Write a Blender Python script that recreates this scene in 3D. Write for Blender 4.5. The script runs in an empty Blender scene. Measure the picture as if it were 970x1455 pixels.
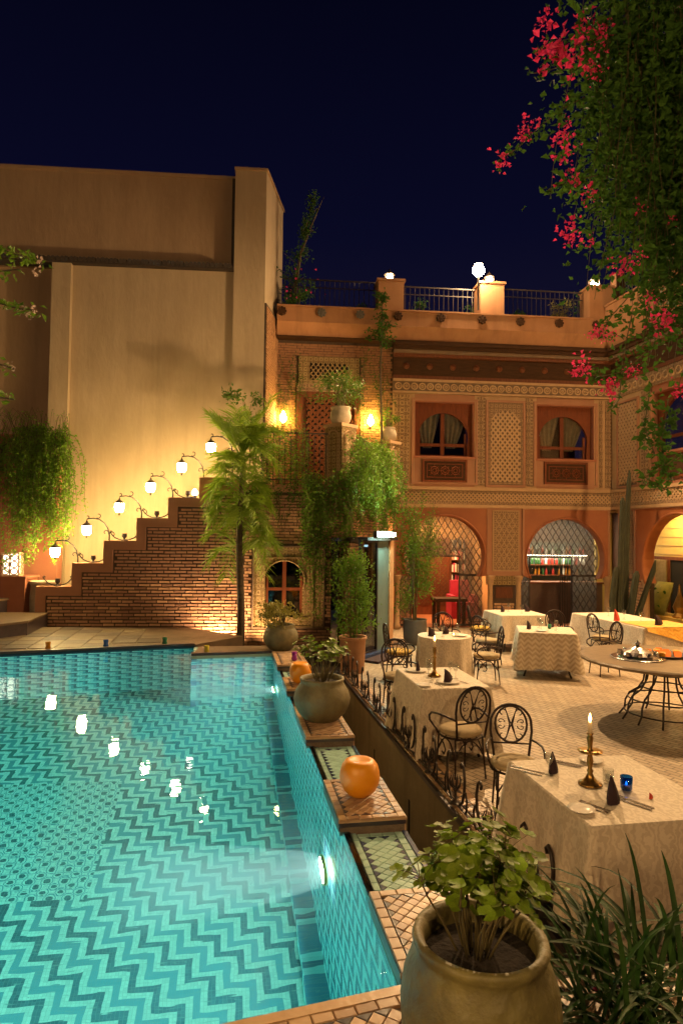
import bpy, bmesh, math, random
import numpy as np
from mathutils import Vector, Matrix, Quaternion

SC = bpy.context.scene
COL = SC.collection
R = math.radians
random.seed(7)
RNG = np.random.default_rng(11)

# ---------------------------------------------------------------- camera, sky, exposure
cam_d = bpy.data.cameras.new('camera')
cam = bpy.data.objects.new('camera', cam_d)
COL.objects.link(cam)
pit, rol = R(2.0), R(0.7)
fw = Vector((0, math.cos(pit), math.sin(pit)))
u0 = Vector((0, -math.sin(pit), math.cos(pit)))
r0 = Vector((1, 0, 0))
rt = r0 * math.cos(rol) + u0 * math.sin(rol)
up = -r0 * math.sin(rol) + u0 * math.cos(rol)
cam.matrix_world = Matrix(((rt.x, up.x, -fw.x, 0), (rt.y, up.y, -fw.y, 0), (rt.z, up.z, -fw.z, 2.35), (0, 0, 0, 1)))
cam_d.sensor_fit = 'VERTICAL'
cam_d.sensor_height = 36.0
cam_d.sensor_width = 24.0
cam_d.lens = 36.0 * 930.0 / 1455.0
cam_d.clip_start = 0.05
cam_d.clip_end = 3000
SC.camera = cam

world = bpy.data.worlds.new('World')
SC.world = world
world.use_nodes = True
nt = world.node_tree
nt.nodes.clear()
wo = nt.nodes.new('ShaderNodeOutputWorld')
bg = nt.nodes.new('ShaderNodeBackground')
tc = nt.nodes.new('ShaderNodeTexCoord')
sx = nt.nodes.new('ShaderNodeSeparateXYZ')
rp = nt.nodes.new('ShaderNodeValToRGB')
rp.color_ramp.elements[0].position = 0.0
rp.color_ramp.elements[0].color = (0.0125, 0.0100, 0.028, 1)
rp.color_ramp.elements[1].position = 0.75
rp.color_ramp.elements[1].color = (0.0008, 0.0009, 0.0048, 1)
e = rp.color_ramp.elements.new(0.42)
e.color = (0.0028, 0.0030, 0.0160, 1)
nt.links.new(tc.outputs['Generated'], sx.inputs[0])
nt.links.new(sx.outputs['Z'], rp.inputs[0])
nt.links.new(rp.outputs[0], bg.inputs[0])
bg.inputs[1].default_value = 1.0
nt.links.new(bg.outputs[0], wo.inputs[0])

SC.view_settings.view_transform = 'Standard'
SC.view_settings.look = 'None'
SC.view_settings.exposure = 0.0
SC.view_settings.gamma = 1.0
SC.cycles.max_bounces = 7
SC.cycles.diffuse_bounces = 3
SC.cycles.glossy_bounces = 3
SC.cycles.transmission_bounces = 5
SC.cycles.transparent_max_bounces = 24
SC.cycles.sample_clamp_indirect = 4.0
SC.cycles.caustics_reflective = False
SC.cycles.caustics_refractive = False

# ---------------------------------------------------------------- helpers
class MB:
    def __init__(s):
        s.v = []; s.f = []
    def add(s, vs, fs):
        o = len(s.v)
        s.v.extend([tuple(p) for p in vs])
        s.f.extend([tuple(i + o for i in f) for f in fs])
        return s
    def box(s, x0, x1, y0, y1, z0, z1):
        return s.add([(x0,y0,z0),(x1,y0,z0),(x1,y1,z0),(x0,y1,z0),(x0,y0,z1),(x1,y0,z1),(x1,y1,z1),(x0,y1,z1)],
                     [(3,2,1,0),(4,5,6,7),(0,1,5,4),(1,2,6,5),(2,3,7,6),(3,0,4,7)])
    def prism(s, pts, y0, y1, plane='xz'):
        n = len(pts)
        if plane == 'xz':
            a = [(p[0], y0, p[1]) for p in pts]; b = [(p[0], y1, p[1]) for p in pts]
        else:
            a = [(p[0], p[1], y0) for p in pts]; b = [(p[0], p[1], y1) for p in pts]
        fs = [tuple(range(n)), tuple(range(2*n-1, n-1, -1))]
        for i in range(n):
            j = (i+1) % n
            fs.append((i, n+i, n+j, j))
        return s.add(a + b, fs)
    def tube(s, path, r, n=6, closed=False, cap=True):
        P = [Vector(p) for p in path]
        m = len(P)
        if m < 2: return s
        rs = r if isinstance(r, (list, tuple)) else [r] * m
        T = []
        for i in range(m):
            if closed: t = P[(i+1) % m] - P[i-1]
            else: t = P[min(i+1, m-1)] - P[max(i-1, 0)]
            if t.length < 1e-9: t = Vector((0,0,1))
            T.append(t.normalized())
        ref = Vector((0,0,1)) if abs(T[0].z) < 0.9 else Vector((1,0,0))
        N = (ref - T[0] * ref.dot(T[0])).normalized()
        vs = []
        for i in range(m):
            if i:
                N = N - T[i] * N.dot(T[i])
                N = N.normalized() if N.length > 1e-6 else T[i].orthogonal().normalized()
            B = T[i].cross(N)
            for k in range(n):
                a = 2*math.pi*k/n
                vs.append(P[i] + (N*math.cos(a) + B*math.sin(a)) * rs[i])
        fs = []
        for i in range(m if closed else m-1):
            j = (i+1) % m
            for k in range(n):
                l = (k+1) % n
                fs.append((i*n+k, i*n+l, j*n+l, j*n+k))
        if cap and not closed:
            fs.append(tuple(range(n-1, -1, -1)))
            fs.append(tuple((m-1)*n + k for k in range(n)))
        return s.add(vs, fs)
    def lathe(s, prof, n=16, c=(0,0,0), capb=True, capt=True, wob=0.0):
        vs = []; fs = []
        m = len(prof)
        ph = random.random()*6
        for (r, z) in prof:
            for k in range(n):
                a = 2*math.pi*k/n
                q = r*(1 + wob*math.sin(2*a+ph+z*5))
                vs.append((c[0]+q*math.cos(a), c[1]+q*math.sin(a), c[2]+z))
        for i in range(m-1):
            for k in range(n):
                l = (k+1) % n
                fs.append((i*n+k, i*n+l, (i+1)*n+l, (i+1)*n+k))
        if capb: fs.append(tuple(range(n-1, -1, -1)))
        if capt: fs.append(tuple((m-1)*n+k for k in range(n)))
        return s.add(vs, fs)
    def leaves(s, P, D, size, wid=0.4, fold=0.25, droop=0.0, rng=None):
        P = np.asarray(P, float); D = np.asarray(D, float); n = len(P)
        if n == 0: return s
        rng = rng or RNG
        D = D / (np.linalg.norm(D, axis=1, keepdims=True) + 1e-9)
        size = np.broadcast_to(np.asarray(size, float), (n,))[:, None]
        rnd = rng.normal(size=(n, 3))
        S = np.cross(D, rnd); S /= (np.linalg.norm(S, axis=1, keepdims=True) + 1e-9)
        Nn = np.cross(D, S)
        mid = P + D*size*0.45 + Nn*size*fold*0.4
        tip = P + D*size; tip[:, 2] -= droop*size[:, 0]
        a = mid + S*size*wid*0.5 + Nn*size*fold*0.3
        b = mid - S*size*wid*0.5 + Nn*size*fold*0.3
        V = np.stack([P, a, tip, b, mid - Nn*size*fold*0.3], 1).reshape(-1, 3)
        o = len(s.v)
        s.v.extend(map(tuple, V.tolist()))
        for i in range(n):
            k = o + 5*i
            s.f.append((k, k+4, k+2, k+1)); s.f.append((k, k+3, k+2, k+4))
        return s
    def mesh(s, name, mat, smooth=False):
        me = bpy.data.meshes.new(name)
        me.from_pydata(s.v, [], s.f)
        if mat: me.materials.append(mat)
        if smooth:
            me.polygons.foreach_set('use_smooth', [True]*len(me.polygons))
        me.update()
        return me
    def build(s, name, mat, parent=None, smooth=False, label=None, cat=None, group=None, kind=None, fixn=False):
        me = s.mesh(name, mat, smooth)
        if fixn:
            bm = bmesh.new(); bm.from_mesh(me); bmesh.ops.recalc_face_normals(bm, faces=bm.faces[:]); bm.to_mesh(me); bm.free()
        o = bpy.data.objects.new(name, me)
        COL.objects.link(o)
        o.parent = parent
        tag(o, label, cat, group, kind)
        return o

def tag(o, label=None, cat=None, group=None, kind=None):
    if label: o['label'] = label
    if cat: o['category'] = cat
    if group: o['group'] = group
    if kind: o['kind'] = kind
    return o

def thing(name, label, cat, loc=(0,0,0), rz=0.0, group=None, rot=None):
    o = bpy.data.objects.new(name, None)
    o.empty_display_size = 0.1
    COL.objects.link(o)
    o.location = loc
    o.rotation_euler = rot if rot else (0, 0, R(rz))
    return tag(o, label, cat, group)

def link_obj(name, me, parent, loc=(0,0,0), rot=(0,0,0), scale=(1,1,1)):
    o = bpy.data.objects.new(name, me)
    COL.objects.link(o)
    o.parent = parent; o.location = loc; o.rotation_euler = rot; o.scale = scale
    return o

def kids(o):
    return KID.get(o.name, [])

def copy_tree(root, loc=None, rz=None, label=None, group=None, scale=None):
    def rec(o, par):
        c = o.copy(); COL.objects.link(c)
        c.parent = par
        for ch in CHILD[o]: rec(ch, c)
        return c
    CHILD = {}
    allo = list(COL.objects)
    for o in allo: CHILD[o] = []
    for o in allo:
        if o.parent: CHILD[o.parent].append(o)
    c = rec(root, None)
    if loc: c.location = loc
    if rz is not None: c.rotation_euler = (0, 0, R(rz))
    if label: c['label'] = label
    if group: c['group'] = group
    if scale: c.scale = scale
    return c

# ---------------------------------------------------------------- materials
def newmat(name):
    m = bpy.data.materials.new(name); m.use_nodes = True
    n = m.node_tree; n.nodes.clear()
    out = n.nodes.new('ShaderNodeOutputMaterial')
    b = n.nodes.new('ShaderNodeBsdfPrincipled')
    n.links.new(b.outputs[0], out.inputs[0])
    return m, n, b, out

def N(n, t, **kw):
    x = n.nodes.new(t)
    for k, v in kw.items():
        if k.startswith('i_'):
            x.inputs[k[2:].replace('_', ' ')].default_value = v
        else: setattr(x, k, v)
    return x

def mixc(n, fac, a, b, blend='MIX'):
    m = n.nodes.new('ShaderNodeMix'); m.data_type = 'RGBA'; m.blend_type = blend
    for idx, val in ((0, fac), (6, a), (7, b)):
        if hasattr(val, 'is_linked') or hasattr(val, 'links'): n.links.new(val, m.inputs[idx])
        elif idx == 0: m.inputs[0].default_value = val
        else: m.inputs[idx].default_value = (*val[:3], 1)
    return m.outputs[2]

def mth(n, op, a, b=None, c=None):
    m = n.nodes.new('ShaderNodeMath'); m.operation = op
    for i, v in enumerate((a, b, c)):
        if v is None: continue
        if hasattr(v, 'links'): n.links.new(v, m.inputs[i])
        else: m.inputs[i].default_value = v
    return m.outputs[0]

def mat(name, c1, c2=None, scale=6.0, rough=0.7, bump=0.15, bscale=None, metal=0.0, spec=0.5, emit=None, es=0.0, trans=0.0, stretch=None, rand=0.0, big=0.0, bdist=0.02, streak=0.0):
    m, n, b, out = newmat(name)
    c2 = c2 or tuple(x*0.75 for x in c1)
    co = n.nodes.new('ShaderNodeTexCoord')
    src = co.outputs['Object']
    if stretch:
        mp = n.nodes.new('ShaderNodeMapping'); mp.inputs['Scale'].default_value = stretch
        n.links.new(src, mp.inputs[0]); src = mp.outputs[0]
    no = N(n, 'ShaderNodeTexNoise', i_Scale=scale, i_Detail=6.0, i_Roughness=0.6)
    n.links.new(src, no.inputs['Vector'])
    cr = n.nodes.new('ShaderNodeValToRGB')
    cr.color_ramp.elements[0].position = 0.32; cr.color_ramp.elements[1].position = 0.68
    n.links.new(no.outputs[0], cr.inputs[0])
    col = mixc(n, cr.outputs[0], c1, c2)
    if big:
        n2 = N(n, 'ShaderNodeTexNoise', i_Scale=scale*0.17, i_Detail=3.0)
        n.links.new(src, n2.inputs['Vector'])
        col = mixc(n, mth(n, 'MULTIPLY', n2.outputs[0], big), col, tuple(x*0.45 for x in c2))
    if streak:
        ms = n.nodes.new('ShaderNodeMapping'); ms.inputs['Scale'].default_value = (4.5, 4.5, 0.28)
        n.links.new(co.outputs['Object'], ms.inputs[0])
        n3 = N(n, 'ShaderNodeTexNoise', i_Scale=1.0, i_Detail=6.0, i_Roughness=0.65); n.links.new(ms.outputs[0], n3.inputs['Vector'])
        c3 = n.nodes.new('ShaderNodeValToRGB'); c3.color_ramp.elements[0].position = 0.48; c3.color_ramp.elements[1].position = 0.72
        n.links.new(n3.outputs[0], c3.inputs[0])
        col = mixc(n, mth(n, 'MULTIPLY', c3.outputs[0], streak), col, tuple(x*0.4 for x in c2))
        n4 = N(n, 'ShaderNodeTexNoise', i_Scale=2.6, i_Detail=8.0, i_Roughness=0.7, i_Distortion=0.6); n.links.new(co.outputs['Object'], n4.inputs['Vector'])
        c4 = n.nodes.new('ShaderNodeValToRGB'); c4.color_ramp.elements[0].position = 0.56; c4.color_ramp.elements[1].position = 0.66
        n.links.new(n4.outputs[0], c4.inputs[0])
        col = mixc(n, mth(n, 'MULTIPLY', c4.outputs[0], streak*0.5), col, tuple(min(1, x*1.22) for x in c1))
    if rand:
        oi = n.nodes.new('ShaderNodeObjectInfo')
        hs = n.nodes.new('ShaderNodeHueSaturation')
        n.links.new(mth(n, 'MULTIPLY_ADD', oi.outputs['Random'], rand*2, 1-rand), hs.inputs['Value'])
        n.links.new(mth(n, 'MULTIPLY_ADD', oi.outputs['Random'], rand*0.06, 0.5-rand*0.03), hs.inputs['Hue'])
        n.links.new(col, hs.inputs['Color']); col = hs.outputs[0]
    n.links.new(col, b.inputs['Base Color'])
    b.inputs['Roughness'].default_value = rough
    b.inputs['Metallic'].default_value = metal
    b.inputs['Specular IOR Level'].default_value = spec
    if bump:
        bn = N(n, 'ShaderNodeTexNoise', i_Scale=bscale or scale*4, i_Detail=5.0)
        n.links.new(src, bn.inputs['Vector'])
        bp = N(n, 'ShaderNodeBump', i_Strength=bump, i_Distance=bdist)
        n.links.new(bn.outputs[0], bp.inputs['Height'])
        n.links.new(bp.outputs[0], b.inputs['Normal'])
    if emit:
        b.inputs['Emission Color'].default_value = (*emit, 1)
        b.inputs['Emission Strength'].default_value = es
    if trans:
        tr = n.nodes.new('ShaderNodeBsdfTranslucent')
        n.links.new(col, tr.inputs[0])
        mx = n.nodes.new('ShaderNodeMixShader'); mx.inputs[0].default_value = trans
        n.links.new(b.outputs[0], mx.inputs[1]); n.links.new(tr.outputs[0], mx.inputs[2])
        n.links.new(mx.outputs[0], out.inputs[0])
    return m

def emat(name, c, s):
    m = bpy.data.materials.new(name); m.use_nodes = True
    n = m.node_tree; n.nodes.clear()
    out = n.nodes.new('ShaderNodeOutputMaterial')
    em = n.nodes.new('ShaderNodeEmission')
    em.inputs[0].default_value = (*c, 1); em.inputs[1].default_value = s
    n.links.new(em.outputs[0], out.inputs[0])
    return m

def carved(name, c1, c2, scale=14, depth=0.6, rough=0.8):
    """carved stucco: fine interlaced arabesque relief, darker colour in the recesses"""
    m, n, b, out = newmat(name)
    co = n.nodes.new('ShaderNodeTexCoord')
    sp = n.nodes.new('ShaderNodeSeparateXYZ'); n.links.new(co.outputs['Object'], sp.inputs[0])
    no = N(n, 'ShaderNodeTexNoise', i_Scale=scale*0.35, i_Detail=2.0); n.links.new(co.outputs['Object'], no.inputs['Vector'])
    k = scale*2.2
    wob = mth(n, 'MULTIPLY_ADD', no.outputs[0], 1.6, -0.8)
    X = mth(n, 'ADD', mth(n, 'MULTIPLY', mth(n, 'ADD', sp.outputs[0], sp.outputs[1]), k), wob)
    Z = mth(n, 'ADD', mth(n, 'MULTIPLY', sp.outputs[2], k), wob)
    cx, cz = mth(n, 'COSINE', X), mth(n, 'COSINE', Z)
    d1 = mth(n, 'COSINE', mth(n, 'MULTIPLY', mth(n, 'ADD', X, Z), 1.5)); d2 = mth(n, 'COSINE', mth(n, 'MULTIPLY', mth(n, 'SUBTRACT', X, Z), 1.5))
    p = mth(n, 'ADD', mth(n, 'MULTIPLY', cx, cz), mth(n, 'MULTIPLY', mth(n, 'MULTIPLY', d1, d2), 0.7))
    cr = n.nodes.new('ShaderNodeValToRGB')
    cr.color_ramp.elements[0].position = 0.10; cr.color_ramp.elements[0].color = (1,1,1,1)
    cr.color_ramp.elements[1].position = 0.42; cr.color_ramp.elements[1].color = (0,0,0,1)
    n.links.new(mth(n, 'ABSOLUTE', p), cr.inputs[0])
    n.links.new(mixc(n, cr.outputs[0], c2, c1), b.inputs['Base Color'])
    bp = N(n, 'ShaderNodeBump', i_Strength=depth, i_Distance=0.03)
    n.links.new(cr.outputs[0], bp.inputs['Height'])
    n.links.new(bp.outputs[0], b.inputs['Normal'])
    b.inputs['Roughness'].default_value = rough
    return m

def glassy(name, tint=(0.02,0.025,0.03), refl=0.08, alpha=0.25, rough=0.03):
    """window pane: see-through sheet with a Fresnel sheen"""
    m = bpy.data.materials.new(name); m.use_nodes = True
    n = m.node_tree; n.nodes.clear()
    out = n.nodes.new('ShaderNodeOutputMaterial')
    tr = n.nodes.new('ShaderNodeBsdfTransparent')
    tr.inputs[0].default_value = (*tint, 1)
    gl = n.nodes.new('ShaderNodeBsdfGlossy'); gl.inputs['Roughness'].default_value = rough
    lw = n.nodes.new('ShaderNodeLayerWeight')
    mx = n.nodes.new('ShaderNodeMixShader')
    n.links.new(mth(n, 'MULTIPLY_ADD', mth(n, 'POWER', lw.outputs['Facing'], 4.0), 0.55, 0.04+refl), mx.inputs[0])
    n.links.new(tr.outputs[0], mx.inputs[1]); n.links.new(gl.outputs[0], mx.inputs[2])
    n.links.new(mx.outputs[0], out.inputs[0])
    return m

def mesh_cloth():
    """fine insect mesh behind the grille: half see-through, grey where light falls on it"""
    m = mat('grille_mesh', (0.20,0.18,0.155), (0.07,0.065,0.057), 1.6, 0.8, 0.0, big=0.4)
    n = m.node_tree
    out = [q for q in n.nodes if q.type == 'OUTPUT_MATERIAL'][0]
    b = [q for q in n.nodes if q.type == 'BSDF_PRINCIPLED'][0]
    tr = n.nodes.new('ShaderNodeBsdfTransparent'); mx = n.nodes.new('ShaderNodeMixShader'); mx.inputs[0].default_value = 0.5
    tl = n.nodes.new('ShaderNodeBsdfTranslucent'); tl.inputs[0].default_value = (0.14,0.125,0.105,1)
    m2 = n.nodes.new('ShaderNodeMixShader'); m2.inputs[0].default_value = 0.5
    n.links.new(b.outputs[0], m2.inputs[1]); n.links.new(tl.outputs[0], m2.inputs[2])
    n.links.new(m2.outputs[0], mx.inputs[1]); n.links.new(tr.outputs[0], mx.inputs[2]); n.links.new(mx.outputs[0], out.inputs[0])
    return m

M = {}
M['plaster_tall'] = mat('plaster_tall', (0.51,0.39,0.255), (0.42,0.315,0.20), 1.1, 0.9, 0.35, 7, big=0.45, stretch=(1.5,1.5,0.55), bdist=0.03, streak=0.2)
M['plaster_brown'] = mat('plaster_brown', (0.43,0.29,0.175), (0.35,0.23,0.135), 1.2, 0.9, 0.35, 7, big=0.4, stretch=(1.5,1.5,0.55), bdist=0.03, streak=0.2)
M['plaster_red'] = mat('plaster_red', (0.40,0.155,0.085), (0.33,0.12,0.065), 2, 0.9, 0.1, 30, big=0.3)
M['plaster_orange'] = mat('plaster_orange', (0.36,0.115,0.035), (0.28,0.08,0.025), 2.5, 0.6, 0.06, 30, big=0.3)
M['plaster_pink'] = mat('plaster_pink', (0.43,0.215,0.12), (0.36,0.17,0.095), 2.5, 0.8, 0.08, 30, big=0.3)
M['plaster_parapet'] = mat('plaster_parapet', (0.43,0.21,0.095), (0.35,0.165,0.07), 1.6, 0.85, 0.25, 12, big=0.4, streak=0.4)
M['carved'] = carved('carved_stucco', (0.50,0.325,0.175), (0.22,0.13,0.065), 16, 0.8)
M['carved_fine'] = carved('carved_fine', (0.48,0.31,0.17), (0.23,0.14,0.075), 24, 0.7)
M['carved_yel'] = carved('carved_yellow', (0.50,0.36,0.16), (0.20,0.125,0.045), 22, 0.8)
M['stucco'] = mat('stucco', (0.47,0.30,0.16), (0.385,0.24,0.125), 6, 0.85, 0.15, 40)
M['stucco_dark'] = mat('stucco_dark', (0.20,0.13,0.08), (0.15,0.10,0.06), 6, 0.9, 0.15, 40)
M['lattice_stucco'] = mat('lattice_stucco', (0.52,0.34,0.185), (0.43,0.275,0.145), 8, 0.85, 0.15, 40)
M['wood'] = mat('wood', (0.16,0.055,0.022), (0.10,0.033,0.014), 5, 0.6, 0.1, 20, stretch=(6,6,1), spec=0.2)
M['wood_dark'] = mat('wood_dark', (0.07,0.034,0.016), (0.042,0.021,0.011), 5, 0.75, 0.15, 20, stretch=(1,6,6), spec=0.1)
M['wood_red'] = mat('wood_red', (0.19,0.05,0.016), (0.12,0.032,0.011), 4, 0.6, 0.08, 20, stretch=(6,6,1), spec=0.2)
M['brick'] = mat('brick', (0.50,0.29,0.165), (0.39,0.215,0.12), 9, 0.85, 0.4, 40, rand=0.3, bdist=0.01)
M['brick_small'] = mat('brick_small', (0.40,0.21,0.10), (0.30,0.15,0.07), 9, 0.85, 0.4, 40, rand=0.3, bdist=0.01)
M['mortar'] = mat('mortar', (0.085,0.055,0.035), (0.06,0.038,0.025), 12, 0.95, 0.3, 60)
M['iron'] = mat('iron', (0.018,0.012,0.010), (0.030,0.018,0.013), 20, 0.5, 0.15, 60, metal=0.2)
M['iron_rust'] = mat('iron_rust', (0.035,0.018,0.012), (0.02,0.012,0.009), 20, 0.5, 0.15, 60, metal=0.5)
M['terra'] = mat('terracotta', (0.42,0.22,0.11), (0.33,0.165,0.085), 6, 0.85, 0.3, 18, big=0.4, streak=0.45)
M['pot_green'] = mat('pot_olive', (0.25,0.215,0.10), (0.13,0.11,0.05), 8, 0.62, 0.45, 18, big=0.5, streak=0.5)
M['pot_jar'] = mat('pot_jar', (0.27,0.235,0.075), (0.10,0.082,0.028), 7.5, 0.55, 0.7, 11, big=0.8, bdist=0.03, streak=0.5)
M['pot_grey'] = mat('pot_grey', (0.11,0.10,0.085), (0.08,0.07,0.06), 6, 0.8, 0.3, 30)
M['pot_stone'] = mat('pot_stone', (0.42,0.35,0.25), (0.32,0.26,0.18), 8, 0.85, 0.4, 30)
M['soil'] = mat('soil', (0.02,0.013,0.009), (0.012,0.008,0.006), 30, 1.0, 0.6, 60)
M['leaf'] = mat('leaf', (0.15,0.27,0.022), (0.075,0.16,0.015), 3, 0.6, 0.0, trans=0.35, spec=0.25)
M['leaf_lime'] = mat('leaf_lime', (0.125,0.21,0.018), (0.06,0.13,0.014), 3, 0.5, 0.0, trans=0.35)
M['leaf_hang'] = mat('leaf_hang', (0.20,0.38,0.014), (0.12,0.26,0.010), 4, 0.6, 0.0, trans=0.35)
M['leaf_dark'] = mat('leaf_dark', (0.065,0.15,0.020), (0.036,0.09,0.014), 2.5, 0.75, 0.0, trans=0.3, spec=0.15)
M['leaf_palm'] = mat('leaf_palm', (0.23,0.34,0.02), (0.14,0.24,0.015), 3, 0.6, 0.0, trans=0.35)
M['leaf_yel'] = mat('leaf_yellow', (0.30,0.26,0.04), (0.16,0.16,0.03), 7, 0.55, 0.0, trans=0.3)
M['leaf_ger'] = mat('leaf_geranium', (0.23,0.34,0.02), (0.12,0.22,0.016), 9, 0.5, 0.1, 30, trans=0.3, rand=0.3)
M['leaf_strap'] = mat('leaf_strap', (0.035,0.085,0.018), (0.02,0.052,0.012), 4, 0.6, 0.0, trans=0.2, rand=0.35, spec=0.2)
M['stem'] = mat('stem', (0.12,0.10,0.035), (0.075,0.055,0.02), 10, 0.8, 0.2)
M['bark'] = mat('bark', (0.10,0.075,0.045), (0.055,0.04,0.025), 8, 0.95, 0.7, 20, stretch=(1,1,3))
M['cactus'] = mat('cactus', (0.04,0.046,0.024), (0.022,0.026,0.013), 6, 0.9, 0.5, 30)
M['flower'] = mat('flower_pink', (0.78,0.045,0.21), (0.58,0.025,0.10), 14, 0.6, 0.0, trans=0.35)
M['flower_white'] = mat('flower_white', (0.65,0.52,0.45), (0.5,0.36,0.33), 14, 0.6, 0.0, trans=0.35)
M['flower_yel'] = mat('flower_yellow', (0.6,0.45,0.03), (0.5,0.33,0.02), 14, 0.6, 0.0, trans=0.3)
M['brass'] = mat('brass', (0.42,0.24,0.06), (0.25,0.14,0.04), 12, 0.32, 0.15, 30, metal=0.9)
M['china'] = mat('china', (0.72,0.68,0.62), (0.66,0.62,0.57), 6, 0.15, 0.0)
M['silver'] = mat('silver', (0.62,0.60,0.57), (0.5,0.48,0.46), 10, 0.2, 0.05, 30, metal=1.0)
M['napkin'] = mat('napkin', (0.030,0.010,0.016), (0.018,0.007,0.010), 30, 0.85, 0.2, 120)
M['napkin_red'] = mat('napkin_red', (0.55,0.06,0.025), (0.42,0.04,0.02), 30, 0.8, 0.1)
M['cushion'] = mat('cushion', (0.36,0.28,0.16), (0.30,0.23,0.13), 14, 0.9, 0.25, 90)
M['cushion_yel'] = mat('cushion_yellow', (0.50,0.32,0.06), (0.42,0.26,0.05), 14, 0.9, 0.25, 90)
M['wax'] = mat('wax', (0.75,0.62,0.42), (0.7,0.56,0.38), 8, 0.4, 0.0)
M['cyl_orange'] = mat('orange_resin', (0.74,0.29,0.006), (0.64,0.235,0.005), 3, 0.42, 0.05, 20, emit=(0.9,0.25,0.004), es=0.05)  # faint emission put into the seats' resin, which is no lamp
M['tile_sand'] = mat('tile_sand', (0.40,0.26,0.15), (0.33,0.205,0.115), 12, 0.38, 0.15, 30, rand=0.22)
M['tile_dark'] = mat('tile_dark', (0.028,0.022,0.030), (0.05,0.036,0.040), 12, 0.3, 0.1, 30, rand=0.4)
M['tile_blue'] = mat('tile_blue', (0.03,0.055,0.12), (0.02,0.035,0.075), 12, 0.2, 0.05, 30, rand=0.4)
M['tile_pale'] = mat('tile_pale', (0.36,0.57,0.50), (0.30,0.49,0.43), 12, 0.2, 0.05, 30, rand=0.1)  # extra aqua in the tile stands in for the pool's teal glow
M['grout'] = mat('grout', (0.16,0.12,0.085), (0.11,0.08,0.06), 25, 0.95, 0.3, 60)
M['grout_pale'] = mat('grout_pale', (0.27,0.33,0.30), (0.22,0.27,0.25), 25, 0.9, 0.2, 60)
M['wall_grey'] = mat('wall_olive', (0.33,0.28,0.185), (0.26,0.22,0.145), 3, 0.85, 0.3, 14, big=0.4, streak=0.5)
M['void'] = mat('void_dark', (0.006,0.005,0.004), (0.004,0.003,0.003), 5, 1.0, 0.0)
M['steps_stone'] = mat('step_stone', (0.15,0.10,0.06), (0.095,0.063,0.038), 7, 0.45, 0.2, 30, big=0.3)
M['curtain'] = mat('curtain', (0.36,0.30,0.19), (0.26,0.21,0.13), 12, 0.9, 0.2, 60, trans=0.2)
M['pane'] = glassy('pane', (0.86,0.86,0.84), 0.0)
M['pane_dark'] = glassy('pane_dark', (0.28,0.32,0.33), 0.04)
M['tumbler'] = glassy('tumbler', (0.93,0.94,0.93), 0.08)
M['tumbler_blue'] = glassy('tumbler_blue', (0.10,0.35,0.75), 0.10)
M['leather'] = mat('counter_brown', (0.10,0.055,0.04), (0.075,0.04,0.03), 8, 0.5, 0.1)
M['red_cloth'] = mat('red_cloth', (0.5,0.03,0.08), (0.4,0.02,0.06), 8, 0.8, 0.1)
M['stone_top'] = mat('stone_top', (0.25,0.18,0.105), (0.16,0.11,0.065), 9, 0.4, 0.2, 30, big=0.35)
M['roof_tile'] = mat('roof_tile', (0.05,0.032,0.022), (0.03,0.02,0.014), 8, 0.7, 0.3)
M['room_wall'] = mat('room_wall', (0.55,0.30,0.12), (0.48,0.25,0.10), 2, 0.9, 0.05)
M['room_yel'] = mat('room_yellow', (0.55,0.42,0.13), (0.48,0.36,0.11), 2, 0.7, 0.08, 20)
M['pale_wall'] = mat('pale_wall', (0.10,0.15,0.135), (0.075,0.115,0.105), 3, 0.7, 0.1)  # teal tint stands in for cool lamp light on the porch wall
# lamps
M['lamp_stair'] = emat('lamp_glass_stair', (1.0,0.68,0.26), 390)
M['lamp_wall'] = emat('lamp_wall', (1.0,0.60,0.12), 300)
M['lamp_flood'] = emat('lamp_flood', (1.0,0.68,0.36), 380)
M['lamp_post'] = emat('lamp_post', (1.0,0.66,0.34), 260)
M['lamp_cool'] = emat('lamp_cool', (0.55,1.0,0.82), 200)
M['lamp_room'] = emat('lamp_room', (1.0,0.62,0.27), 40)
M['lamp_bar'] = emat('lamp_bar', (1.0,0.80,0.52), 50)
M['lamp_pool'] = emat('lamp_pool', (0.88,1.0,0.96), 1700)
M['flame'] = emat('flame', (1.0,0.55,0.16), 60)
M['glow_blue'] = emat('glow_votive', (0.35,0.62,1.0), 7)
M['ember'] = emat('glow_ember', (1.0,0.16,0.02), 1.3)
M['lamp_alcove'] = emat('lamp_alcove', (1.0,0.66,0.24), 60)
M['lamp_shelf'] = emat('lamp_shelf', (1.0,0.82,0.55), 90)
M['grille_glass'] = mesh_cloth()
M['fill_wing'] = emat('fill_wing', (1.0,0.56,0.20), 1100)
M['fill_deck_left'] = emat('fill_deck_left', (1.0,0.60,0.25), 2600)
M['fill_deck_near'] = emat('fill_deck_near', (1.0,0.60,0.25), 1150)
M['lamp_box'] = emat('lamp_box', (1.0,0.80,0.60), 3.5)
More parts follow.
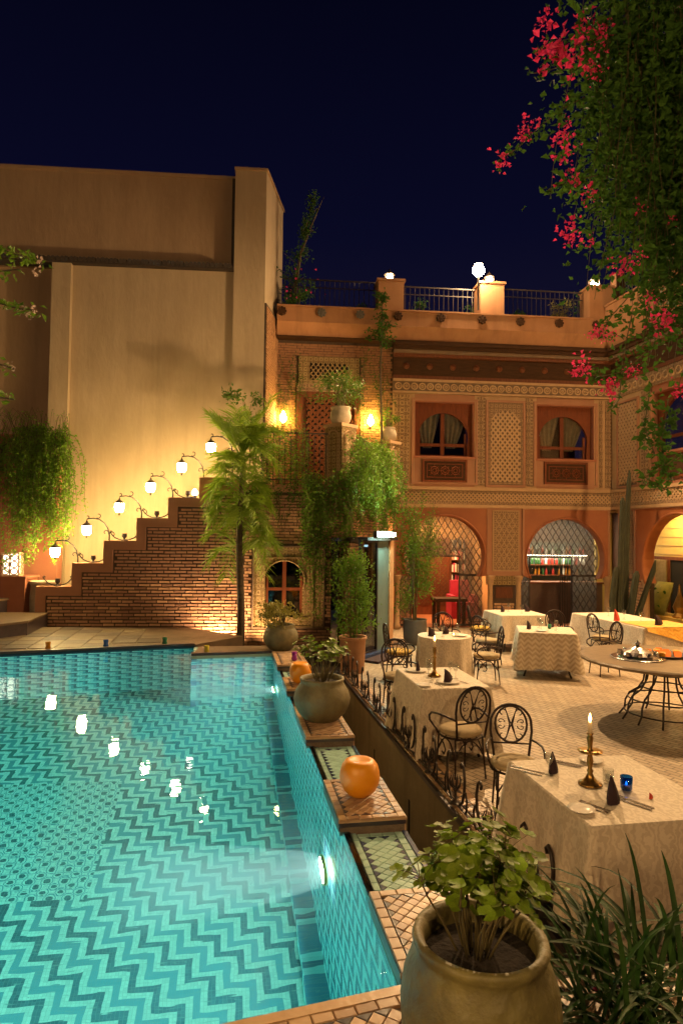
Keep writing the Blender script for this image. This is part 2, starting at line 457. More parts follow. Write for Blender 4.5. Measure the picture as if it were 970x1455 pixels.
# ---------------------------------------------------------------- tiled materials
def zigzag(name, ax, tile, h, L, cols, dots=None, off=(0,0), rough=0.25, flip=1):
    m, n, b, out = newmat(name)
    co = n.nodes.new('ShaderNodeTexCoord')
    sp = n.nodes.new('ShaderNodeSeparateXYZ')
    n.links.new(co.outputs['Object'], sp.inputs[0])
    # a little unevenness so that the rows are not ruler-straight
    no = N(n, 'ShaderNodeTexNoise', i_Scale=1.3, i_Detail=2.0)
    n.links.new(co.outputs['Object'], no.inputs['Vector'])
    wv = mth(n, 'MULTIPLY_ADD', no.outputs[0], 0.012, -0.006)
    X = mth(n, 'ADD', mth(n, 'ADD', sp.outputs[ax[0]], off[0]), wv)
    Y = mth(n, 'MULTIPLY', mth(n, 'ADD', mth(n, 'ADD', sp.outputs[ax[1]], off[1]), wv), flip)
    # snap to tiles
    Xs = mth(n, 'MULTIPLY', mth(n, 'FLOOR', mth(n, 'DIVIDE', X, tile)), tile)
    Ys = mth(n, 'MULTIPLY', mth(n, 'FLOOR', mth(n, 'DIVIDE', Y, tile)), tile)
    a = mth(n, 'ADD', Xs, Ys); bb = mth(n, 'SUBTRACT', Xs, Ys)
    val = mth(n, 'ADD', mth(n, 'SUBTRACT', a, mth(n, 'PINGPONG', mth(n, 'ADD', bb, tile*0.01), L)), tile*0.5)
    f = mth(n, 'DIVIDE', mth(n, 'FLOORED_MODULO', val, 8*h), 8*h)
    cr = n.nodes.new('ShaderNodeValToRGB'); cr.color_ramp.interpolation = 'CONSTANT'
    pos = [0.0, 0.25, 0.5, 0.75]
    cr.color_ramp.elements[0].position = 0; cr.color_ramp.elements[0].color = (*cols[0], 1)
    cr.color_ramp.elements[1].position = 0.25; cr.color_ramp.elements[1].color = (*cols[1], 1)
    for i in (2, 3):
        e = cr.color_ramp.elements.new(pos[i]); e.color = (*cols[i], 1)
    n.links.new(f, cr.inputs[0])
    col = cr.outputs[0]
    if dots:
        u0, u1, v0, v1, s = dots
        def grid(o):
            gx = mth(n, 'SUBTRACT', mth(n, 'PINGPONG', mth(n, 'ADD', X, o*s), s), 0)
            gy = mth(n, 'PINGPONG', mth(n, 'ADD', Y, o*s), s)
            return mth(n, 'SQRT', mth(n, 'ADD', mth(n, 'POWER', gx, 2), mth(n, 'POWER', gy, 2)))
        d = mth(n, 'MINIMUM', grid(0), grid(1.0))
        r2 = n.nodes.new('ShaderNodeValToRGB'); r2.color_ramp.interpolation = 'CONSTANT'
        ce = [(0, cols[0]), (0.36*s, cols[1]), (0.55*s, cols[2]), (0.64*s, cols[1])]
        r2.color_ramp.elements[0].position = 0; r2.color_ramp.elements[0].color = (*ce[0][1], 1)
        r2.color_ramp.elements[1].position = ce[1][0]; r2.color_ramp.elements[1].color = (*ce[1][1], 1)
        for p, c in ce[2:]:
            e = r2.color_ramp.elements.new(p); e.color = (*c, 1)
        n.links.new(d, r2.inputs[0])
        ins = mth(n, 'MULTIPLY', mth(n, 'MULTIPLY', mth(n, 'GREATER_THAN', X, u0), mth(n, 'LESS_THAN', X, u1)),
                  mth(n, 'MULTIPLY', mth(n, 'GREATER_THAN', Y, v0), mth(n, 'LESS_THAN', Y, v1)))
        col = mixc(n, ins, col, r2.outputs[0])
    # tile to tile variation and grout
    wn = n.nodes.new('ShaderNodeTexWhiteNoise'); wn.noise_dimensions = '2D'
    cb = n.nodes.new('ShaderNodeCombineXYZ'); n.links.new(Xs, cb.inputs[0]); n.links.new(Ys, cb.inputs[1])
    n.links.new(cb.outputs[0], wn.inputs['Vector'])
    col = mixc(n, mth(n, 'MULTIPLY', wn.outputs['Value'], 0.30), col, (0.10, 0.22, 0.24))
    g = mth(n, 'MAXIMUM', mth(n, 'GREATER_THAN', mth(n, 'FRACT', mth(n, 'DIVIDE', X, tile)), 0.91),
            mth(n, 'GREATER_THAN', mth(n, 'FRACT', mth(n, 'DIVIDE', Y, tile)), 0.91))
    col = mixc(n, mth(n, 'MULTIPLY', g, 0.6), col, (0.20, 0.26, 0.24))
    n.links.new(col, b.inputs['Base Color'])
    b.inputs['Roughness'].default_value = rough
    return m

ZC = [(0.014,0.065,0.085), (0.60,0.68,0.60), (0.085,0.23,0.27), (0.60,0.68,0.60)]
M['pool_floor'] = zigzag('pool_floor_zellige', (0,1), 0.026, 0.052, 0.182, ZC, dots=(-9.0,-1.87,3.2,5.13,0.075), flip=1)
M['pool_side'] = zigzag('pool_side_zellige', (1,2), 0.030, 0.060, 0.24, [(0.012,0.06,0.12),(0.32,0.52,0.52),(0.03,0.14,0.22),(0.32,0.52,0.52)])
M['pool_far'] = zigzag('pool_far_zellige', (0,2), 0.04, 0.04, 0.16, [(0.02,0.055,0.10),(0.50,0.58,0.55),(0.42,0.52,0.50),(0.12,0.25,0.30)])

def water_mat():
    m = bpy.data.materials.new('pool_water'); m.use_nodes = True
    n = m.node_tree; n.nodes.clear()
    out = n.nodes.new('ShaderNodeOutputMaterial')
    gl = n.nodes.new('ShaderNodeBsdfGlass'); gl.inputs['IOR'].default_value = 1.33
    gl.inputs['Roughness'].default_value = 0.0
    gl.inputs['Color'].default_value = (0.93, 0.99, 1.0, 1)
    co = n.nodes.new('ShaderNodeTexCoord')
    no = N(n, 'ShaderNodeTexNoise', i_Scale=3.2, i_Detail=2.0)
    n.links.new(co.outputs['Object'], no.inputs['Vector'])
    n2 = N(n, 'ShaderNodeTexNoise', i_Scale=13.0, i_Detail=1.5)
    mp = n.nodes.new('ShaderNodeMapping'); mp.inputs['Scale'].default_value = (0.35, 1.6, 1.0)
    n.links.new(co.outputs['Object'], mp.inputs[0]); n.links.new(mp.outputs[0], n2.inputs['Vector'])
    bp = N(n, 'ShaderNodeBump', i_Strength=0.045, i_Distance=0.05)
    n.links.new(mth(n, 'ADD', no.outputs[0], mth(n, 'MULTIPLY', n2.outputs[0], 0.15)), bp.inputs['Height'])
    n.links.new(bp.outputs[0], gl.inputs['Normal'])
    n.links.new(gl.outputs[0], out.inputs[0])
    va = n.nodes.new('ShaderNodeVolumeAbsorption'); va.inputs['Color'].default_value = (0.0, 0.94, 0.84, 1); va.inputs['Density'].default_value = 0.19
    vs = n.nodes.new('ShaderNodeVolumeScatter'); vs.inputs['Color'].default_value = (0.75, 1.0, 0.95, 1); vs.inputs['Density'].default_value = 0.010
    vs.inputs['Anisotropy'].default_value = 0.3
    ad = n.nodes.new('ShaderNodeAddShader'); n.links.new(va.outputs[0], ad.inputs[0]); n.links.new(vs.outputs[0], ad.inputs[1])
    n.links.new(ad.outputs[0], out.inputs[1])
    return m
M['water'] = water_mat()

def paver_mat():
    m, n, b, out = newmat('terrace_pavers')
    co = n.nodes.new('ShaderNodeTexCoord')
    mp = n.nodes.new('ShaderNodeMapping'); mp.inputs['Rotation'].default_value = (0, 0, R(45+10))
    n.links.new(co.outputs['Object'], mp.inputs[0])
    no = N(n, 'ShaderNodeTexNoise', i_Scale=2.0, i_Detail=3.0)
    n.links.new(co.outputs['Object'], no.inputs['Vector'])
    br = n.nodes.new('ShaderNodeTexBrick')
    br.offset = 0.5
    br.inputs['Scale'].default_value = 1.0
    br.inputs['Brick Width'].default_value = 0.15
    br.inputs['Row Height'].default_value = 0.075
    br.inputs['Mortar Size'].default_value = 0.008
    br.inputs['Mortar Smooth'].default_value = 0.3
    br.inputs['Color1'].default_value = (0.45, 0.365, 0.26, 1)
    br.inputs['Color2'].default_value = (0.30, 0.235, 0.165, 1)
    br.inputs['Mortar'].default_value = (0.11, 0.085, 0.06, 1)
    n.links.new(mp.outputs[0], br.inputs['Vector'])
    n2 = N(n, 'ShaderNodeTexNoise', i_Scale=0.55, i_Detail=5.0)
    n.links.new(co.outputs['Object'], n2.inputs['Vector'])
    cr = n.nodes.new('ShaderNodeValToRGB'); cr.color_ramp.elements[0].position = 0.4; cr.color_ramp.elements[1].position = 0.75
    n.links.new(n2.outputs[0], cr.inputs[0])
    col = mixc(n, mth(n, 'MULTIPLY', cr.outputs[0], 0.35), br.outputs['Color'], (0.22, 0.15, 0.09))
    n.links.new(col, b.inputs['Base Color'])
    bp = N(n, 'ShaderNodeBump', i_Strength=0.5, i_Distance=0.01); bp.invert = True
    n.links.new(br.outputs['Fac'], bp.inputs['Height'])
    n.links.new(bp.outputs[0], b.inputs['Normal'])
    b.inputs['Roughness'].default_value = 0.42
    return m
M['pavers'] = paver_mat()

def cloth_mat(name, c, c2, zz=True):
    m, n, b, out = newmat(name)
    co = n.nodes.new('ShaderNodeTexCoord')
    sp = n.nodes.new('ShaderNodeSeparateXYZ'); n.links.new(co.outputs['Object'], sp.inputs[0])
    ph = mth(n, 'ADD', sp.outputs[0], mth(n, 'MULTIPLY', sp.outputs[1], 0.35))
    q = mth(n, 'ADD', mth(n, 'ADD', sp.outputs[1], sp.outputs[2]), mth(n, 'MULTIPLY', mth(n, 'PINGPONG', ph, 0.06), 1.0))
    cb = n.nodes.new('ShaderNodeCombineXYZ'); n.links.new(q, cb.inputs[0]); n.links.new(mth(n, 'MULTIPLY', ph, 0.15), cb.inputs[1])
    wv = N(n, 'ShaderNodeTexWave', i_Scale=3.6, i_Distortion=1.6, i_Detail=3.0)
    wv.inputs['Detail Scale'].default_value = 5.0
    n.links.new(cb.outputs[0] if zz else co.outputs['Object'], wv.inputs['Vector'])
    if not zz: wv.inputs['Distortion'].default_value = 14.0; wv.inputs['Scale'].default_value = 6.0; wv.inputs['Detail Scale'].default_value = 2.2
    cr = n.nodes.new('ShaderNodeValToRGB'); cr.color_ramp.elements[0].position = 0.35; cr.color_ramp.elements[1].position = 0.6
    n.links.new(wv.outputs[0], cr.inputs[0])
    n.links.new(mixc(n, cr.outputs[0], c, c2), b.inputs['Base Color'])
    no = N(n, 'ShaderNodeTexNoise', i_Scale=9.0, i_Detail=4.0)
    n.links.new(co.outputs['Object'], no.inputs['Vector'])
    h = mth(n, 'ADD', mth(n, 'MULTIPLY', no.outputs[0], 0.8), mth(n, 'MULTIPLY', cr.outputs[0], -0.15))
    cs = n.nodes.new('ShaderNodeSeparateXYZ'); n.links.new(co.outputs['Object'], cs.inputs[0])
    for ax_ in (0, 1):   # ironed creases
        d_ = mth(n, 'PINGPONG', mth(n, 'ADD', cs.outputs[ax_], 0.13), 0.26)
        h = mth(n, 'ADD', h, mth(n, 'MULTIPLY', mth(n, 'LESS_THAN', d_, 0.006), 0.35))
    bp = N(n, 'ShaderNodeBump', i_Strength=0.5, i_Distance=0.02)
    n.links.new(h, bp.inputs['Height']); n.links.new(bp.outputs[0], b.inputs['Normal'])
    b.inputs['Roughness'].default_value = 0.75
    b.inputs['Sheen Weight'].default_value = 0.2
    return m
M['cloth'] = cloth_mat('tablecloth_damask', (0.58,0.50,0.39), (0.44,0.36,0.26))
M['cloth_wavy'] = cloth_mat('tablecloth_wavy', (0.60,0.52,0.41), (0.50,0.42,0.32), False)
M['cloth_orange'] = cloth_mat('cloth_orange', (0.62,0.33,0.03), (0.55,0.28,0.025))

# ---------------------------------------------------------------- pool frame
PO = (0.292, 2.823); PA = 10.08
ca, sa = math.cos(R(PA)), math.sin(R(PA))
def PW(u, v, z=0.0):
    return (PO[0] + u*ca - v*sa, PO[1] + u*sa + v*ca, z)
ZW = 0.45
POOL_LOC = (PO[0], PO[1], 0.0)

def struct(name, mb, m, loc=(0,0,0), rz=0.0, parent=None, fixn=True):
    o = mb.build(name, m, parent, kind=None if parent else 'structure', fixn=fixn)
    o.location = loc; o.rotation_euler = (0, 0, R(rz))
    return o

# ground under everything
struct('ground', MB().box(-600, 600, -600, 600, -3.4, -3.2), M['soil'])

# pool basin
pb = bpy.data.objects.new('pool_basin', None); COL.objects.link(pb); pb['kind'] = 'structure'
pb.location = POOL_LOC; pb.rotation_euler = (0, 0, R(PA))
POLY = [(0,-0.07), (0,7.54), (-1.24,7.44), (-1.24,8.39), (-7.5,7.34), (-7.5,-1.12)]
ZF = -2.15
MB().prism([(0.3,-1.5),(0.3,8.8),(-7.8,8.8),(-7.8,-1.5)], ZF-0.15, ZF, 'xy').build('floor', M['pool_floor'], pb, fixn=True)
def wallseg(a, b, th, m, name='side_wall', z0=ZF-0.1, z1=0.47):
    dx, dy = b[0]-a[0], b[1]-a[1]; l = math.hypot(dx, dy); nx, ny = dy/l*th, -dx/l*th
    MB().prism([a, b, (b[0]+nx, b[1]+ny), (a[0]+nx, a[1]+ny)], z0, z1, 'xy').build(name, m, pb, fixn=True)
wallseg(POLY[0], POLY[1], 0.08, M['pool_side'], z1=0.437)
wallseg(POLY[1], POLY[2], 0.08, M['pool_far'])
wallseg(POLY[2], POLY[3], 0.08, M['pool_side'])
wallseg(POLY[3], POLY[4], 0.08, M['pool_far'])
wallseg(POLY[4], POLY[5], 0.08, M['pool_side'])
wallseg(POLY[5], POLY[0], 0.08, M['pool_far'])
# a broad tiled bench runs along the foot of the right wall
MB().prism([(0.01,-0.1),(0.01,7.5),(-0.16,7.5),(-0.16,-0.1)], ZF-0.05, ZF+0.16, 'xy').build('bench', M['pool_side'], pb, fixn=True)
wm = MB().prism([(0.04,-0.10),(0.04,7.58),(-1.20,7.48),(-1.20,8.43),(-7.54,7.38),(-7.54,-1.16)], ZF-0.08-ZW, 0.0, 'xy')
wo_ = wm.build('pool_water', M['water'], None, kind='structure', fixn=True)
wo_.location = (PO[0], PO[1], ZW); wo_.rotation_euler = (0, 0, R(PA))

# decks round the pool
def tworld(pts): return [PW(*p)[:2] for p in pts]
dk = tworld([(-7.6,7.40),(-1.21,8.47)]) + [(-1.75,11.9),(-3.0,12.9),(-9.5,12.4)]
struct('pool_deck', MB().prism(dk, -0.6, 0.50, 'xy'), M['steps_stone'])
DKS = [(mat('slab_a', (0.13,0.092,0.055), (0.085,0.06,0.036), 9, 0.5, 0.2, 40, rand=0.3)), (mat('slab_b', (0.065,0.042,0.028), (0.045,0.028,0.02), 9, 0.5, 0.2, 40, rand=0.3))]
sme_ = [MB().add([(-0.19,-0.19,0),(0.19,-0.19,0),(0.19,0.19,0),(-0.19,0.19,0),(-0.187,-0.187,0.012),(0.187,-0.187,0.012),(0.187,0.187,0.012),(-0.187,0.187,0.012)], [(4,5,6,7),(0,1,5,4),(1,2,6,5),(2,3,7,6),(3,0,4,7)]).mesh('paving_slab', q) for q in DKS]
pdk = [o for o in COL.objects if o.name == 'pool_deck'][0]
for i in range(20):
    for j in range(12):
        q = PW(-7.2+i*0.40, 6.9+j*0.40)
        uu, vv = -7.2+i*0.40, 6.9+j*0.40
        if vv < 8.47 + (uu+1.21)*0.1674 + 0.28 or uu > -1.5-(vv-8.47)*0.45: continue
        if q[1] > 12.72 + (q[0]+3.0)*0.077 or q[0] < -8.8: continue
        link_obj('paving_slab', sme_[1 if (i+j) % 3 == 0 else 0], pdk, (q[0], q[1], 0.499), (random.gauss(0,0.003), random.gauss(0,0.003), R(PA)))
dk2 = tworld([(-1.24,7.50),(0.02,7.62),(0.45,7.62),(0.45,8.25),(-1.16,8.25)])
struct('pool_deck', MB().prism(dk2, -0.6, 0.50, 'xy'), M['steps_stone'])
struct('planting_bed', MB().prism([PW(-1.2,8.2)[:2], PW(1.2,8.2)[:2], (0.3,13.4), (-3.4,13.4)], -0.6, -0.12, 'xy'), M['soil'])
# near deck, under the camera
nd = [(-7.6,-1.16),(0.0,-0.10),(0.50,-0.03),(1.16,-0.03),(1.16,-5),(-7.6,-5)]
struct('pool_deck', MB().prism(tworld(nd), -1.2, 0.496, 'xy'), M['grout'])
# overflow channel
struct('overflow_channel', MB().prism(tworld([(0.05,-0.2),(1.3,-0.2),(1.3,8.4),(0.05,8.4)]), -1.35, -1.15, 'xy'), M['wall_grey'])
ew = MB().box(0.07, 0.40, -0.1, 7.7, -1.2, 0.40)
struct('pool_edge_wall', ew, M['wall_grey'], POOL_LOC, PA)
# blue waterline strips on the far edges (set on the coping of the decks)
def strip(a, b, m, z0, z1, th, name='coping_strip'):
    dx, dy = b[0]-a[0], b[1]-a[1]; l = math.hypot(dx, dy); nx, ny = -dy/l*th, dx/l*th
    o = MB().prism([a, b, (b[0]+nx, b[1]+ny), (a[0]+nx, a[1]+ny)], z0, z1, 'xy').build(name, m, pb, fixn=True)
strip((0.0,7.535), (-1.24,7.435), M['tile_dark'], 0.502, 0.535, -0.10)
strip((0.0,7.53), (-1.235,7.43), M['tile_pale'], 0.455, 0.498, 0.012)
strip((-1.23,8.385), (-7.4,7.335), M['tile_dark'], 0.502, 0.53, -0.09)
strip((-1.23,8.38), (-7.4,7.33), M['tile_blue'], 0.455, 0.498, 0.012)
strip((0.0,-0.065), (-7.4,-1.11), M['tile_sand'], 0.50, 0.512, 0.05)

# terrace
tp = [PW(1.40,-5)[:2], PW(1.40,8.3)[:2], (0.1,12.6), (-0.4,13.3), (-1.0,20.5), (14,20.5), (14,-3)]
struct('terrace_floor', MB().prism(tp, -0.25, 0.0, 'xy'), M['pavers'])

# ---------------------------------------------------------------- tiled panels
SQ, TRI, RECT = {}, {}, {}
def tile_mesh(kind, s, mk):
    key = (kind, round(s, 4), mk)
    if key in SQ: return SQ[key]
    h = 0.010
    if kind == 'sq':
        q = s*0.47; pts = [(0,-q*1.414),(q*1.414,0),(0,q*1.414),(-q*1.414,0)]
    elif kind == 'tri':
        q = s*0.66; pts = [(-q,0.003),(q,0.003),(0,q)]
    else:
        q = s*0.48; pts = [(-q,-q),(q,-q),(q,q),(-q,q)]
    mb = MB()
    n = len(pts); ins = 0.90
    vs = [(x,y,-0.004) for x,y in pts] + [(x,y,h-0.003) for x,y in pts] + [(x*ins,y*ins,h) for x,y in pts]
    fs = [tuple(range(2*n, 3*n))]
    for i in range(n):
        j = (i+1) % n
        fs.append((i, j, n+j, n+i)); fs.append((n+i, n+j, 2*n+j, 2*n+i))
    mb.add(vs, fs)
    SQ[key] = mb.mesh('tile', M[mk])
    return SQ[key]

def tile_panel(root, x0, x1, y0, y1, z, tile=0.05, mk='tile_sand', mb_='tile_sand', md='tile_dark', outer=None, limit=300):
    """diagonal tiles, dark half tiles round them, a border row"""
    cnt = 0
    d0 = tile*1.4142
    bx = tile*1.05
    ix0, ix1, iy0, iy1 = x0+bx, x1-bx, y0+bx, y1-bx
    nx = max(1, round((ix1-ix0)/d0)); ny = max(1, round((iy1-iy0)/d0))
    dx, dy = (ix1-ix0)/nx, (iy1-iy0)/ny
    sx_, sy_ = dx/d0, dy/d0
    me = tile_mesh('sq', tile, mk); mt = tile_mesh('tri', tile, md); mr = tile_mesh('rect', tile, mb_)
    def put(m, x, y, rz=0, sc=(1,1,1)):
        o = link_obj('tile', m, root, (x, y, z + random.uniform(-0.0012, 0.0012)), (random.gauss(0,0.008), random.gauss(0,0.008), rz), sc)
    for j in range(ny):
        for i in range(nx):
            put(me, ix0+(i+0.5)*dx, iy0+(j+0.5)*dy, 0, (sx_, sy_, 1))
    for j in range(1, ny):
        for i in range(1, nx):
            put(me, ix0+i*dx, iy0+j*dy, 0, (sx_, sy_, 1))
    for i in range(1, nx):
        put(mt, ix0+i*dx, iy0, 0, (sx_, sy_, 1)); put(mt, ix0+i*dx, iy1, math.pi, (sx_, sy_, 1))
    for j in range(1, ny):
        put(mt, ix0, iy0+j*dy, -math.pi/2, (sy_, sx_, 1)); put(mt, ix1, iy0+j*dy, math.pi/2, (sy_, sx_, 1))
    lr = tile*1.6
    n = max(1, round((y1-y0)/lr)); s = (y1-y0)/n
    for k in range(n):
        for xx in (x0+bx/2, x1-bx/2): put(mr, xx, y0+(k+0.5)*s, 0, (1.0, s/tile, 1))
    n = max(1, round((ix1-ix0)/lr)); s = (ix1-ix0)/n
    for k in range(n):
        for yy in (y0+bx/2, y1-bx/2): put(mr, ix0+(k+0.5)*s, yy, 0, (s/tile, 1.0, 1))

def plinth(label, v0, v1, tile=0.05, u0=-0.035, u1=0.415):
    t = thing('tiled_plinth', label, 'plinth', PW(0, 0, 0), PA, 'tiled plinths along the pool edge')
    MB().box(u0+0.012, u1-0.012, v0+0.012, v1-0.012, 0.395, 0.522).build('slab', M['grout'], t)
    MB().box(u0+0.006, u1-0.006, v0+0.002, v0+0.012, 0.482, 0.508).build('dark_band', M['tile_dark'], t)
    MB().box(u0, u1, v0-0.004, v0+0.012, 0.510, 0.524).build('nosing', M['tile_sand'], t)
    MB().box(u1-0.012, u1, v0+0.012, v1, 0.38, 0.524).build('side_nosing', M['tile_sand'], t)
    MB().box(u0+0.004, u0+0.012, v0+0.012, v1, 0.455, 0.515).build('dark_band', M['tile_dark'], t)
    tile_panel(t, u0+0.004, u1-0.004, v0, v1, 0.523, tile)
    return t
plinth('near tiled plinth at the pool corner carrying the huge olive jar', -0.03, 0.60, 0.05, -0.03, 0.52)
plinth('tiled plinth under the round orange seat, beside the slotted wall', 1.444, 2.14)
plinth('tiled plinth under the squat olive pot with leafy geranium', 3.166, 4.23)
plinth('small tiled plinth under the half hidden orange seat', 5.0, 5.68, 0.065)
plinth('tiled plinth at the far pool corner beside the brick wall', 6.45, 7.50, 0.065)

def spill(label, v0, v1, tile=0.05):
    t = thing('spillway', label, 'spillway', PW(0, 0, 0), PA, 'pale tiled spillways between the plinths')
    MB().box(0.0, 0.41, v0-0.02, v1+0.02, 0.36, 0.428).build('bed', M['grout_pale'], t)
    MB().box(0.002, 0.03, v0, v1, 0.428, 0.443).build('blue_band', M['tile_blue'], t)
    MB().box(0.383, 0.411, v0, v1, 0.428, 0.443).build('blue_band', M['tile_blue'], t)
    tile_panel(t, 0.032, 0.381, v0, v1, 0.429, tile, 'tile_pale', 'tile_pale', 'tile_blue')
spill('pale tiled spillway between huge olive jar and orange seat plinth', 0.60, 1.44)
spill('pale tiled spillway between orange seat and squat olive pot', 2.145, 3.16)
spill('pale tiled spillway just behind the squat olive pot', 4.235, 4.995, 0.065)
spill('pale tiled spillway before the far corner plinth', 5.685, 6.445, 0.065)

# tiled strip on the near deck, along the near pool edge
t = thing('tiled_border', 'tiled border of sand coloured diamonds along the near pool edge', 'border', PW(0, -0.10, 0), PA+8.0)
tile_panel(t, -2.0, -0.02, -0.62, -0.01, 0.498, 0.055)
t = thing('tiled_border', 'sand coloured diamond tiles on the deck right of the huge jar', 'border', PW(0.1, -0.10, 0), PA)
tile_panel(t, 0.0, 1.04, -0.75, -0.03, 0.498, 0.06)

# retaining wall between channel and terrace
rw = thing('retaining_wall', 'olive rendered retaining wall with a tiled top beside the pool channel', 'wall', PW(0,0,0), PA)
MB().box(1.175, 1.42, -0.6, 8.35, -1.2, 0.015).build('wall_face', M['wall_grey'], rw)
MB().box(1.150, 1.178, -0.6, 8.35, -0.015, 0.028).build('edge_trim', M['tile_dark'], rw)
MB().box(1.181, 1.46, -0.6, 8.35, 0.002, 0.024).build('bedding', M['grout'], rw)
tile_panel(rw, 1.185, 1.45, 1.8, 8.3, 0.026, 0.080)
MB().box(1.1715, 1.180, 3.98, 4.035, -0.95, -0.42).build('drain_slot', M['void'], rw)
for vv in (2.3, 5.6): MB().box(1.1715, 1.180, vv, vv+0.05, -0.95, -0.42).build('drain_slot', M['void'], rw)

# steps on the left: raised dark-edged platforms
for (lab, pts, z0, z1) in [('low stone platform with dark tiled riser beside the pool', [(-9.5,9.4),(-6.6,10.0),(-5.55,11.7),(-5.75,12.95),(-9.5,12.7)], 0.5, 0.74),
                           ('upper stone step with barred riser below the lantern', [(-9.5,11.6),(-6.75,12.1),(-6.55,13.4),(-9.5,13.4)], 0.74, 1.0)]:
    s = thing('stone_platform', lab, 'platform')
    MB().prism(pts, z0-0.1, z1-0.02, 'xy').build('riser', M['tile_dark'], s, fixn=True)
    MB().prism([(x+(0.03 if x > -9 else 0), y-0.03) for x, y in pts], z1-0.02, z1+0.02, 'xy').build('top', M['steps_stone'], s, fixn=True)

# pool lights
def pool_light(label, u, v, z, rz):
    t = thing('pool_light', label, 'pool light', PW(u, v, z), PA+rz, 'underwater pool lights')
    # local -x faces the water
    ring = [(-0.012, 0.135*math.cos(a), 0.135*math.sin(a)) for a in [2*math.pi*k/24 for k in range(24)]]
    MB().tube(ring, 0.016, 6, True).build('rim', M['brass'], t, smooth=True)
    pts = [(-0.02, 0.12*math.cos(a), 0.12*math.sin(a)) for a in [2*math.pi*k/24 for k in range(24)]]
    MB().add(pts, [tuple(range(24))]).build('lens', M['lamp_pool'], t)
    d = bpy.data.lights.new('pool_beam', 'SPOT'); d.energy = 420; d.color = (0.9,1.0,0.97); d.spot_size = R(40); d.spot_blend = 0.7; d.shadow_soft_size = 0.05
    o = bpy.data.objects.new('pool_beam', d); COL.objects.link(o); o.parent = t; o.location = (-0.04,0,0); o.rotation_euler = (0, R(90), 0)
def plume_mat():  # haze volume added so that the underwater beams show
    m = bpy.data.materials.new('beam_haze'); m.use_nodes = True
    n = m.node_tree; n.nodes.clear()
    out = n.nodes.new('ShaderNodeOutputMaterial')
    vs = n.nodes.new('ShaderNodeVolumeScatter'); vs.inputs['Color'].default_value = (0.95, 1.0, 0.97, 1)
    co = n.nodes.new('ShaderNodeTexCoord'); sp = n.nodes.new('ShaderNodeSeparateXYZ'); n.links.new(co.outputs['Object'], sp.inputs[0])
    x = mth(n, 'MULTIPLY', sp.outputs[0], -1.0)
    r = mth(n, 'SQRT', mth(n, 'ADD', mth(n, 'POWER', sp.outputs[1], 2), mth(n, 'POWER', sp.outputs[2], 2)))
    fall = mth(n, 'MAXIMUM', mth(n, 'SUBTRACT', 1.0, mth(n, 'DIVIDE', x, 1.7)), 0.0)
    rad = mth(n, 'MAXIMUM', mth(n, 'SUBTRACT', 1.0, mth(n, 'DIVIDE', r, mth(n, 'MULTIPLY_ADD', x, 0.26, 0.17))), 0.0)
    n.links.new(mth(n, 'MULTIPLY', mth(n, 'MULTIPLY', mth(n, 'POWER', fall, 1.6), rad), 4.5), vs.inputs['Density'])
    n.links.new(vs.outputs[0], out.inputs[1])
    return m
M['plume'] = plume_mat()
def plume(label, u, v, z):
    o = MB().lathe([(0.16,0.02),(0.20,0.2),(0.54,1.7)], 16).build('beam_haze', M['plume'], None, kind='stuff', label=label, cat='water')
    for vt in o.data.vertices: vt.co = (-vt.co.z, vt.co.y, vt.co.x)
    bm = bmesh.new(); bm.from_mesh(o.data); bmesh.ops.recalc_face_normals(bm, faces=bm.faces[:]); bm.to_mesh(o.data); bm.free()
    o.location = PW(u, v, z); o.rotation_euler = (0, 0, R(PA))
plume('added haze cone along the beam of the lamp near the huge jar', -0.045, 2.01, -0.66)
plume('added haze cone along the beam of the far corner lamp', -0.045, 6.79, -0.89)
pool_light('underwater lamp glowing on the side wall near the huge jar', -0.03, 2.01, -0.66, 0)
pool_light('underwater lamp glowing on the side wall near the far corner', -0.03, 6.79, -0.89, 0)
pool_light('underwater lamp on the opposite pool wall, shining across', -7.46, 4.6, -0.8, 180)
pool_light('underwater lamp on the opposite pool wall by the near end', -7.46, 1.2, -0.8, 180)
pool_light('underwater lamp on the near pool wall below the deck', -3.6, -0.545, -0.9, -90+8)
# ---------------------------------------------------------------- architecture helpers
def arc_pts(cx, cz, Rr, w, n=20):
    """horseshoe arc from right foot over the top to left foot (x, z)"""
    ph = math.acos(min(1.0, w/Rr))
    return [(cx + Rr*math.cos(-ph + (math.pi+2*ph)*k/n), cz + Rr*math.sin(-ph + (math.pi+2*ph)*k/n)) for k in range(n+1)]

def arch_panel(x0, x1, z0, z1, cx, cz, Rr, w, y0, y1, n=24):
    a = arc_pts(cx, cz, Rr, w, n)
    pts = [(x0, z0)] + ([(cx-w, z0)] if a[-1][1] > z0+1e-4 else []) + a[::-1] + ([(cx+w, z0)] if a[0][1] > z0+1e-4 else []) + [(x1, z0), (x1, z1), (x0, z1)]
    return MB().prism(pts, y0, y1)

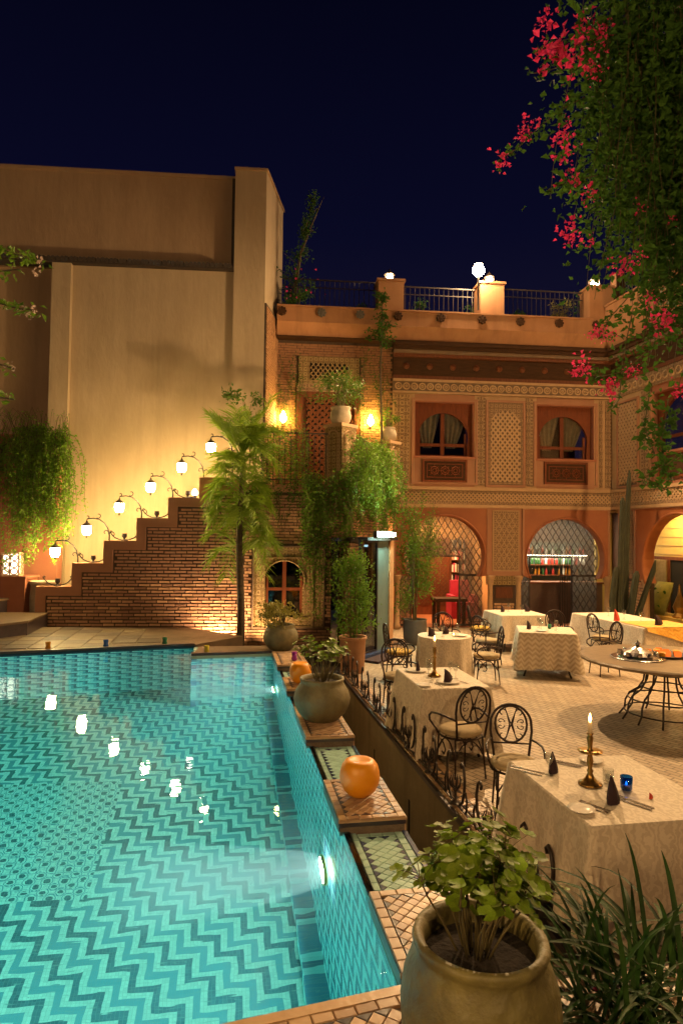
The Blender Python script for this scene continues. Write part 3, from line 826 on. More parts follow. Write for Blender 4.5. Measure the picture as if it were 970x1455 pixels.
def lattice(x0, x1, z0, z1, y0, y1, sp, w, inside=None, step=None, ang=1.0):
    """crossing diagonal bars clipped to a rectangle (and to inside(x, z))"""
    mb = MB(); step = step or sp*0.25
    for sgn in (1, -1):
        k = x0 - (z1-z0)/ang - sp
        while k < x1 + (z1-z0)/ang + sp:
            # x = k + sgn*(z - z0)/ang
            run = None
            m = int((z1-z0)/step) + 1
            for i in range(m+1):
                z = z0 + (z1-z0)*i/m
                x = k + sgn*(z-z0)/ang if sgn == 1 else k + (z1-z0)/ang*0 - (z-z0)/ang + 0
                ok = x0 <= x <= x1 and (inside is None or inside(x, z))
                if ok:
                    if run is None: run = (x, z)
                    last = (x, z)
                if (not ok or i == m) and run is not None:
                    if abs(last[1]-run[1]) > step*0.5:
                        a, b = run, last
                        L = math.hypot(b[0]-a[0], b[1]-a[1]); px, pz = -(b[1]-a[1])/L*w/2, (b[0]-a[0])/L*w/2
                        off = 0.0 if sgn == 1 else 0.002
                        mb.prism([(a[0]+px,a[1]+pz),(a[0]-px,a[1]-pz),(b[0]-px,b[1]-pz),(b[0]+px,b[1]+pz)], y0+off, y1+off)
                    run = None
            k += sp
    return mb

def frame(x0, x1, z0, z1, w, y0, y1):
    return MB().box(x0, x1, y0, y1, z1-w, z1).box(x0, x1, y0, y1, z0, z0+w).box(x0, x0+w, y0, y1, z0+w, z1-w).box(x1-w, x1, y0, y1, z0+w, z1-w)

def ring_mb(cx, y, cz, r, t, n=10, k=4):
    return [(cx + r*math.cos(2*math.pi*i/n), y, cz + r*math.sin(2*math.pi*i/n)) for i in range(n)]

def brick_mesh(l, h, d, mk, var):
    mb = MB()
    j = lambda: random.uniform(-0.05, 0.05)*h*1.6
    x, z = l/2, h/2
    vs = [(-x+j(), 0, -z+j()), (x+j(), 0, -z+j()), (x+j(), 0, z+j()), (-x+j(), 0, z+j())]
    vs = [(a*0.985, -d+random.uniform(-0.003,0.003), c*0.94) for a, b, c in vs] + [(a, 0.0, c) for a, b, c in vs]
    mb.add(vs, [(0,1,2,3),(0,4,5,1),(1,5,6,2),(2,6,7,3),(3,7,4,0)])
    return mb.mesh('brick', M[mk])

def bricks(root, x0, x1, z0, z1, y, course, length, joint, mk, inside, nobj=300, depth=0.022, order=None):
    meshes = [brick_mesh(length-joint*0.7, course-joint, depth, mk, k) for k in range(8)]
    spots = []
    nr = int((z1-z0)/course)
    for r_ in range(nr):
        z = z0 + (r_+0.5)*course
        x = x0 - (0.5*length if r_ % 2 else 0) + random.uniform(-0.03, 0.03)
        while x < x1 + length:
            xc = x + length/2
            if x0 <= xc - length*0.45 and xc + length*0.45 <= x1 and inside(xc, z) and inside(xc-length*0.42, z) and inside(xc+length*0.42, z):
                spots.append((xc + random.uniform(-0.006, 0.006), z + random.uniform(-0.004, 0.004), 1.0))
            else:
                # cut pieces at edges
                xs = [xc + length*0.42*q/4 for q in range(-4, 5)]
                ok = [q for q in xs if x0+0.01 <= q <= x1-0.01 and inside(q, z)]
                if len(ok) >= 3 and len(ok) < 9:
                    spots.append(((ok[0]+ok[-1])/2, z, (ok[-1]-ok[0])/(length*0.84)))
            x += length
    if order: spots.sort(key=order)
    for i, (x, z, s) in enumerate(spots[:nobj]):
        link_obj('brick', random.choice(meshes), root, (x, y - random.uniform(0, 0.006), z), (0, random.gauss(0, 0.006), 0), (s, 1, 1))
    rest = spots[nobj:]
    if rest:
        mb = MB()
        for x, z, s in rest:
            l, h = (length-joint*0.7)*s/2, (course-joint)/2
            yy = y - random.uniform(0, 0.006)
            vs = [(x-l*0.98, yy-depth, z-h*0.94), (x+l*0.98, yy-depth, z-h*0.94), (x+l*0.98, yy-depth, z+h*0.94), (x-l*0.98, yy-depth, z+h*0.94),
                  (x-l, yy, z-h), (x+l, yy, z-h), (x+l, yy, z+h), (x-l, yy, z+h)]
            mb.add(vs, [(0,1,2,3),(0,4,5,1),(1,5,6,2),(2,6,7,3),(3,7,4,0)])
        mb.build('brickwork', M[mk], root, kind='stuff')

# ---------------------------------------------------------------- courtyard house (back facade)
FH = thing('courtyard_house', 'two storey courtyard house with carved stucco bays, two gated arches and roof terrace', 'building', (3.429, 16.698, 0), 5.5)
# local x along the facade, -y towards the courtyard
X0, X1 = -2.18, 3.62
# lower storey: orange horseshoe panels
for cx, xa, xb, top in ((-0.82, -2.10, 0.30, 2.86), (2.37, 1.24, 3.52, 2.82)):
    Rr = 1.03
    arch_panel(xa, xb, 1.36, 3.08, cx, top-Rr, Rr, 0.90, -0.02, 0.22).build('arch_panel', M['plaster_orange'], FH, fixn=True)
    a = arc_pts(cx, top-Rr, Rr+0.03, 0.94, 28)
    MB().tube([(p[0], -0.025, p[1]) for p in a], 0.028, 5).build('arch_moulding', M['plaster_orange'], FH, smooth=True)
    MB().box(xa-0.03, xb+0.03, -0.045, 0.0, 3.055, 3.105).box(xa-0.03, xa+0.02, -0.045, 0.0, 1.38, 3.055).box(xb-0.02, xb+0.03, -0.045, 0.0, 1.38, 3.055).build('panel_frame', M['plaster_pink'], FH)
# carved strip between the arches, with its own frame
MB().box(0.345, 1.20, 0.0, 0.25, 1.36, 3.08).build('pier', M['plaster_pink'], FH)
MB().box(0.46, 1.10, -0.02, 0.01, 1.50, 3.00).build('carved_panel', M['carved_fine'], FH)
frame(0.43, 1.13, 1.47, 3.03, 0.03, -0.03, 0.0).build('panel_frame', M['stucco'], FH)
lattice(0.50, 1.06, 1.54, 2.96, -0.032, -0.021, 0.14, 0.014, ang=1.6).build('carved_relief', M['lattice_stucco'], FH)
MB().box(0.345, 1.20, 0.02, 0.25, 1.12, 1.36).build('bracket_block', M['carved_yel'], FH)
# brick niche under the strip
MB().box(0.50, 1.05, 0.10, 0.30, 0.0, 1.12).build('niche_back', M['mortar'], FH)
bricks(FH, 0.50, 1.05, 0.02, 0.72, 0.10, 0.07, 0.19, 0.014, 'brick', lambda x, z: True, 60)
MB().box(0.55, 1.0, 0.07, 0.12, 0.78, 1.06).build('niche_shelf', M['wood'], FH)
# columns
for cx in (-2.02, 0.40, 1.14, 3.52):
    c = MB().lathe([(0.10,0.0),(0.10,0.10),(0.075,0.14),(0.068,0.6),(0.064,1.10),(0.08,1.13),(0.07,1.16),(0.10,1.27),(0.125,1.33),(0.125,1.36)], 14, (cx, 0.06, 0))
    c.build('column', M['stucco'], FH, smooth=True)
# storey band with lozenge relief
MB().box(X0, X1, -0.03, 0.28, 3.08, 3.60).build('storey_band', M['stucco_dark'], FH)
MB().box(X0, X1, -0.07, 0.0, 3.08, 3.16).build('band_moulding', M['stucco'], FH)
MB().box(X0, X1, -0.09, 0.0, 3.52, 3.60).build('band_moulding', M['stucco'], FH)
MB().box(X0, X1, -0.055, 0.0, 3.16, 3.23).build('band_moulding', M['carved_fine'], FH)
MB().box(X0, X1, -0.055, 0.0, 3.46, 3.52).build('band_moulding', M['carved_fine'], FH)
lattice(X0, X1, 3.235, 3.455, -0.056, -0.03, 0.105, 0.032).build('lozenge_relief', M['lattice_stucco'], FH)
# upper storey wall pieces around the windows (each bay a box frame)
def upper_window(cx):
    xa, xb = cx-0.76, cx+0.76
    zb, zt = 4.38, 5.77
    w = arch_panel(xa, xb, zb, zt, cx, 4.86, 0.66, 0.64, 0.16, 0.24)
    win = w.build('window', M['wood_red'], FH, fixn=True)
    # reveals
    MB().box(xa-0.02, xa, 0.0, 0.3, zb, zt).box(xb, xb+0.02, 0.0, 0.3, zb, zt).box(xa-0.02, xb+0.02, 0.0, 0.3, zt, zt+0.02).box(xa-0.05, xb+0.05, -0.04, 0.3, zb-0.05, zb).build('reveal', M['plaster_red'], win)
    MB().box(cx-0.05, cx+0.05, 0.24, 0.30, zb, 5.52).box(cx-0.64, cx+0.64, 0.245, 0.295, 4.66, 4.74).box(cx-0.64, cx+0.64, 0.245, 0.295, zb, zb+0.06).box(cx-0.64, cx-0.58, 0.245, 0.295, zb+0.06, 5.0).box(cx+0.58, cx+0.64, 0.245, 0.295, zb+0.06, 5.0).build('mullion', M['wood_red'], win)
    MB().box(cx-0.66, cx-0.05, 0.268, 0.273, zb, 5.53).build('pane', M['pane'], win)
    MB().box(cx+0.05, cx+0.66, 0.268, 0.273, zb, 5.53).build('pane', M['pane'], win)
    # gathered curtains behind the panes
    for sgn in (-1, 1):
        mb = MB(); nx, nz = 22, 14
        vs = []
        for j in range(nz+1):
            t_ = j/nz; z = 5.58 - t_*0.95
            wd = 0.60*(1-0.62*t_**1.5)
            for i in range(nx+1):
                f = i/nx
                x = cx - 0.02 - (0.0 + f*wd) - 0.42*t_*(1.0 if sgn < 0 else 0.0) * (0.55)
                if sgn > 0: x = cx + 0.03 + f*wd + 0.10*t_
                vs.append((x, 0.35 + 0.03*math.sin(f*24 + t_*2), z))
        fs = [(j*(nx+1)+i, j*(nx+1)+i+1, (j+1)*(nx+1)+i+1, (j+1)*(nx+1)+i) for j in range(nz) for i in range(nx)]
        mb.add(vs, fs); mb.build('curtain', M['curtain'], win, smooth=True)
    MB().box(cx-1.0, cx+1.0, 1.6, 1.65, 4.0, 6.0).box(cx-1.0, cx+1.0, 0.3, 1.6, 4.2, 4.25).build('room_wall', M['wood_dark'], win)
    # tiled wooden panel under the window
    pn = MB().box(cx-0.58, cx+0.58, -0.035, 0.02, 3.72, 4.30).build('spandrel_panel', M['wood_dark'], FH)
    frame(cx-0.58, cx+0.58, 3.72, 4.30, 0.05, -0.05, -0.034).build('panel_border', M['wood_red'], pn)
    frame(cx-0.47, cx+0.47, 3.83, 4.19, 0.022, -0.048, -0.034).build('panel_border', M['wood_red'], pn)
    st = MB()
    for k in range(3):
        px = cx + (k-1)*0.27
        st.tube(ring_mb(px, -0.044, 4.01, 0.10, 0, 12), 0.014, 4, True)
        st.tube(ring_mb(px, -0.044, 4.01, 0.05, 0, 8), 0.013, 4, True)
        for q in range(8):
            a = math.pi*q/4
            st.tube([(px+0.05*math.cos(a), -0.044, 4.01+0.05*math.sin(a)), (px+0.15*math.cos(a), -0.044, 4.01+0.15*math.sin(a))], 0.008, 4)
    st.build('star_inlay', M['wood_red'], pn)
for cx in (-0.83, 2.37): upper_window(cx)
def pw(a, b, c, d, name='upper_wall', m='stucco', y=0.0):
    MB().box(a, b, y, 0.28, c, d).build(name, M[m], FH)
pw(X0, -1.61, 3.60, 5.97); pw(-0.05, 1.59, 3.60, 5.97); pw(3.15, X1, 3.60, 5.97)
for cx in (-0.83, 2.37):
    pw(cx-0.78, cx+0.78, 3.60, 4.33, 'window_apron', 'plaster_pink', 0.002)
    pw(cx-0.78, cx+0.78, 5.79, 5.97, 'window_head', 'plaster_pink', 0.002)
    frame(cx-0.86, cx+0.86, 3.66, 5.86, 0.06, -0.03, 0.0).build('bay_frame', M['plaster_pink'], FH)
# vertical carved strips
for a, b in ((-2.12, -1.76), (-0.02+0.04, 0.22), (1.30, 1.48), (3.27, 3.36), (3.44, 3.60)):
    MB().box(a, b, -0.025, 0.0, 3.66, 5.93).build('carved_strip', M['carved'], FH)
# lozenge panel
MB().box(0.30, 1.22, -0.012, 0.0, 3.66, 5.80).build('panel_ground', M['stucco_dark'], FH)
frame(0.24, 1.28, 3.62, 5.86, 0.06, -0.045, 0.0).build('panel_frame', M['plaster_pink'], FH)
frame(0.31, 1.21, 3.70, 5.79, 0.05, -0.038, 0.0).build('panel_frame', M['carved_fine'], FH)
az = arc_pts(0.76, 5.20, 0.42, 0.40, 18)
def in_arch(x, z): return (z < 5.2 and abs(x-0.76) < 0.40) or ((x-0.76)**2 + (z-5.2)**2 < 0.40**2)
lattice(0.36, 1.16, 3.76, 5.62, -0.034, -0.012, 0.125, 0.040, in_arch, 0.02, 1.25).build('lozenge_relief', M['lattice_stucco'], FH)
arch_panel(0.36, 1.16, 3.75, 5.74, 0.76, 5.2, 0.395, 0.39, -0.03, -0.008).build('spandrel', M['carved_fine'], FH, fixn=True)
# frieze of rings
MB().box(X0, X1, -0.035, 0.28, 5.97, 6.33).build('frieze', M['stucco_dark'], FH)
MB().box(X0, X1, -0.075, 0.0, 5.97, 6.02).build('frieze_moulding', M['stucco'], FH)
MB().box(X0, X1, -0.075, 0.0, 6.27, 6.33).build('frieze_moulding', M['stucco'], FH)
for k in range(28):
    cx = X0 + 0.14 + k*0.205
    MB().tube(ring_mb(cx, -0.042, 6.145, 0.078, 0, 12), 0.020, 5, True).tube(ring_mb(cx, -0.042, 6.145, 0.028, 0, 8), 0.016, 4, True).build('frieze_ring', M['lattice_stucco'], FH, smooth=True)
# timber cornice, stepping outwards
lev = [(6.33,6.42,0.06,'wood'),(6.42,6.88,0.05,'wood_dark'),(6.88,6.96,0.14,'wood'),(6.96,7.04,0.20,'stucco_dark'),(7.04,7.13,0.27,'wood_dark'),(7.13,7.21,0.33,'wood_dark')]
for a, b, pr, mk in lev:
    MB().box(X0, X1+0.3, -pr, 0.28, a, b).build('cornice_board', M[mk], FH)
for k in range(9):
    MB().lathe([(0.0,-0.0),(0.05,0.012),(0.078,0.04),(0.085,0.07)], 12, (0,0,0)).build('boss', M['wood'], FH, smooth=True)
    o = bpy.context.scene.collection.objects[-1]
    o.rotation_euler = (math.pi/2*1.0, 0, 0); o.location = (-1.85 + k*0.605, -0.05, 6.66)
    o.rotation_euler = (-math.pi/2, 0, 0); o.location = (-1.85 + k*0.605, -0.115, 6.66)
# left brick part of the facade, behind the balcony
XL = -5.12
MB().box(XL, X0, 0.02, 0.28, 3.2, 7.21).build('brick_backing', M['mortar'], FH)
def in_bw(x, z):
    return not (-4.62 < x < -3.0 and z < 6.85)
bricks(FH, XL, X0, 3.36, 7.19, 0.02, 0.062, 0.20, 0.012, 'brick_small', in_bw, 300, 0.018, order=lambda s: abs(s[1]-5.0))
# door with pierced lattice and lunette above
MB().box(-4.60, -3.02, -0.03, 0.02, 5.92, 6.12).build('lintel', M['carved'], FH)
MB().box(-4.56, -3.04, -0.02, 0.02, 6.12, 6.82).build('lunette_panel', M['carved_yel'], FH)
MB().box(-4.28, -3.32, -0.028, -0.018, 6.22, 6.66).build('lunette_void', M['void'], FH)
def in_lun(x, z): return abs(x+3.8) < 0.48 and z > 6.22 and ((x+3.8)/0.48)**2 + ((z-6.40)/0.26)**2 < 1 or (z < 6.40 and abs(x+3.8) < 0.47)
lattice(-4.28, -3.32, 6.22, 6.66, -0.055, -0.03, 0.12, 0.028, None, 0.02, 1.3).build('lunette_lattice', M['carved_yel'], FH)
dr = MB().box(-4.60, -3.02, -0.015, 0.02, 3.35, 5.92).build('door', M['wood'], FH)
MB().box(-4.36, -3.26, -0.03, -0.012, 3.4, 5.80).build('door_void', M['void'], dr)
lt = lattice(-4.36, -3.26, 3.4, 5.80, -0.055, -0.031, 0.17, 0.05)
for i in range(7):
    for j in range(14):
        lt.tube(ring_mb(-4.275+i*0.17, -0.045, 3.5+j*0.17, 0.05, 0, 6), 0.016, 4, True)
lt.build('door_lattice', M['wood'], dr)
frame(-4.60, -3.02, 3.33, 5.92, 0.14, -0.06, -0.015).build('door_frame', M['wood'], dr)
# parapet
PX0, PX1 = -5.12, 3.70
MB().box(PX0, PX1, -0.30, 0.25, 7.21, 7.24).build('parapet_soffit', M['wood_dark'], FH)
MB().prism([(-0.26,7.24),(-0.40,7.56),(-0.40,7.58),(0.25,7.58),(0.25,7.24)], PX0, PX1).build('parapet_cove', M['plaster_parapet'], FH)
o = COL.objects[-1]
me = o.data
for v in me.vertices: v.co = (v.co.y, v.co.x, v.co.z)
bm = bmesh.new(); bm.from_mesh(me); bmesh.ops.recalc_face_normals(bm, faces=bm.faces[:]); bm.to_mesh(me); bm.free()
MB().box(PX0, PX1, -0.38, 0.25, 7.58, 7.93).build('parapet', M['plaster_parapet'], FH)
MB().box(PX0, PX1, -0.42, 0.27, 7.93, 7.97).build('parapet_coping', M['plaster_parapet'], FH)
for x in (-5.0, -4.03, -3.08, -2.13, -1.05, 0.01, 1.0, 2.02, 3.0, 3.5):
    gr = x in (-4.03, -3.08)
    b_ = MB()
    b_.lathe([(0.0,0.0),(0.06,0.01),(0.09,0.03),(0.095,0.07)], 12)
    for q in range(8):
        a = q*math.pi/4
        b_.lathe([(0.0,0.0),(0.03,0.01),(0.032,0.05)], 6, (0.085*math.cos(a), 0.085*math.sin(a), 0.0))
    o = b_.build('rosette', M['pot_grey'] if gr else M['wood_dark'], FH, smooth=False)
    o.rotation_euler = (-math.pi/2, 0, 0); o.location = (x, -0.45, 7.80)
# roof terrace behind the parapet
MB().box(PX0, 6.0, 0.25, 9.0, 7.3, 7.40).build('roof_floor', M['plaster_parapet'], FH)
posts = [(-2.62, -1.98, 8.76), (-0.02, 0.60, 8.82), (2.86, 3.50, 8.86)]
for a, b, zt in posts:
    p = MB().box(a, b, -0.34, 0.22, 7.97, zt-0.06).build('roof_post', M['plaster_parapet'], FH)
    MB().box(a-0.04, b+0.04, -0.38, 0.26, zt-0.06, zt).build('post_cap', M['plaster_parapet'], p)
def railing(x0, x1, zb, zt):
    rl = MB().box(x0, x1, -0.02, 0.01, zt-0.03, zt).box(x0, x1, -0.02, 0.01, zb+0.06, zb+0.085).box(x0, x1, -0.02, 0.01, zt-0.22, zt-0.20)
    o = rl.build('railing', M['iron'], FH)
    x = x0 + 0.06
    me = MB().tube([(0, -0.005, zb+0.0), (0, -0.005, zt-0.02)], 0.010, 5).mesh('baluster', M['iron'])
    while x < x1:
        link_obj('baluster', me, o, (x, 0, 0))
        if int((x-x0)/0.12) % 2:
            pass
        x += 0.125
railing(-5.0, -2.66, 7.97, 8.78); railing(-1.94, -0.06, 7.97, 8.72); railing(0.64, 2.82, 7.97, 8.78)
# gates in the two arches
def gate(cx, xa, xb, oa, ob, oz):
    g = MB().box(oa-0.03, oa, 0.42, 0.46, 0, oz).box(ob, ob+0.03, 0.42, 0.46, 0, oz).box(oa, ob, 0.42, 0.46, oz-0.03, oz+0.01).build('gate_frame', M['iron'], FH)
    def ins(x, z):
        if oa-0.02 < x < ob+0.02 and z < oz: return False
        if z < 1.36: return xa < x < xb
        return (x-cx)**2 + (z-1.82)**2 < 1.10**2
    lattice(xa, xb, 0.05, 2.95, 0.43, 0.45, 0.17, 0.016, ins, 0.02, 1.6).build('grille', M['iron'], g)
    a = arc_pts(cx, 1.82, 1.12, 1.02, 20)
    pts = [(xa,0.0),(oa-0.02,0.0),(oa-0.02,oz+0.01),(ob+0.02,oz+0.01),(ob+0.02,0.0),(xb,0.0),(xb,1.36)] + a + [(xa,1.36)]
    MB().prism(pts, 0.475, 0.485).build('gate_glazing', M['grille_glass'], g, fixn=True)
    for (p, q, z) in ((xa, oa, 1.32), (ob, xb, 1.32), (xa, oa, 0.03), (ob, xb, 0.03)): MB().box(p, q, 0.425, 0.455, z, z+0.045).build('gate_rail', M['iron'], g)
gate(-0.82, -1.95, 0.32, -1.56, -0.32, 1.84)
gate(2.37, 1.22, 3.44, 1.60, 2.72, 1.83)
# half open leaf of the bar gate
gl_ = MB()
for k in range(4): gl_.box(2.30+k*0.09, 2.315+k*0.09, 0.18+k*0.06, 0.20+k*0.06, 0.03, 1.80)
gl_.build('gate_leaf', M['iron'], FH)
# rooms behind: salon (left) and bar (right)
def room(name, x0, x1, y1, m):
    r_ = MB().box(x0, x1, y1, y1+0.1, 0, 3.1).box(x0-0.1, x0, 0.5, y1, 0, 3.1).box(x1, x1+0.1, 0.5, y1, 0, 3.1).build(name, M[m], FH)
    MB().box(x0, x1, 0.30, y1, 3.02, 3.1).build('ceiling', M['stucco'], r_)
    MB().box(x0, x1, 0.30, y1, 0.004, 0.02).build('room_floor', M['plaster_orange'], r_)
    return r_
sal = room('salon', -2.6, 0.82, 3.2, 'room_wall')
MB().box(-1.2, 0.3, 1.4, 2.6, 2.98, 3.015).build('ceiling_light', M['lamp_room'], sal)
cab = MB().box(-1.00, 0.08, 2.9, 3.18, 0.0, 2.3).build('carved_cupboard', M['wood_red'], sal)
for k in range(2):
    lattice(-0.95+k*0.52, -0.48+k*0.52, 0.3, 2.2, 2.88, 2.90, 0.12, 0.03).build('cupboard_door', M['wood'], cab)
bk = MB().box(0.10, 0.13, 2.85, 3.18, 0.3, 2.2).box(0.58, 0.61, 2.85, 3.18, 0.3, 2.2).build('bookshelf', M['wood'], sal)
for k in range(5):
    z = 0.55 + k*0.36
    MB().box(0.13, 0.58, 2.85, 3.18, z, z+0.02).build('shelf', M['wood'], bk)
    x = 0.16
    while x < 0.53:
        w = random.uniform(0.025, 0.05); h = random.uniform(0.2, 0.28)
        MB().box(x, x+w*0.9, 2.88, 3.1, z+0.02, z+0.02+h).build('book', M[random.choice(['china','void','red_cloth','tile_blue','stucco'])], bk)
        x += w
lattice(0.13, 0.58, 0.0, 0.5, 2.80, 2.83, 0.1, 0.02).build('cabinet_lattice', M['china'], bk)
bar = room('bar', 1.1, 4.3, 2.6, 'leather')
MB().box(1.5, 3.1, 1.2, 1.9, 2.98, 3.015).build('ceiling_light', M['lamp_bar'], bar)
MB().box(1.6, 4.1, 2.36, 2.40, 1.815, 1.824).build('shelf_light', M['lamp_shelf'], bar)
ct = MB().box(1.1, 3.9, 1.05, 1.5, 0.0, 1.08).build('bar_counter', M['leather'], bar)
MB().box(1.05, 3.95, 1.0, 1.55, 1.08, 1.13).build('counter_top', M['wood'], ct)
for k in range(3):
    z = 1.25 + k*0.30
    MB().box(1.55, 4.15, 2.35, 2.59, z-0.025, z).build('bottle_shelf', M['wood'], bar)
MB().box(1.55, 4.15, 2.57, 2.598, 1.1, 2.2).build('mirror', M['pale_wall'], bar)
# bottles standing on the bar shelves
bmats = [M['tumbler'], mat('bottle_green', (0.03,0.10,0.03), None, 4, 0.1, 0), mat('bottle_amber', (0.40,0.16,0.02), None, 4, 0.1, 0), mat('bottle_white', (0.6,0.6,0.55), None, 4, 0.2, 0), mat('bottle_red', (0.4,0.04,0.03), None, 4, 0.15, 0)]
bprof = [(0.036,0.0),(0.038,0.01),(0.038,0.15),(0.03,0.18),(0.013,0.205),(0.012,0.26),(0.015,0.262),(0.015,0.275)]
bme = [MB().lathe(bprof, 8).mesh('bottle', m, True) for m in bmats]
for k in range(3):
    z = 1.25 + k*0.30
    for i in range(24):
        mi = random.randrange(5)
        x = 1.62 + i*0.105 + random.uniform(-0.015, 0.015)
        a = R(5.5); y = 2.45
        o = link_obj('bottle', bme[mi], None, (3.429 + x*math.cos(a) - y*math.sin(a), 16.698 + x*math.sin(a) + y*math.cos(a), z), (0,0,0), (1,1,random.uniform(0.85,1.05)))
        tag(o, ['clear','dark green','amber','white','red'][mi] + ' bottle on the %s shelf behind the bar' % ['lowest','middle','top'][k], 'bottle', 'bottles behind the bar')
# small dark table and red armchair in the salon
def fw_(x, y, z): 
    a = R(5.5); return (3.429 + x*math.cos(a) - y*math.sin(a), 16.698 + x*math.sin(a) + y*math.cos(a), z)
t = thing('side_table', 'small dark wooden table inside the left arch', 'table', fw_(-0.5, 0.75, 0.02), 5.5)
MB().box(-0.42, 0.42, -0.3, 0.3, 0.62, 0.70).build('table_top', M['wood_dark'], t)
for sx_ in (-1, 1):
    for sy_ in (-1, 1): MB().box(sx_*0.34-0.04, sx_*0.34+0.04, sy_*0.24-0.04, sy_*0.24+0.04, 0, 0.62).build('leg', M['wood_dark'], t)
t = thing('armchair', 'red armchair beside the bookshelf in the salon', 'armchair', fw_(0.28, 2.2, 0.02), 5.5)
MB().box(-0.28,0.28,-0.3,0.3,0.0,0.45).build('seat', M['red_cloth'], t)
MB().box(-0.28,0.28,0.22,0.36,0.45,1.05).build('backrest', M['red_cloth'], t)
for s_ in (-1,1): MB().box(s_*0.33-0.06, s_*0.33+0.06, -0.3, 0.3, 0.0, 0.65).build('armrest', M['red_cloth'], t)

# ---------------------------------------------------------------- right wing
WH = thing('wing_house', 'right hand wing with carved stucco, tall windows and yellow lit arch', 'building', (7.03, 17.04, 0), 281)
W1 = 11.0
MB().box(0.28, 1.26, 0, 0.3, 1.36, 3.08).build('pier', M['plaster_pink'], WH)
MB().box(0.45, 0.88, -0.02, 0.0, 1.45, 3.02).build('carved_panel', M['carved_fine'], WH)
MB().box(0.28, 1.26, 0.05, 0.3, 0.0, 1.36).build('pier_base', M['mortar'], WH)
bricks(WH, 0.30, 1.24, 0.02, 1.3, 0.05, 0.075, 0.21, 0.015, 'brick', lambda x, z: True, 120)
for k in range(2):
    cx = 2.45 + k*3.6
    arch_panel(cx-1.45, cx+1.45, 1.36, 3.08, cx, 1.75, 1.15, 1.05, -0.02, 0.25).build('arch_panel', M['plaster_orange'], WH, fixn=True)
    MB().tube([(p[0], -0.025, p[1]) for p in arc_pts(cx, 1.75, 1.18, 1.08, 28)], 0.028, 5).build('arch_moulding', M['plaster_orange'], WH, smooth=True)
    MB().box(cx-1.48, cx+1.48, -0.045, 0.0, 3.055, 3.105).box(cx-1.48, cx-1.43, -0.045, 0.0, 1.38, 3.055).box(cx+1.43, cx+1.48, -0.045, 0.0, 1.38, 3.055).build('panel_frame', M['plaster_pink'], WH)
    MB().box(cx+1.45, cx+2.15, 0, 0.3, 0.0, 3.08).build('pier', M['plaster_pink'], WH)
    for sg in (-1, 1):
        MB().lathe([(0.10,0.0),(0.10,0.10),(0.075,0.14),(0.068,0.6),(0.064,1.10),(0.08,1.13),(0.07,1.16),(0.10,1.27),(0.125,1.33),(0.125,1.36)], 14, (cx+sg*1.17, 0.08, 0)).build('column', M['stucco'], WH, smooth=True)
MB().box(0, W1, -0.03, 0.3, 3.08, 3.60).build('storey_band', M['stucco_dark'], WH)
MB().box(0, W1, -0.07, 0, 3.08, 3.16).build('band_moulding', M['stucco'], WH)
MB().box(0, W1, -0.09, 0, 3.52, 3.60).build('band_moulding', M['stucco'], WH)
MB().box(0, W1, -0.055, 0, 3.16, 3.23).build('band_moulding', M['carved_fine'], WH)
lattice(0.0, 5.0, 3.235, 3.50, -0.056, -0.03, 0.115, 0.034).build('lozenge_relief', M['lattice_stucco'], WH)
MB().box(0, 1.55, 0, 0.3, 3.60, 5.97).build('upper_wall', M['stucco'], WH)
MB().box(0.30, 1.10, -0.012, 0, 3.66, 5.80).build('panel_ground', M['stucco_dark'], WH)
lattice(0.33, 1.07, 3.72, 5.75, -0.034, -0.012, 0.125, 0.040, None, 0.02, 1.25).build('lozenge_relief', M['lattice_stucco'], WH)
frame(0.26, 1.14, 3.62, 5.84, 0.05, -0.045, 0).build('panel_frame', M['plaster_pink'], WH)
MB().box(1.24, 1.50, -0.025, 0, 3.62, 5.93).build('carved_strip', M['carved'], WH)
for k in range(2):
    cx = 2.45 + k*3.6
    win = arch_panel(cx-0.85, cx+0.85, 4.38, 5.80, cx, 4.95, 0.70, 0.68, 0.16, 0.24).build('window', M['wood_red'], WH, fixn=True)
    MB().box(cx-0.05, cx+0.05, 0.24, 0.3, 4.38, 5.6).box(cx-0.7, cx+0.7, 0.245, 0.295, 4.7, 4.78).build('mullion', M['wood_red'], win)
    MB().box(cx-0.7, cx+0.7, 0.268, 0.273, 4.38, 5.64).build('pane', M['pane'], win)
    MB().box(cx-1.0, cx+1.0, 1.2, 1.25, 4.0, 6.0).build('room_wall', M['void'], win)
    MB().box(cx-0.90, cx-0.85, -0.02, 0.3, 3.6, 5.85).build('jamb', M['plaster_pink'], WH); MB().box(cx+0.85, cx+0.90, -0.02, 0.3, 3.6, 5.85).build('jamb', M['plaster_pink'], WH)
    MB().box(cx-0.85, cx+0.85, 0.02, 0.3, 3.60, 4.38).box(cx-0.85, cx+0.85, 0.02, 0.3, 5.80, 5.97).build('window_apron', M['plaster_red'], WH)
    pn = MB().box(cx-0.62, cx+0.62, -0.01, 0.03, 3.74, 4.32).build('spandrel_panel', M['wood_dark'], WH)
    frame(cx-0.62, cx+0.62, 3.74, 4.32, 0.05, -0.03, -0.01).build('panel_border', M['wood_red'], pn)
    MB().box(cx+0.90, cx+2.70, 0, 0.3, 3.60, 5.97).build('upper_wall', M['stucco'], WH)
MB().box(0, W1, -0.035, 0.3, 5.97, 6.33).build('frieze', M['carved_fine'], WH)
for k in range(20):
    MB().tube(ring_mb(0.16+k*0.22, -0.042, 6.145, 0.085, 0, 12), 0.022, 5, True).build('frieze_ring', M['lattice_stucco'], WH, smooth=True)
for a, b, pr, mk in lev: MB().box(0.0-0.0, W1, -pr-0.002, 0.3, a+0.002, b-0.002).build('cornice_board', M[mk], WH)
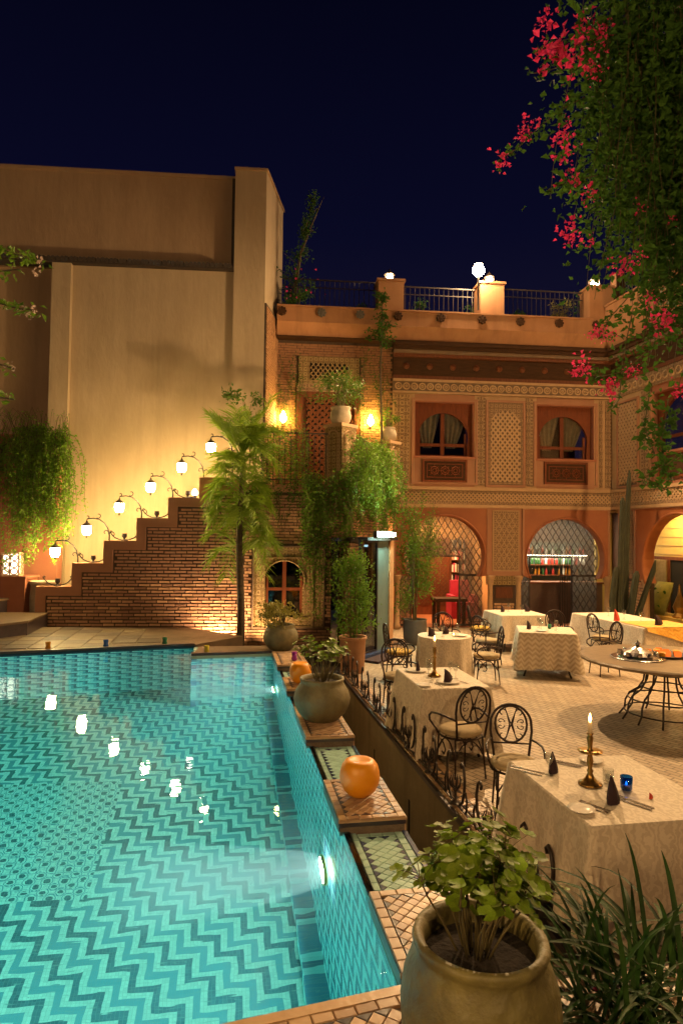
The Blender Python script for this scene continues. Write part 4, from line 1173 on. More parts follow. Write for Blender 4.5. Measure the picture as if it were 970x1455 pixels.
mb = MB(); pts = [(-0.26,7.24),(-0.40,7.56),(-0.40,7.58),(0.25,7.58),(0.25,7.24)]
mb.prism(pts, 0.0, W1)
mb.v = [(p[1], p[0], p[2]) for p in mb.v]
mb.build('parapet_cove', M['plaster_parapet'], WH, fixn=True)
MB().box(0, W1, -0.378, 0.25, 7.582, 8.28).build('parapet', M['plaster_parapet'], WH)
MB().box(0, W1, -0.42, 0.27, 8.28, 8.33).build('parapet_coping', M['plaster_parapet'], WH)
rl = MB().box(0.3, 8, -0.02, 0.01, 9.0, 9.04).box(0.3, 8, -0.02, 0.01, 8.5, 8.53).build('railing', M['iron'], WH)
bme_ = MB().tube([(0,0,8.33),(0,0,9.02)], 0.011, 5).mesh('baluster', M['iron'])
for k in range(44): link_obj('baluster', bme_, rl, (0.35+k*0.13, 0, 0))
MB().box(0.05, 0.30, -0.05, 0.2, 8.33, 9.25).build('roof_post', M['wood_dark'], WH)
MB().box(0.0, 8.0, 1.2, 1.4, 8.2, 10.2).build('roof_pavilion', M['plaster_parapet'], WH)
MB().box(-0.2, 8.2, 0.9, 1.6, 10.2, 10.35).build('pavilion_eave', M['wood_dark'], WH)
# lit room behind the wing arch
rm = MB().box(-1.2, 7.9, 1.15, 1.25, 0, 3.1).build('alcove_room', M['room_yel'], WH)
MB().box(-1.3, -1.2, 0.3, 1.25, 0, 3.1).build('side_wall', M['room_yel'], rm)
MB().box(-1.2, 7.9, 0.3, 1.15, 3.02, 3.1).build('ceiling', M['room_yel'], rm)
MB().box(0.9, 1.9, 0.5, 0.8, 2.98, 3.015).build('ceiling_light', M['lamp_alcove'], rm)
for k in range(5): MB().box(-1.2, 7.9, 1.135, 1.15, 1.95+k*0.22, 1.962+k*0.22).build('wall_course', M['cushion'], rm)
MB().box(0.80, 1.7, 1.10, 1.15, 0, 1.82).build('doorway', M['void'], rm)
MB().box(0.72, 0.80, 1.07, 1.15, 0, 1.88).build('door_post', M['wood'], rm)
MB().box(-0.1, 1.8, 1.08, 1.145, 1.82, 1.90).build('lintel', M['wood'], rm)
cv = MB(); vs = []
for j in range(2):
    for i in range(61):
        f = i/60; vs.append((0.28+f*0.46, 1.02+0.03*math.sin(f*50), 1.82 if j else 0.05))
cv.add(vs, [(i, i+1, 62+i, 61+i) for i in range(60)])
cv.build('curtain', M['curtain'], rm, smooth=True)
for lab, x, y, mk, w in (('olive patterned cushion leaning in the yellow alcove', 1.05, 0.62, 'cushion', 0.62),):
    a = R(281); 
    wx, wy = 7.03 + x*math.cos(a) - y*math.sin(a), 17.04 + x*math.sin(a) + y*math.cos(a)
    t = thing('cushion', lab, 'cushion', (wx, wy, 0.45), 281)
    mb = MB(); nq = 10; vs = []
    for sgn in (-1, 1):
        for j in range(nq+1):
            for i in range(nq+1):
                fx, fz = i/nq*2-1, j/nq*2-1
                b_ = (1-fx**4)*(1-fz**4)
                vs.append((fx*w/2*(1-0.06*fz*fz), sgn*0.12*b_**0.7 + fz*0.15, (fz+1)*0.42))
    fs = []
    for s_ in range(2):
        o_ = s_*(nq+1)**2
        for j in range(nq):
            for i in range(nq):
                q = (o_+j*(nq+1)+i, o_+j*(nq+1)+i+1, o_+(j+1)*(nq+1)+i+1, o_+(j+1)*(nq+1)+i)
                fs.append(q if s_ == 0 else q[::-1])
    mb.add(vs, fs); mb.build('cushion_body', M['leaf_yel'], t, smooth=True)
    for kx, kz in ((-0.18,0.3),(0.15,0.25),(0.0,0.55),(-0.15,0.65),(0.2,0.6)):
        dots = MB().lathe([(0.0,-0.01),(0.045,-0.01),(0.045,0.01),(0.0,0.01)], 8)
        o = dots.build('printed_spot', M['leaf_dark'], t); o.rotation_euler = (math.pi/2,0,0); o.location = (kx, -0.10+(kz/0.42-1)*0.15, kz)
t = thing('banquette', 'upholstered yellow banquette in the lit alcove', 'bench', (7.03+2.2*math.cos(R(281))-0.72*math.sin(R(281)), 17.04+2.2*math.sin(R(281))+0.72*math.cos(R(281)), 0.0), 281)
MB().box(-1.6, 1.8, -0.32, 0.32, 0.0, 0.36).build('base', M['wood_dark'], t)
MB().box(-1.6, 1.8, -0.33, 0.33, 0.36, 0.50).build('seat_cushion', M['cushion_yel'], t)
# brass lantern of the alcove
t = thing('floor_lantern', 'brass cone lantern on the alcove bench', 'lantern', (7.03+1.75*math.cos(R(281))-0.6*math.sin(R(281)), 17.04+1.75*math.sin(R(281))+0.6*math.cos(R(281)), 0.5), 0)
MB().lathe([(0.16,0.0),(0.17,0.03),(0.10,0.12),(0.15,0.25),(0.04,0.55),(0.02,0.75),(0.0,0.8)], 10).build('lantern_body', M['brass'], t)
# ---------------------------------------------------------------- brick staircase with stepped parapet
S0 = (-3.0, 13.2); SA = 4.7
def SW(x, y, z=0.0):
    a = R(SA); return (S0[0] + x*math.cos(a) - y*math.sin(a), S0[1] + x*math.sin(a) + y*math.cos(a), z)
ST = thing('outdoor_staircase', 'brick outdoor staircase with stepped plaster parapet climbing to the balcony', 'staircase', (S0[0], S0[1], 0), SA)
SS = [-3.0, -2.32, -1.72, -1.09, -0.48, 0.13]
SZ = [1.265, 1.73, 2.18, 2.64, 3.06, 3.475]
def ztop(s):
    z = -9
    for a, b in zip(SS, SZ):
        if s >= a: z = b
    return z
pts = [(-3.0, -0.5), (1.02, -0.5), (1.02, 3.475)]
for i in range(5, -1, -1):
    pts.append((SS[i], SZ[i]))
    if i: pts.append((SS[i], SZ[i-1]))
MB().prism([(x, z-0.004) for x, z in pts], 0.0, 0.28).build('wall_core', M['mortar'], ST, fixn=True)
bd = MB(); lip = MB()
for i in range(6):
    x0 = SS[i]; x1 = SS[i+1] if i < 5 else 1.02
    zt = SZ[i]; zb = SZ[i-1]-0.16 if i else 0.25
    # stepped plaster band: riser piece and tread piece
    bd.box(x0, x0+0.165, -0.045, 0.30, zb, zt)
    bd.box(x0+0.165, x1, -0.045, 0.30, zt-0.16, zt)
    lip.box(x0+0.165, x0+0.187, -0.052, 0.0, zb-0.022 if i else zb, zt-0.16)
    lip.box(x0+0.187, x1+0.165, -0.052, 0.0, zt-0.182, zt-0.16)
bd.build('parapet_band', M['plaster_pink'], ST)
lip.build('band_lip', M['plaster_pink'], ST)
MB().box(-2.83, -0.35, -0.05, 0.0, 0.22, 0.43).box(-0.35, 0.12, -0.055, 0.0, 0.10, 0.30).build('plinth_band', M['plaster_pink'], ST)
def in_st(x, z):
    if x < -2.80: return False
    lo = 0.45 if x < -0.36 else (0.32 if x < 0.12 else -0.5)
    return z > lo and z < ztop(x-0.21)-0.20 and z < ztop(x)-0.2
bricks(ST, -2.80, 1.0, -0.45, 3.3, 0.0, 0.066, 0.225, 0.024, 'brick', in_st, 300, 0.026, order=lambda s: s[1])
# the flight itself behind the parapet
for i in range(6):
    for k in range(2):
        zt = SZ[i]-0.62+k*0.22
        xa = SS[i]+k*0.31
        MB().box(xa, 1.02, 0.30, 1.5, 0.0 if zt > 0.3 else -0.3, max(zt, 0.3)).build('stair_tread', M['steps_stone'], ST)

# lanterns on scrolled arms
def stair_lamp(label, sx_, z, post=0.0):
    x, y, zz = SW(sx_, 0.13, z)
    t = thing('scroll_lamp', label, 'lamp', (x, y, zz), SA, 'lanterns on scrolled arms along the stair parapet')
    # local: base at origin, arm rises and bends to -x
    arm = [(0.0,0,-0.01),(0.0,0,0.10+post),(-0.03,0,0.24+post),(-0.10,0,0.35+post),(-0.20,0,0.42+post),(-0.32,0,0.445+post),(-0.44,0,0.43+post),(-0.445,0,0.38+post)]
    MB().tube(arm, [0.016,0.015,0.014,0.013,0.013,0.012,0.012,0.010], 6).build('arm', M['iron'], t, smooth=True)
    cur = MB()
    def curl(cx, cz, r, a0, a1, rad=0.010):
        cur.tube([(cx + r*(1-0.55*k/10)*math.cos(a0+(a1-a0)*k/10), 0, cz + r*(1-0.55*k/10)*math.sin(a0+(a1-a0)*k/10)) for k in range(11)], rad, 5)
    curl(-0.22, 0.50+post, 0.06, -2.2, 2.0); curl(0.06, 0.12+post, 0.06, 2.8, -1.6); curl(-0.07, 0.16+post, 0.05, 0.2, 4.4); curl(-0.43, 0.47+post, 0.035, -1.5, 2.5)
    cur.build('curl', M['iron'], t, smooth=True)
    cx = -0.445; cz = 0.20+post
    MB().lathe([(0.098,0.105),(0.088,0.125),(0.05,0.165),(0.022,0.185),(0.02,0.21)], 12, (cx,0,cz-0.02)).build('lamp_cap', M['iron'], t)
    MB().lathe([(0.055,-0.09),(0.082,-0.05),(0.092,0.02),(0.088,0.085)], 14, (cx,0,cz)).build('lamp_glass', M['lamp_stair'], t, smooth=True)
    fr = MB()
    for k in range(6):
        a = k*math.pi/3
        fr.tube([(cx+0.090*math.cos(a), 0.090*math.sin(a), cz+0.09),(cx+0.097*math.cos(a), 0.097*math.sin(a), cz+0.02),(cx+0.06*math.cos(a), 0.06*math.sin(a), cz-0.095)], 0.005, 4)
    fr.build('lamp_ribs', M['iron'], t)
    MB().lathe([(0.058,-0.10),(0.05,-0.085),(0.012,-0.115),(0.016,-0.135),(0.004,-0.16)][::-1], 10, (cx,0,cz)).build('finial', M['iron'], t, smooth=True)
ords = ['lowest', 'second', 'third', 'fourth', 'fifth']
for i in range(5):
    stair_lamp('lit round lantern on scrolled arm, %s up the stair parapet' % ords[i], SS[i+1]+0.06, SZ[i+1])
stair_lamp('lit round lantern on scrolled arm, topmost by the palm fronds', 0.77, 3.475, 0.42)

def scroll_holder(label, sx_, z):
    x, y, zz = SW(sx_, 0.13, z)
    t = thing('scroll_candle_holder', label, 'candle holder', (x, y, zz), SA, 'scrolled iron candle holders on the steps')
    mb = MB()
    for sg in (-1, 1):
        mb.tube([(0,0,0.012),(sg*0.10,0,0.02),(sg*0.19,0,0.06),(sg*0.25,0,0.12),(sg*0.285,0,0.175),(sg*0.27,0,0.20),(sg*0.245,0,0.185),(sg*0.255,0,0.165)], 0.012, 5)
    mb.build('scroll_arm', M['iron'], t, smooth=True)
    MB().lathe([(0.075,0.0),(0.06,0.02),(0.02,0.035),(0.022,0.05),(0.05,0.075),(0.052,0.10),(0.045,0.13),(0.05,0.145)], 10).build('cup', M['iron'], t, smooth=True)
for i in range(5):
    scroll_holder('curved iron candle holder on the %s step of the parapet' % ['lowest','second','third','fourth','fifth'][i], SS[i]+0.36, SZ[i])
# small spotlight lamp on the fifth step
x, y, z = SW(0.02, 0.12, SZ[4])
t = thing('step_spotlight', 'small glowing cone spotlight at the top step', 'spotlight', (x, y, z))
MB().lathe([(0.05,0.0),(0.04,0.02),(0.015,0.03),(0.02,0.06)], 10).build('spot_base', M['iron'], t)
MB().lathe([(0.02,0.06),(0.06,0.075),(0.065,0.12),(0.02,0.19)], 12).build('spot_head', emat('lamp_step', (1.0,0.85,0.7), 14), t)

# ---------------------------------------------------------------- brick block with window, balcony above
BB = thing('balcony_block', 'brick block with carved arched window and planted balcony above', 'building', (S0[0], S0[1], 0), SA)
MB().box(1.025, 2.82, 0.26, 3.0, -0.5, 3.2).box(1.025, 1.26, 0.004, 0.26, -0.5, 3.2).box(2.64, 2.82, 0.004, 0.26, -0.5, 3.2).box(1.26, 2.64, 0.004, 0.26, -0.5, 0.48).box(1.26, 2.64, 0.004, 0.26, 2.07, 3.2).build('wall_core', M['mortar'], BB)
def in_bb(x, z): return not (1.20 < x < 2.70 and 0.40 < z < 2.13)
bricks(BB, 1.03, 2.82, -0.45, 3.18, 0.004, 0.062, 0.20, 0.016, 'brick', in_bb, 300, 0.02, order=lambda s: s[1])
MB().box(2.82, 3.20, 0.006, 0.20, 2.28, 3.2).build('corbel_core', M['mortar'], BB)
bricks(BB, 2.82, 3.20, 2.30, 3.18, 0.006, 0.062, 0.20, 0.016, 'brick_small', lambda x, z: True, 60, 0.02)
sl = math.degrees(math.atan2(2.95, 1.25))
sd = MB().box(0.0, 3.15, 0.0, 0.2, 2.28, 3.2).build('side_wall', M['mortar'], BB)
sd.location = (3.20, 0.01, 0); sd.rotation_euler = (0, 0, R(sl))
bricks(sd, 0.02, 3.1, 2.30, 3.18, 0.0, 0.062, 0.20, 0.016, 'brick_small', lambda x, z: True, 160, 0.02)
# carved window surround
fo = frame(1.24, 2.66, 0.46, 2.09, 0.21, -0.05, 0.02).build('window_surround', M['carved_yel'], BB)
frame(1.22, 2.68, 0.44, 2.11, 0.03, -0.07, 0.02).build('surround_edge', M['stucco_dark'], fo)
frame(1.445, 2.455, 0.47, 1.885, 0.03, -0.065, 0.0).build('surround_fillet', M['carved_yel'], fo)
MB().box(2.42, 2.45, -0.03, 0.02, 0.5, 1.88).build('surround_strip', M['carved_yel'], fo)
wn = arch_panel(1.45, 2.45, 0.50, 1.88, 1.86, 1.40, 0.40, 0.37, -0.03, 0.14).build('window', M['carved_yel'], BB, fixn=True)
MB().tube([(p[0], -0.035, p[1]) for p in arc_pts(1.86, 1.40, 0.42, 0.39, 22)], 0.02, 5).build('arch_moulding', M['carved_yel'], wn, smooth=True)
MB().box(1.82, 1.90, 0.06, 0.12, 0.5, 1.80).box(1.48, 1.54, 0.06, 0.12, 0.5, 1.5).box(2.18, 2.24, 0.06, 0.12, 0.5, 1.5).box(1.54, 1.82, 0.065, 0.115, 1.20, 1.26).box(1.90, 2.18, 0.065, 0.115, 1.20, 1.26).build('mullion', M['wood_red'], wn)
for a, b in ((1.54, 1.82), (1.90, 2.18)):
    MB().box(a, b, 0.085, 0.09, 0.5, 1.8).build('pane', M['pane_dark'], wn)
MB().box(1.3, 2.6, 0.20, 0.24, 0.48, 2.05).build('dark_room', M['void'], wn)
# balcony slab and edge moulding
MB().prism([(0.20,-0.10),(3.27,-0.10),(4.55,2.93),(0.20,2.93)], 3.205, 3.36, 'xy').build('balcony_slab', M['plaster_pink'], BB, fixn=True)
MB().box(1.05, 3.26, -0.125, -0.10, 3.22, 3.25).build('slab_lip', M['plaster_pink'], BB)
# railing along the front
br_ = MB().box(0.95, 2.72, 0.06, 0.085, 4.42, 4.45).box(0.95, 2.72, 0.06, 0.085, 3.46, 3.485).build('balcony_railing', M['iron'], BB)
bl = MB().tube([(0,0.072,3.36),(0,0.072,4.43)], 0.009, 5).mesh('baluster', M['iron'])
for k in range(15): link_obj('baluster', bl, br_, (1.0+k*0.12, 0, 0))
rb_ = MB().box(0.0, 2.6, 0.0, 0.02, 4.35, 4.38).build('balcony_railing', M['iron'], BB)
rb_.location = (3.35, 0.35, 0); rb_.rotation_euler = (0, 0, R(sl))
for k in range(20): 
    o = link_obj('baluster', bl, rb_, (0.06+k*0.13, -0.06, -0.05))
# carved pedestals
def pedestal(x, y, rz, z0, z1, w):
    p = MB().box(-w/2, w/2, -w/2, w/2, z0+0.06, z1-0.07).build('pedestal', M['carved_yel'], BB)
    p.location = (x, y, 0); p.rotation_euler = (0, 0, R(rz))
    h = w/2
    MB().box(-h-0.025, h+0.025, -h-0.025, h+0.025, z1-0.07, z1).box(-h-0.02, h+0.02, -h-0.02, h+0.02, z0, z0+0.06).build('pedestal_cap', M['stucco'], p)
    tr = MB()
    for q in range(4):
        a = q*math.pi/2
        def rot(px, py, pz): return (px*math.cos(a)-py*math.sin(a), px*math.sin(a)+py*math.cos(a), pz)
        for ww in (0.72, 0.52):
            hw = w*ww/2
            path = [(-hw, z0+0.14), (-hw, z1-0.14-hw)] + [(-hw*math.cos(t_*math.pi/10), z1-0.14-hw+hw*math.sin(t_*math.pi/10)) for t_ in range(1, 10)] + [(hw, z1-0.14-hw), (hw, z0+0.14)]
            tr.tube([rot(px, -h-0.004, pz) for px, pz in path], 0.014, 4)
    tr.build('arched_relief', M['stucco'], p)
pedestal(2.99, 0.26, 45, 3.36, 4.66, 0.47)
pedestal(4.36, 2.55, 45, 3.36, 4.66, 0.40)

# ---------------------------------------------------------------- glass porch
A_ = (0.40, 12.38)
GP = thing('glass_porch', 'dark glass porch with pale side wall and cool lamp on its flat roof', 'porch', (A_[0], A_[1], 0), 59.5)
MB().box(0.04, 0.62, 0.02, 0.03, 0.12, 2.22).build('door_pane', M['pane_dark'], GP)
frame(0.0, 0.66, 0.08, 2.25, 0.04, 0.0, 0.05).build('door_frame', M['iron'], GP)
MB().box(0.66, 1.12, 0.005, 0.12, 0.08, 2.25).build('side_wall', M['pale_wall'], GP)
MB().box(-0.03, 0.0, 0.0, 0.06, 0.08, 2.25).build('corner_post', M['iron'], GP)
rw_ = MB().box(0.0, 1.13, 0.0, 0.04, 0.0, 2.25).build('return_wall', M['mortar'], GP)
rw_.location = (0.73, 0.87, 0); rw_.rotation_euler = (0, 0, R(50+180))
bricks(rw_, 0.0, 1.13, 0.02, 2.24, 0.0, 0.062, 0.20, 0.014, 'brick_small', lambda x, z: True, 220, 0.02)
MB().box(0.3, 0.6, 0.2, 0.24, 2.12, 2.16).build('cabinet_light', emat('lamp_cabinet', (0.75,0.95,1.0), 10), GP)
MB().prism([(-0.08,-0.16),(1.22,-0.16),(1.25,0.7),(0.80,0.95),(-0.08,0.05)], 2.25, 2.31, 'xy').build('roof', M['iron_rust'], GP, fixn=True)
MB().prism([(-0.05,-0.12),(1.2,-0.12),(1.2,0.6),(0.75,0.9)], 0.004, 0.085, 'xy').build('threshold', M['tile_blue'], GP, fixn=True)
MB().prism([(-0.15,-0.45),(1.3,-0.45),(1.3,-0.10),(-0.15,-0.10)], 0.003, 0.045, 'xy').build('mat', M['napkin'], GP, fixn=True)
MB().box(0.55, 1.1, 0.80, 0.85, 0.1, 2.2).build('back_wall', M['wood_dark'], GP)
MB().box(0.25, 0.9, -0.26, -0.18, 2.33, 2.40).build('roof_lamp', M['lamp_cool'], GP)
MB().box(0.22, 0.93, -0.20, -0.12, 2.31, 2.43).build('lamp_bracket', M['iron'], GP)
# pillar of the porch corner beside the arch
MB().box(1.14, 1.32, -0.02, 0.3, 0.0, 2.25).build('pillar', M['brick_small'], GP)
# ceramics shown inside
for k, (x, y, z) in enumerate(((0.35,0.20,1.5),(0.50,0.25,1.5),(0.38,0.22,0.95),(0.55,0.2,0.95))):
    MB().lathe([(0.05,0.0),(0.09,0.08),(0.06,0.2),(0.03,0.26),(0.05,0.3)], 10, (x,y,z)).build('vase', M['china'], GP, smooth=True)
for z in (0.95, 1.5): MB().box(0.30, 0.75, 0.12, 0.32, z-0.03, z-0.003).build('shelf', M['china'], GP)

# ---------------------------------------------------------------- tall plaster building on the left
TB = thing('plaster_building', 'tall windowless plaster building with tiled ledge and corner tower', 'building', (-3.0, 15.0, 0), 4.5)
MB().box(-3.22, 0.44, 0.0, 0.4, -0.5, 8.43).build('main_wall', M['plaster_tall'], TB)
MB().box(-9.5, 0.44, 0.16, 0.5, 8.43, 10.68).build('upper_wall', M['plaster_brown'], TB)
MB().box(-9.5, 0.46, 0.10, 0.55, 10.68, 10.76).build('roof_edge', M['plaster_brown'], TB)
MB().box(-3.62, -3.20, -0.13, 0.3, -0.5, 8.50).build('pilaster', M['plaster_tall'], TB)
MB().box(-9.5, -3.62, 0.30, 0.6, -0.5, 8.43).build('recessed_wall', M['plaster_brown'], TB)
tw = MB().prism([(0.44,-0.10),(1.16,-0.10),(1.52,1.75),(0.44,1.75)], -0.5, 10.80, 'xy').build('corner_tower', M['plaster_tall'], TB, fixn=True)
MB().prism([(0.42,-0.14),(1.19,-0.14),(1.56,1.80),(0.42,1.80)], 10.80, 10.86, 'xy').build('tower_coping', M['plaster_brown'], tw, fixn=True)
MB().box(0.36, 0.44, 0.05, 0.2, 8.43, 10.68).build('downpipe', M['roof_tile'], TB)
led = MB().box(-9.5, 0.44, -0.16, 0.2, 8.43, 8.50).build('tiled_ledge', M['roof_tile'], TB)
tme = MB().tube([(0,0.16,0.09),(0,-0.22,0.0)], [0.045,0.05], 8).mesh('tile', M['roof_tile'])
k = 0
x = -6.9
while x < 0.40:
    link_obj('tile', tme, led, (x, 0, 8.50), (random.gauss(0,0.02), 0, random.gauss(0,0.03)))
    x += 0.098
# brick skin low on the tower's side
an = math.degrees(math.atan2(1.85, 0.36))
bs = MB().box(0.0, 1.86, -0.03, 0.02, 3.4, 7.7).build('tower_brick_skin', M['mortar'], TB)
bs.location = (1.17, -0.10, 0); bs.rotation_euler = (0, 0, R(an))
bricks(bs, 0.0, 1.86, 3.42, 7.68, -0.03, 0.062, 0.20, 0.014, 'brick_small', lambda x, z: True, 0, 0.018)
# red garden wall
GW = MB().box(-12.0, -6.05, 14.0, 14.25, 0.0, 4.35).build('garden_wall', M['plaster_red'], label='terracotta red garden wall behind the trailing plant', cat='wall')
GWc = MB().box(-12.0, -6.0, 13.95, 14.30, 4.35, 4.42).build('wall_coping', M['plaster_red'], GW)

# pierced box lantern on the left
t = thing('box_lantern', 'pierced white box lantern glowing against the red wall', 'lantern', (-6.62, 13.25, 1.44), 10)
MB().box(-0.17, 0.17, -0.17, 0.17, 0.0, 0.03).build('lantern_plate', M['stucco'], t); MB().box(-0.17, 0.17, -0.17, 0.17, 0.45, 0.48).build('lantern_plate', M['stucco'], t)
MB().box(-0.13, 0.13, -0.13, 0.13, 0.04, 0.44).build('lantern_light', M['lamp_box'], t)
for q in range(4):
    lm = MB()
    for i in range(2):
        for j in range(3):
            lm.tube([(-0.08+i*0.16+0.065*math.cos(a), -0.165, 0.10+j*0.14+0.06*math.sin(a)) for a in [2*math.pi*k/10 for k in range(10)]], 0.012, 4, True)
    lm.box(-0.17,-0.15,-0.17,-0.155,0.03,0.45).box(0.15,0.17,-0.17,-0.155,0.03,0.45).box(-0.012,0.012,-0.17,-0.158,0.03,0.45)
    o = lm.build('lantern_fretwork', M['stucco'], t); o.rotation_euler = (0,0,q*math.pi/2)
s = thing('lantern_stand', 'red plastered block carrying the pierced box lantern', 'stand', (-6.62, 13.25, 0))
MB().box(-0.35, 0.35, -0.2, 0.35, 0.0, 1.40).build('stand_body', M['plaster_red'], s)
MB().box(-0.38, 0.38, -0.23, 0.38, 1.40, 1.445).build('stand_cap', M['plaster_red'], s)
# ---------------------------------------------------------------- furniture
def chair_proto():
    t = thing('iron_chair', 'wrought iron chair', 'chair', (0,0,0), 0, 'wrought iron chairs on the terrace')
    ell = lambda r, z, sx=1.0, sy=1.0, n=20: [(r*sx*math.cos(2*math.pi*k/n), r*sy*math.sin(2*math.pi*k/n), z) for k in range(n)]
    MB().tube(ell(0.225, 0.43), 0.012, 6, True).build('seat_frame', M['iron_rust'], t, smooth=True)
    mb = MB(); mb.lathe([(0.02,0.435),(0.19,0.437),(0.222,0.455),(0.228,0.48),(0.212,0.505),(0.15,0.518),(0.02,0.522)], 22, wob=0.015)
    mb.build('seat', M['cushion'], t, smooth=True)
    for sx_ in (-1, 1):
        for sy_ in (-1, 1):
            MB().tube([(sx_*0.165, sy_*0.165, 0.43), (sx_*0.17, sy_*0.175, 0.25), (sx_*0.185, sy_*0.20, 0.0)], [0.012,0.011,0.010], 6).build('leg', M['iron_rust'], t, smooth=True)
    st = MB()
    for q in range(4):
        a = q*math.pi/2
        pth = []
        for k in range(9):
            f = k/8*2-1
            x, y, z = f*0.17, -0.172, 0.40 - 0.16*f*f
            pth.append((x*math.cos(a)-y*math.sin(a), x*math.sin(a)+y*math.cos(a), z))
        st.tube(pth, 0.008, 5)
    for sx_ in (-1, 1):
        st.tube([(sx_*0.17,0.12,0.36),(sx_*0.17,0.06,0.33),(sx_*0.17,0.02,0.27),(sx_*0.17,0.05,0.22),(sx_*0.17,0.09,0.24)], 0.008, 5)
    st.build('stretcher', M['iron_rust'], t, smooth=True)
    yb = lambda z: -0.20 - (z-0.43)*0.13
    out = [(-0.165, yb(0.43), 0.43), (-0.185, yb(0.58), 0.58), (-0.205, yb(0.72), 0.72)]
    for k in range(1, 14):
        a = math.pi*(1-k/14)
        out.append((0.205*math.cos(a), yb(0.78+0.20*math.sin(a)), 0.78+0.20*math.sin(a)))
    out += [(0.205, yb(0.72), 0.72), (0.185, yb(0.58), 0.58), (0.165, yb(0.43), 0.43)]
    MB().tube(out, 0.013, 6).build('back_frame', M['iron_rust'], t, smooth=True)
    cz = 0.785
    MB().tube([(0.158*math.cos(a), yb(cz+0.178*math.sin(a)), cz+0.178*math.sin(a)) for a in [2*math.pi*k/22 for k in range(22)]], 0.011, 6, True).tube([(-0.187, yb(0.60), 0.60), (0.187, yb(0.60), 0.60)], 0.009, 5).build('back_ring', M['iron_rust'], t, smooth=True)
    sc = MB()
    for sx_ in (-1, 1):
        for sz in (-1, 1):
            pth = []
            for k in range(15):   # diagonal S curve ending in a curl
                f = k/14
                if f < 0.5: x, z = 0.015+0.05*f, 0.22*f
                else:
                    a = (f-0.5)*2*4.6; r_ = 0.042*(1-0.55*(f-0.5)*2)
                    x, z = 0.083 - r_*math.cos(a), 0.11 + r_*math.sin(a)
                pth.append((sx_*x, yb(cz+sz*z), cz+sz*z))
            sc.tube(pth, 0.006, 4)
            pth = []
            for k in range(12):
                a = k/11*5.0; r_ = 0.048*(1-0.6*k/11)
                pth.append((sx_*(0.10 + 0.0 - r_*math.cos(a)*0.8), yb(cz), cz + sz*(0.045 - r_*0.6 + r_*math.sin(a)*0.7)))
            sc.tube(pth, 0.005, 4)
    sc.tube([(-0.06, yb(cz-0.16), cz-0.16), (0, yb(cz), cz), (0.06, yb(cz+0.16), cz+0.16)], 0.006, 4)
    sc.tube([(0.06, yb(cz-0.16), cz-0.16), (0, yb(cz)+0.003, cz), (-0.06, yb(cz+0.16), cz+0.16)], 0.006, 4)
    sc.build('back_scroll', M['iron_rust'], t, smooth=True)
    for sx_ in (-1, 1):
        MB().tube([(sx_*0.20, yb(0.64), 0.64), (sx_*0.235, -0.10, 0.655), (sx_*0.265, 0.04, 0.66), (sx_*0.27, 0.14, 0.645), (sx_*0.265, 0.20, 0.60), (sx_*0.255, 0.205, 0.55), (sx_*0.24, 0.16, 0.51), (sx_*0.225, 0.11, 0.47), (sx_*0.21, 0.09, 0.43)], 0.012, 6).build('armrest', M['iron_rust'], t, smooth=True)
    return t
CH = chair_proto()
chairs = [ # x, y, facing angle (0 = +y), label
    (1.20, 6.54, 22, 'iron chair with cream cushion facing the table with plate and brass candlestick', 0.93),
    (1.50, 5.68, 172, 'iron scroll back chair tucked behind the table with blue votive', 0.87),
    (2.36, 10.62, 88, 'iron chair with cream cushion beside the round white table', 1),
    (0.80, 8.98, 188, 'iron ring back chair beyond the railing table with plate', 1),
    (0.98, 10.85, -80, 'iron chair between terracotta planter and round white table', 1),
    (1.95, 12.25, 182, 'iron chair behind the round white table, near the left arch', 1),
    (2.92, 13.75, -95, 'iron chair at the pier table, by the left arch gate', 1),
    (2.72, 12.15, -60, 'iron chair left of the zigzag cloth table, standing askew', 1),
    (4.55, 11.35, 100, 'iron chair right of the zigzag cloth table', 1),
    (4.25, 12.85, 176, 'iron chair behind the zigzag cloth table, facing it', 1),
    (5.05, 12.65, -75, 'iron chair left of the long cloth table, leaning close', 1),
    (6.75, 12.0, 95, 'iron chair at the orange draped end of the long table', 1),
]
first = True
for i, (x, y, a, lab, sc_) in enumerate(chairs):
    c = CH if first else copy_tree(CH)
    first = False
    c.location = (x, y, 0.002); c.rotation_euler = (0, 0, R(a)); c['label'] = lab; c.scale = (sc_*(0.92 if sc_ == 1 else 1),)*3
# the far chairs have yellow cushions
ycm = None
for o in list(COL.objects):
    if o.name.startswith('seat.') and o.parent and o.parent.name.startswith('iron_chair'):
        if any(w in o.parent['label'] for w in ('pier table', 'behind the zigzag', 'terracotta planter', 'orange draped')):
            if ycm is None:
                ycm = o.data.copy(); ycm.materials[0] = M['cushion_yel']
            o.data = ycm

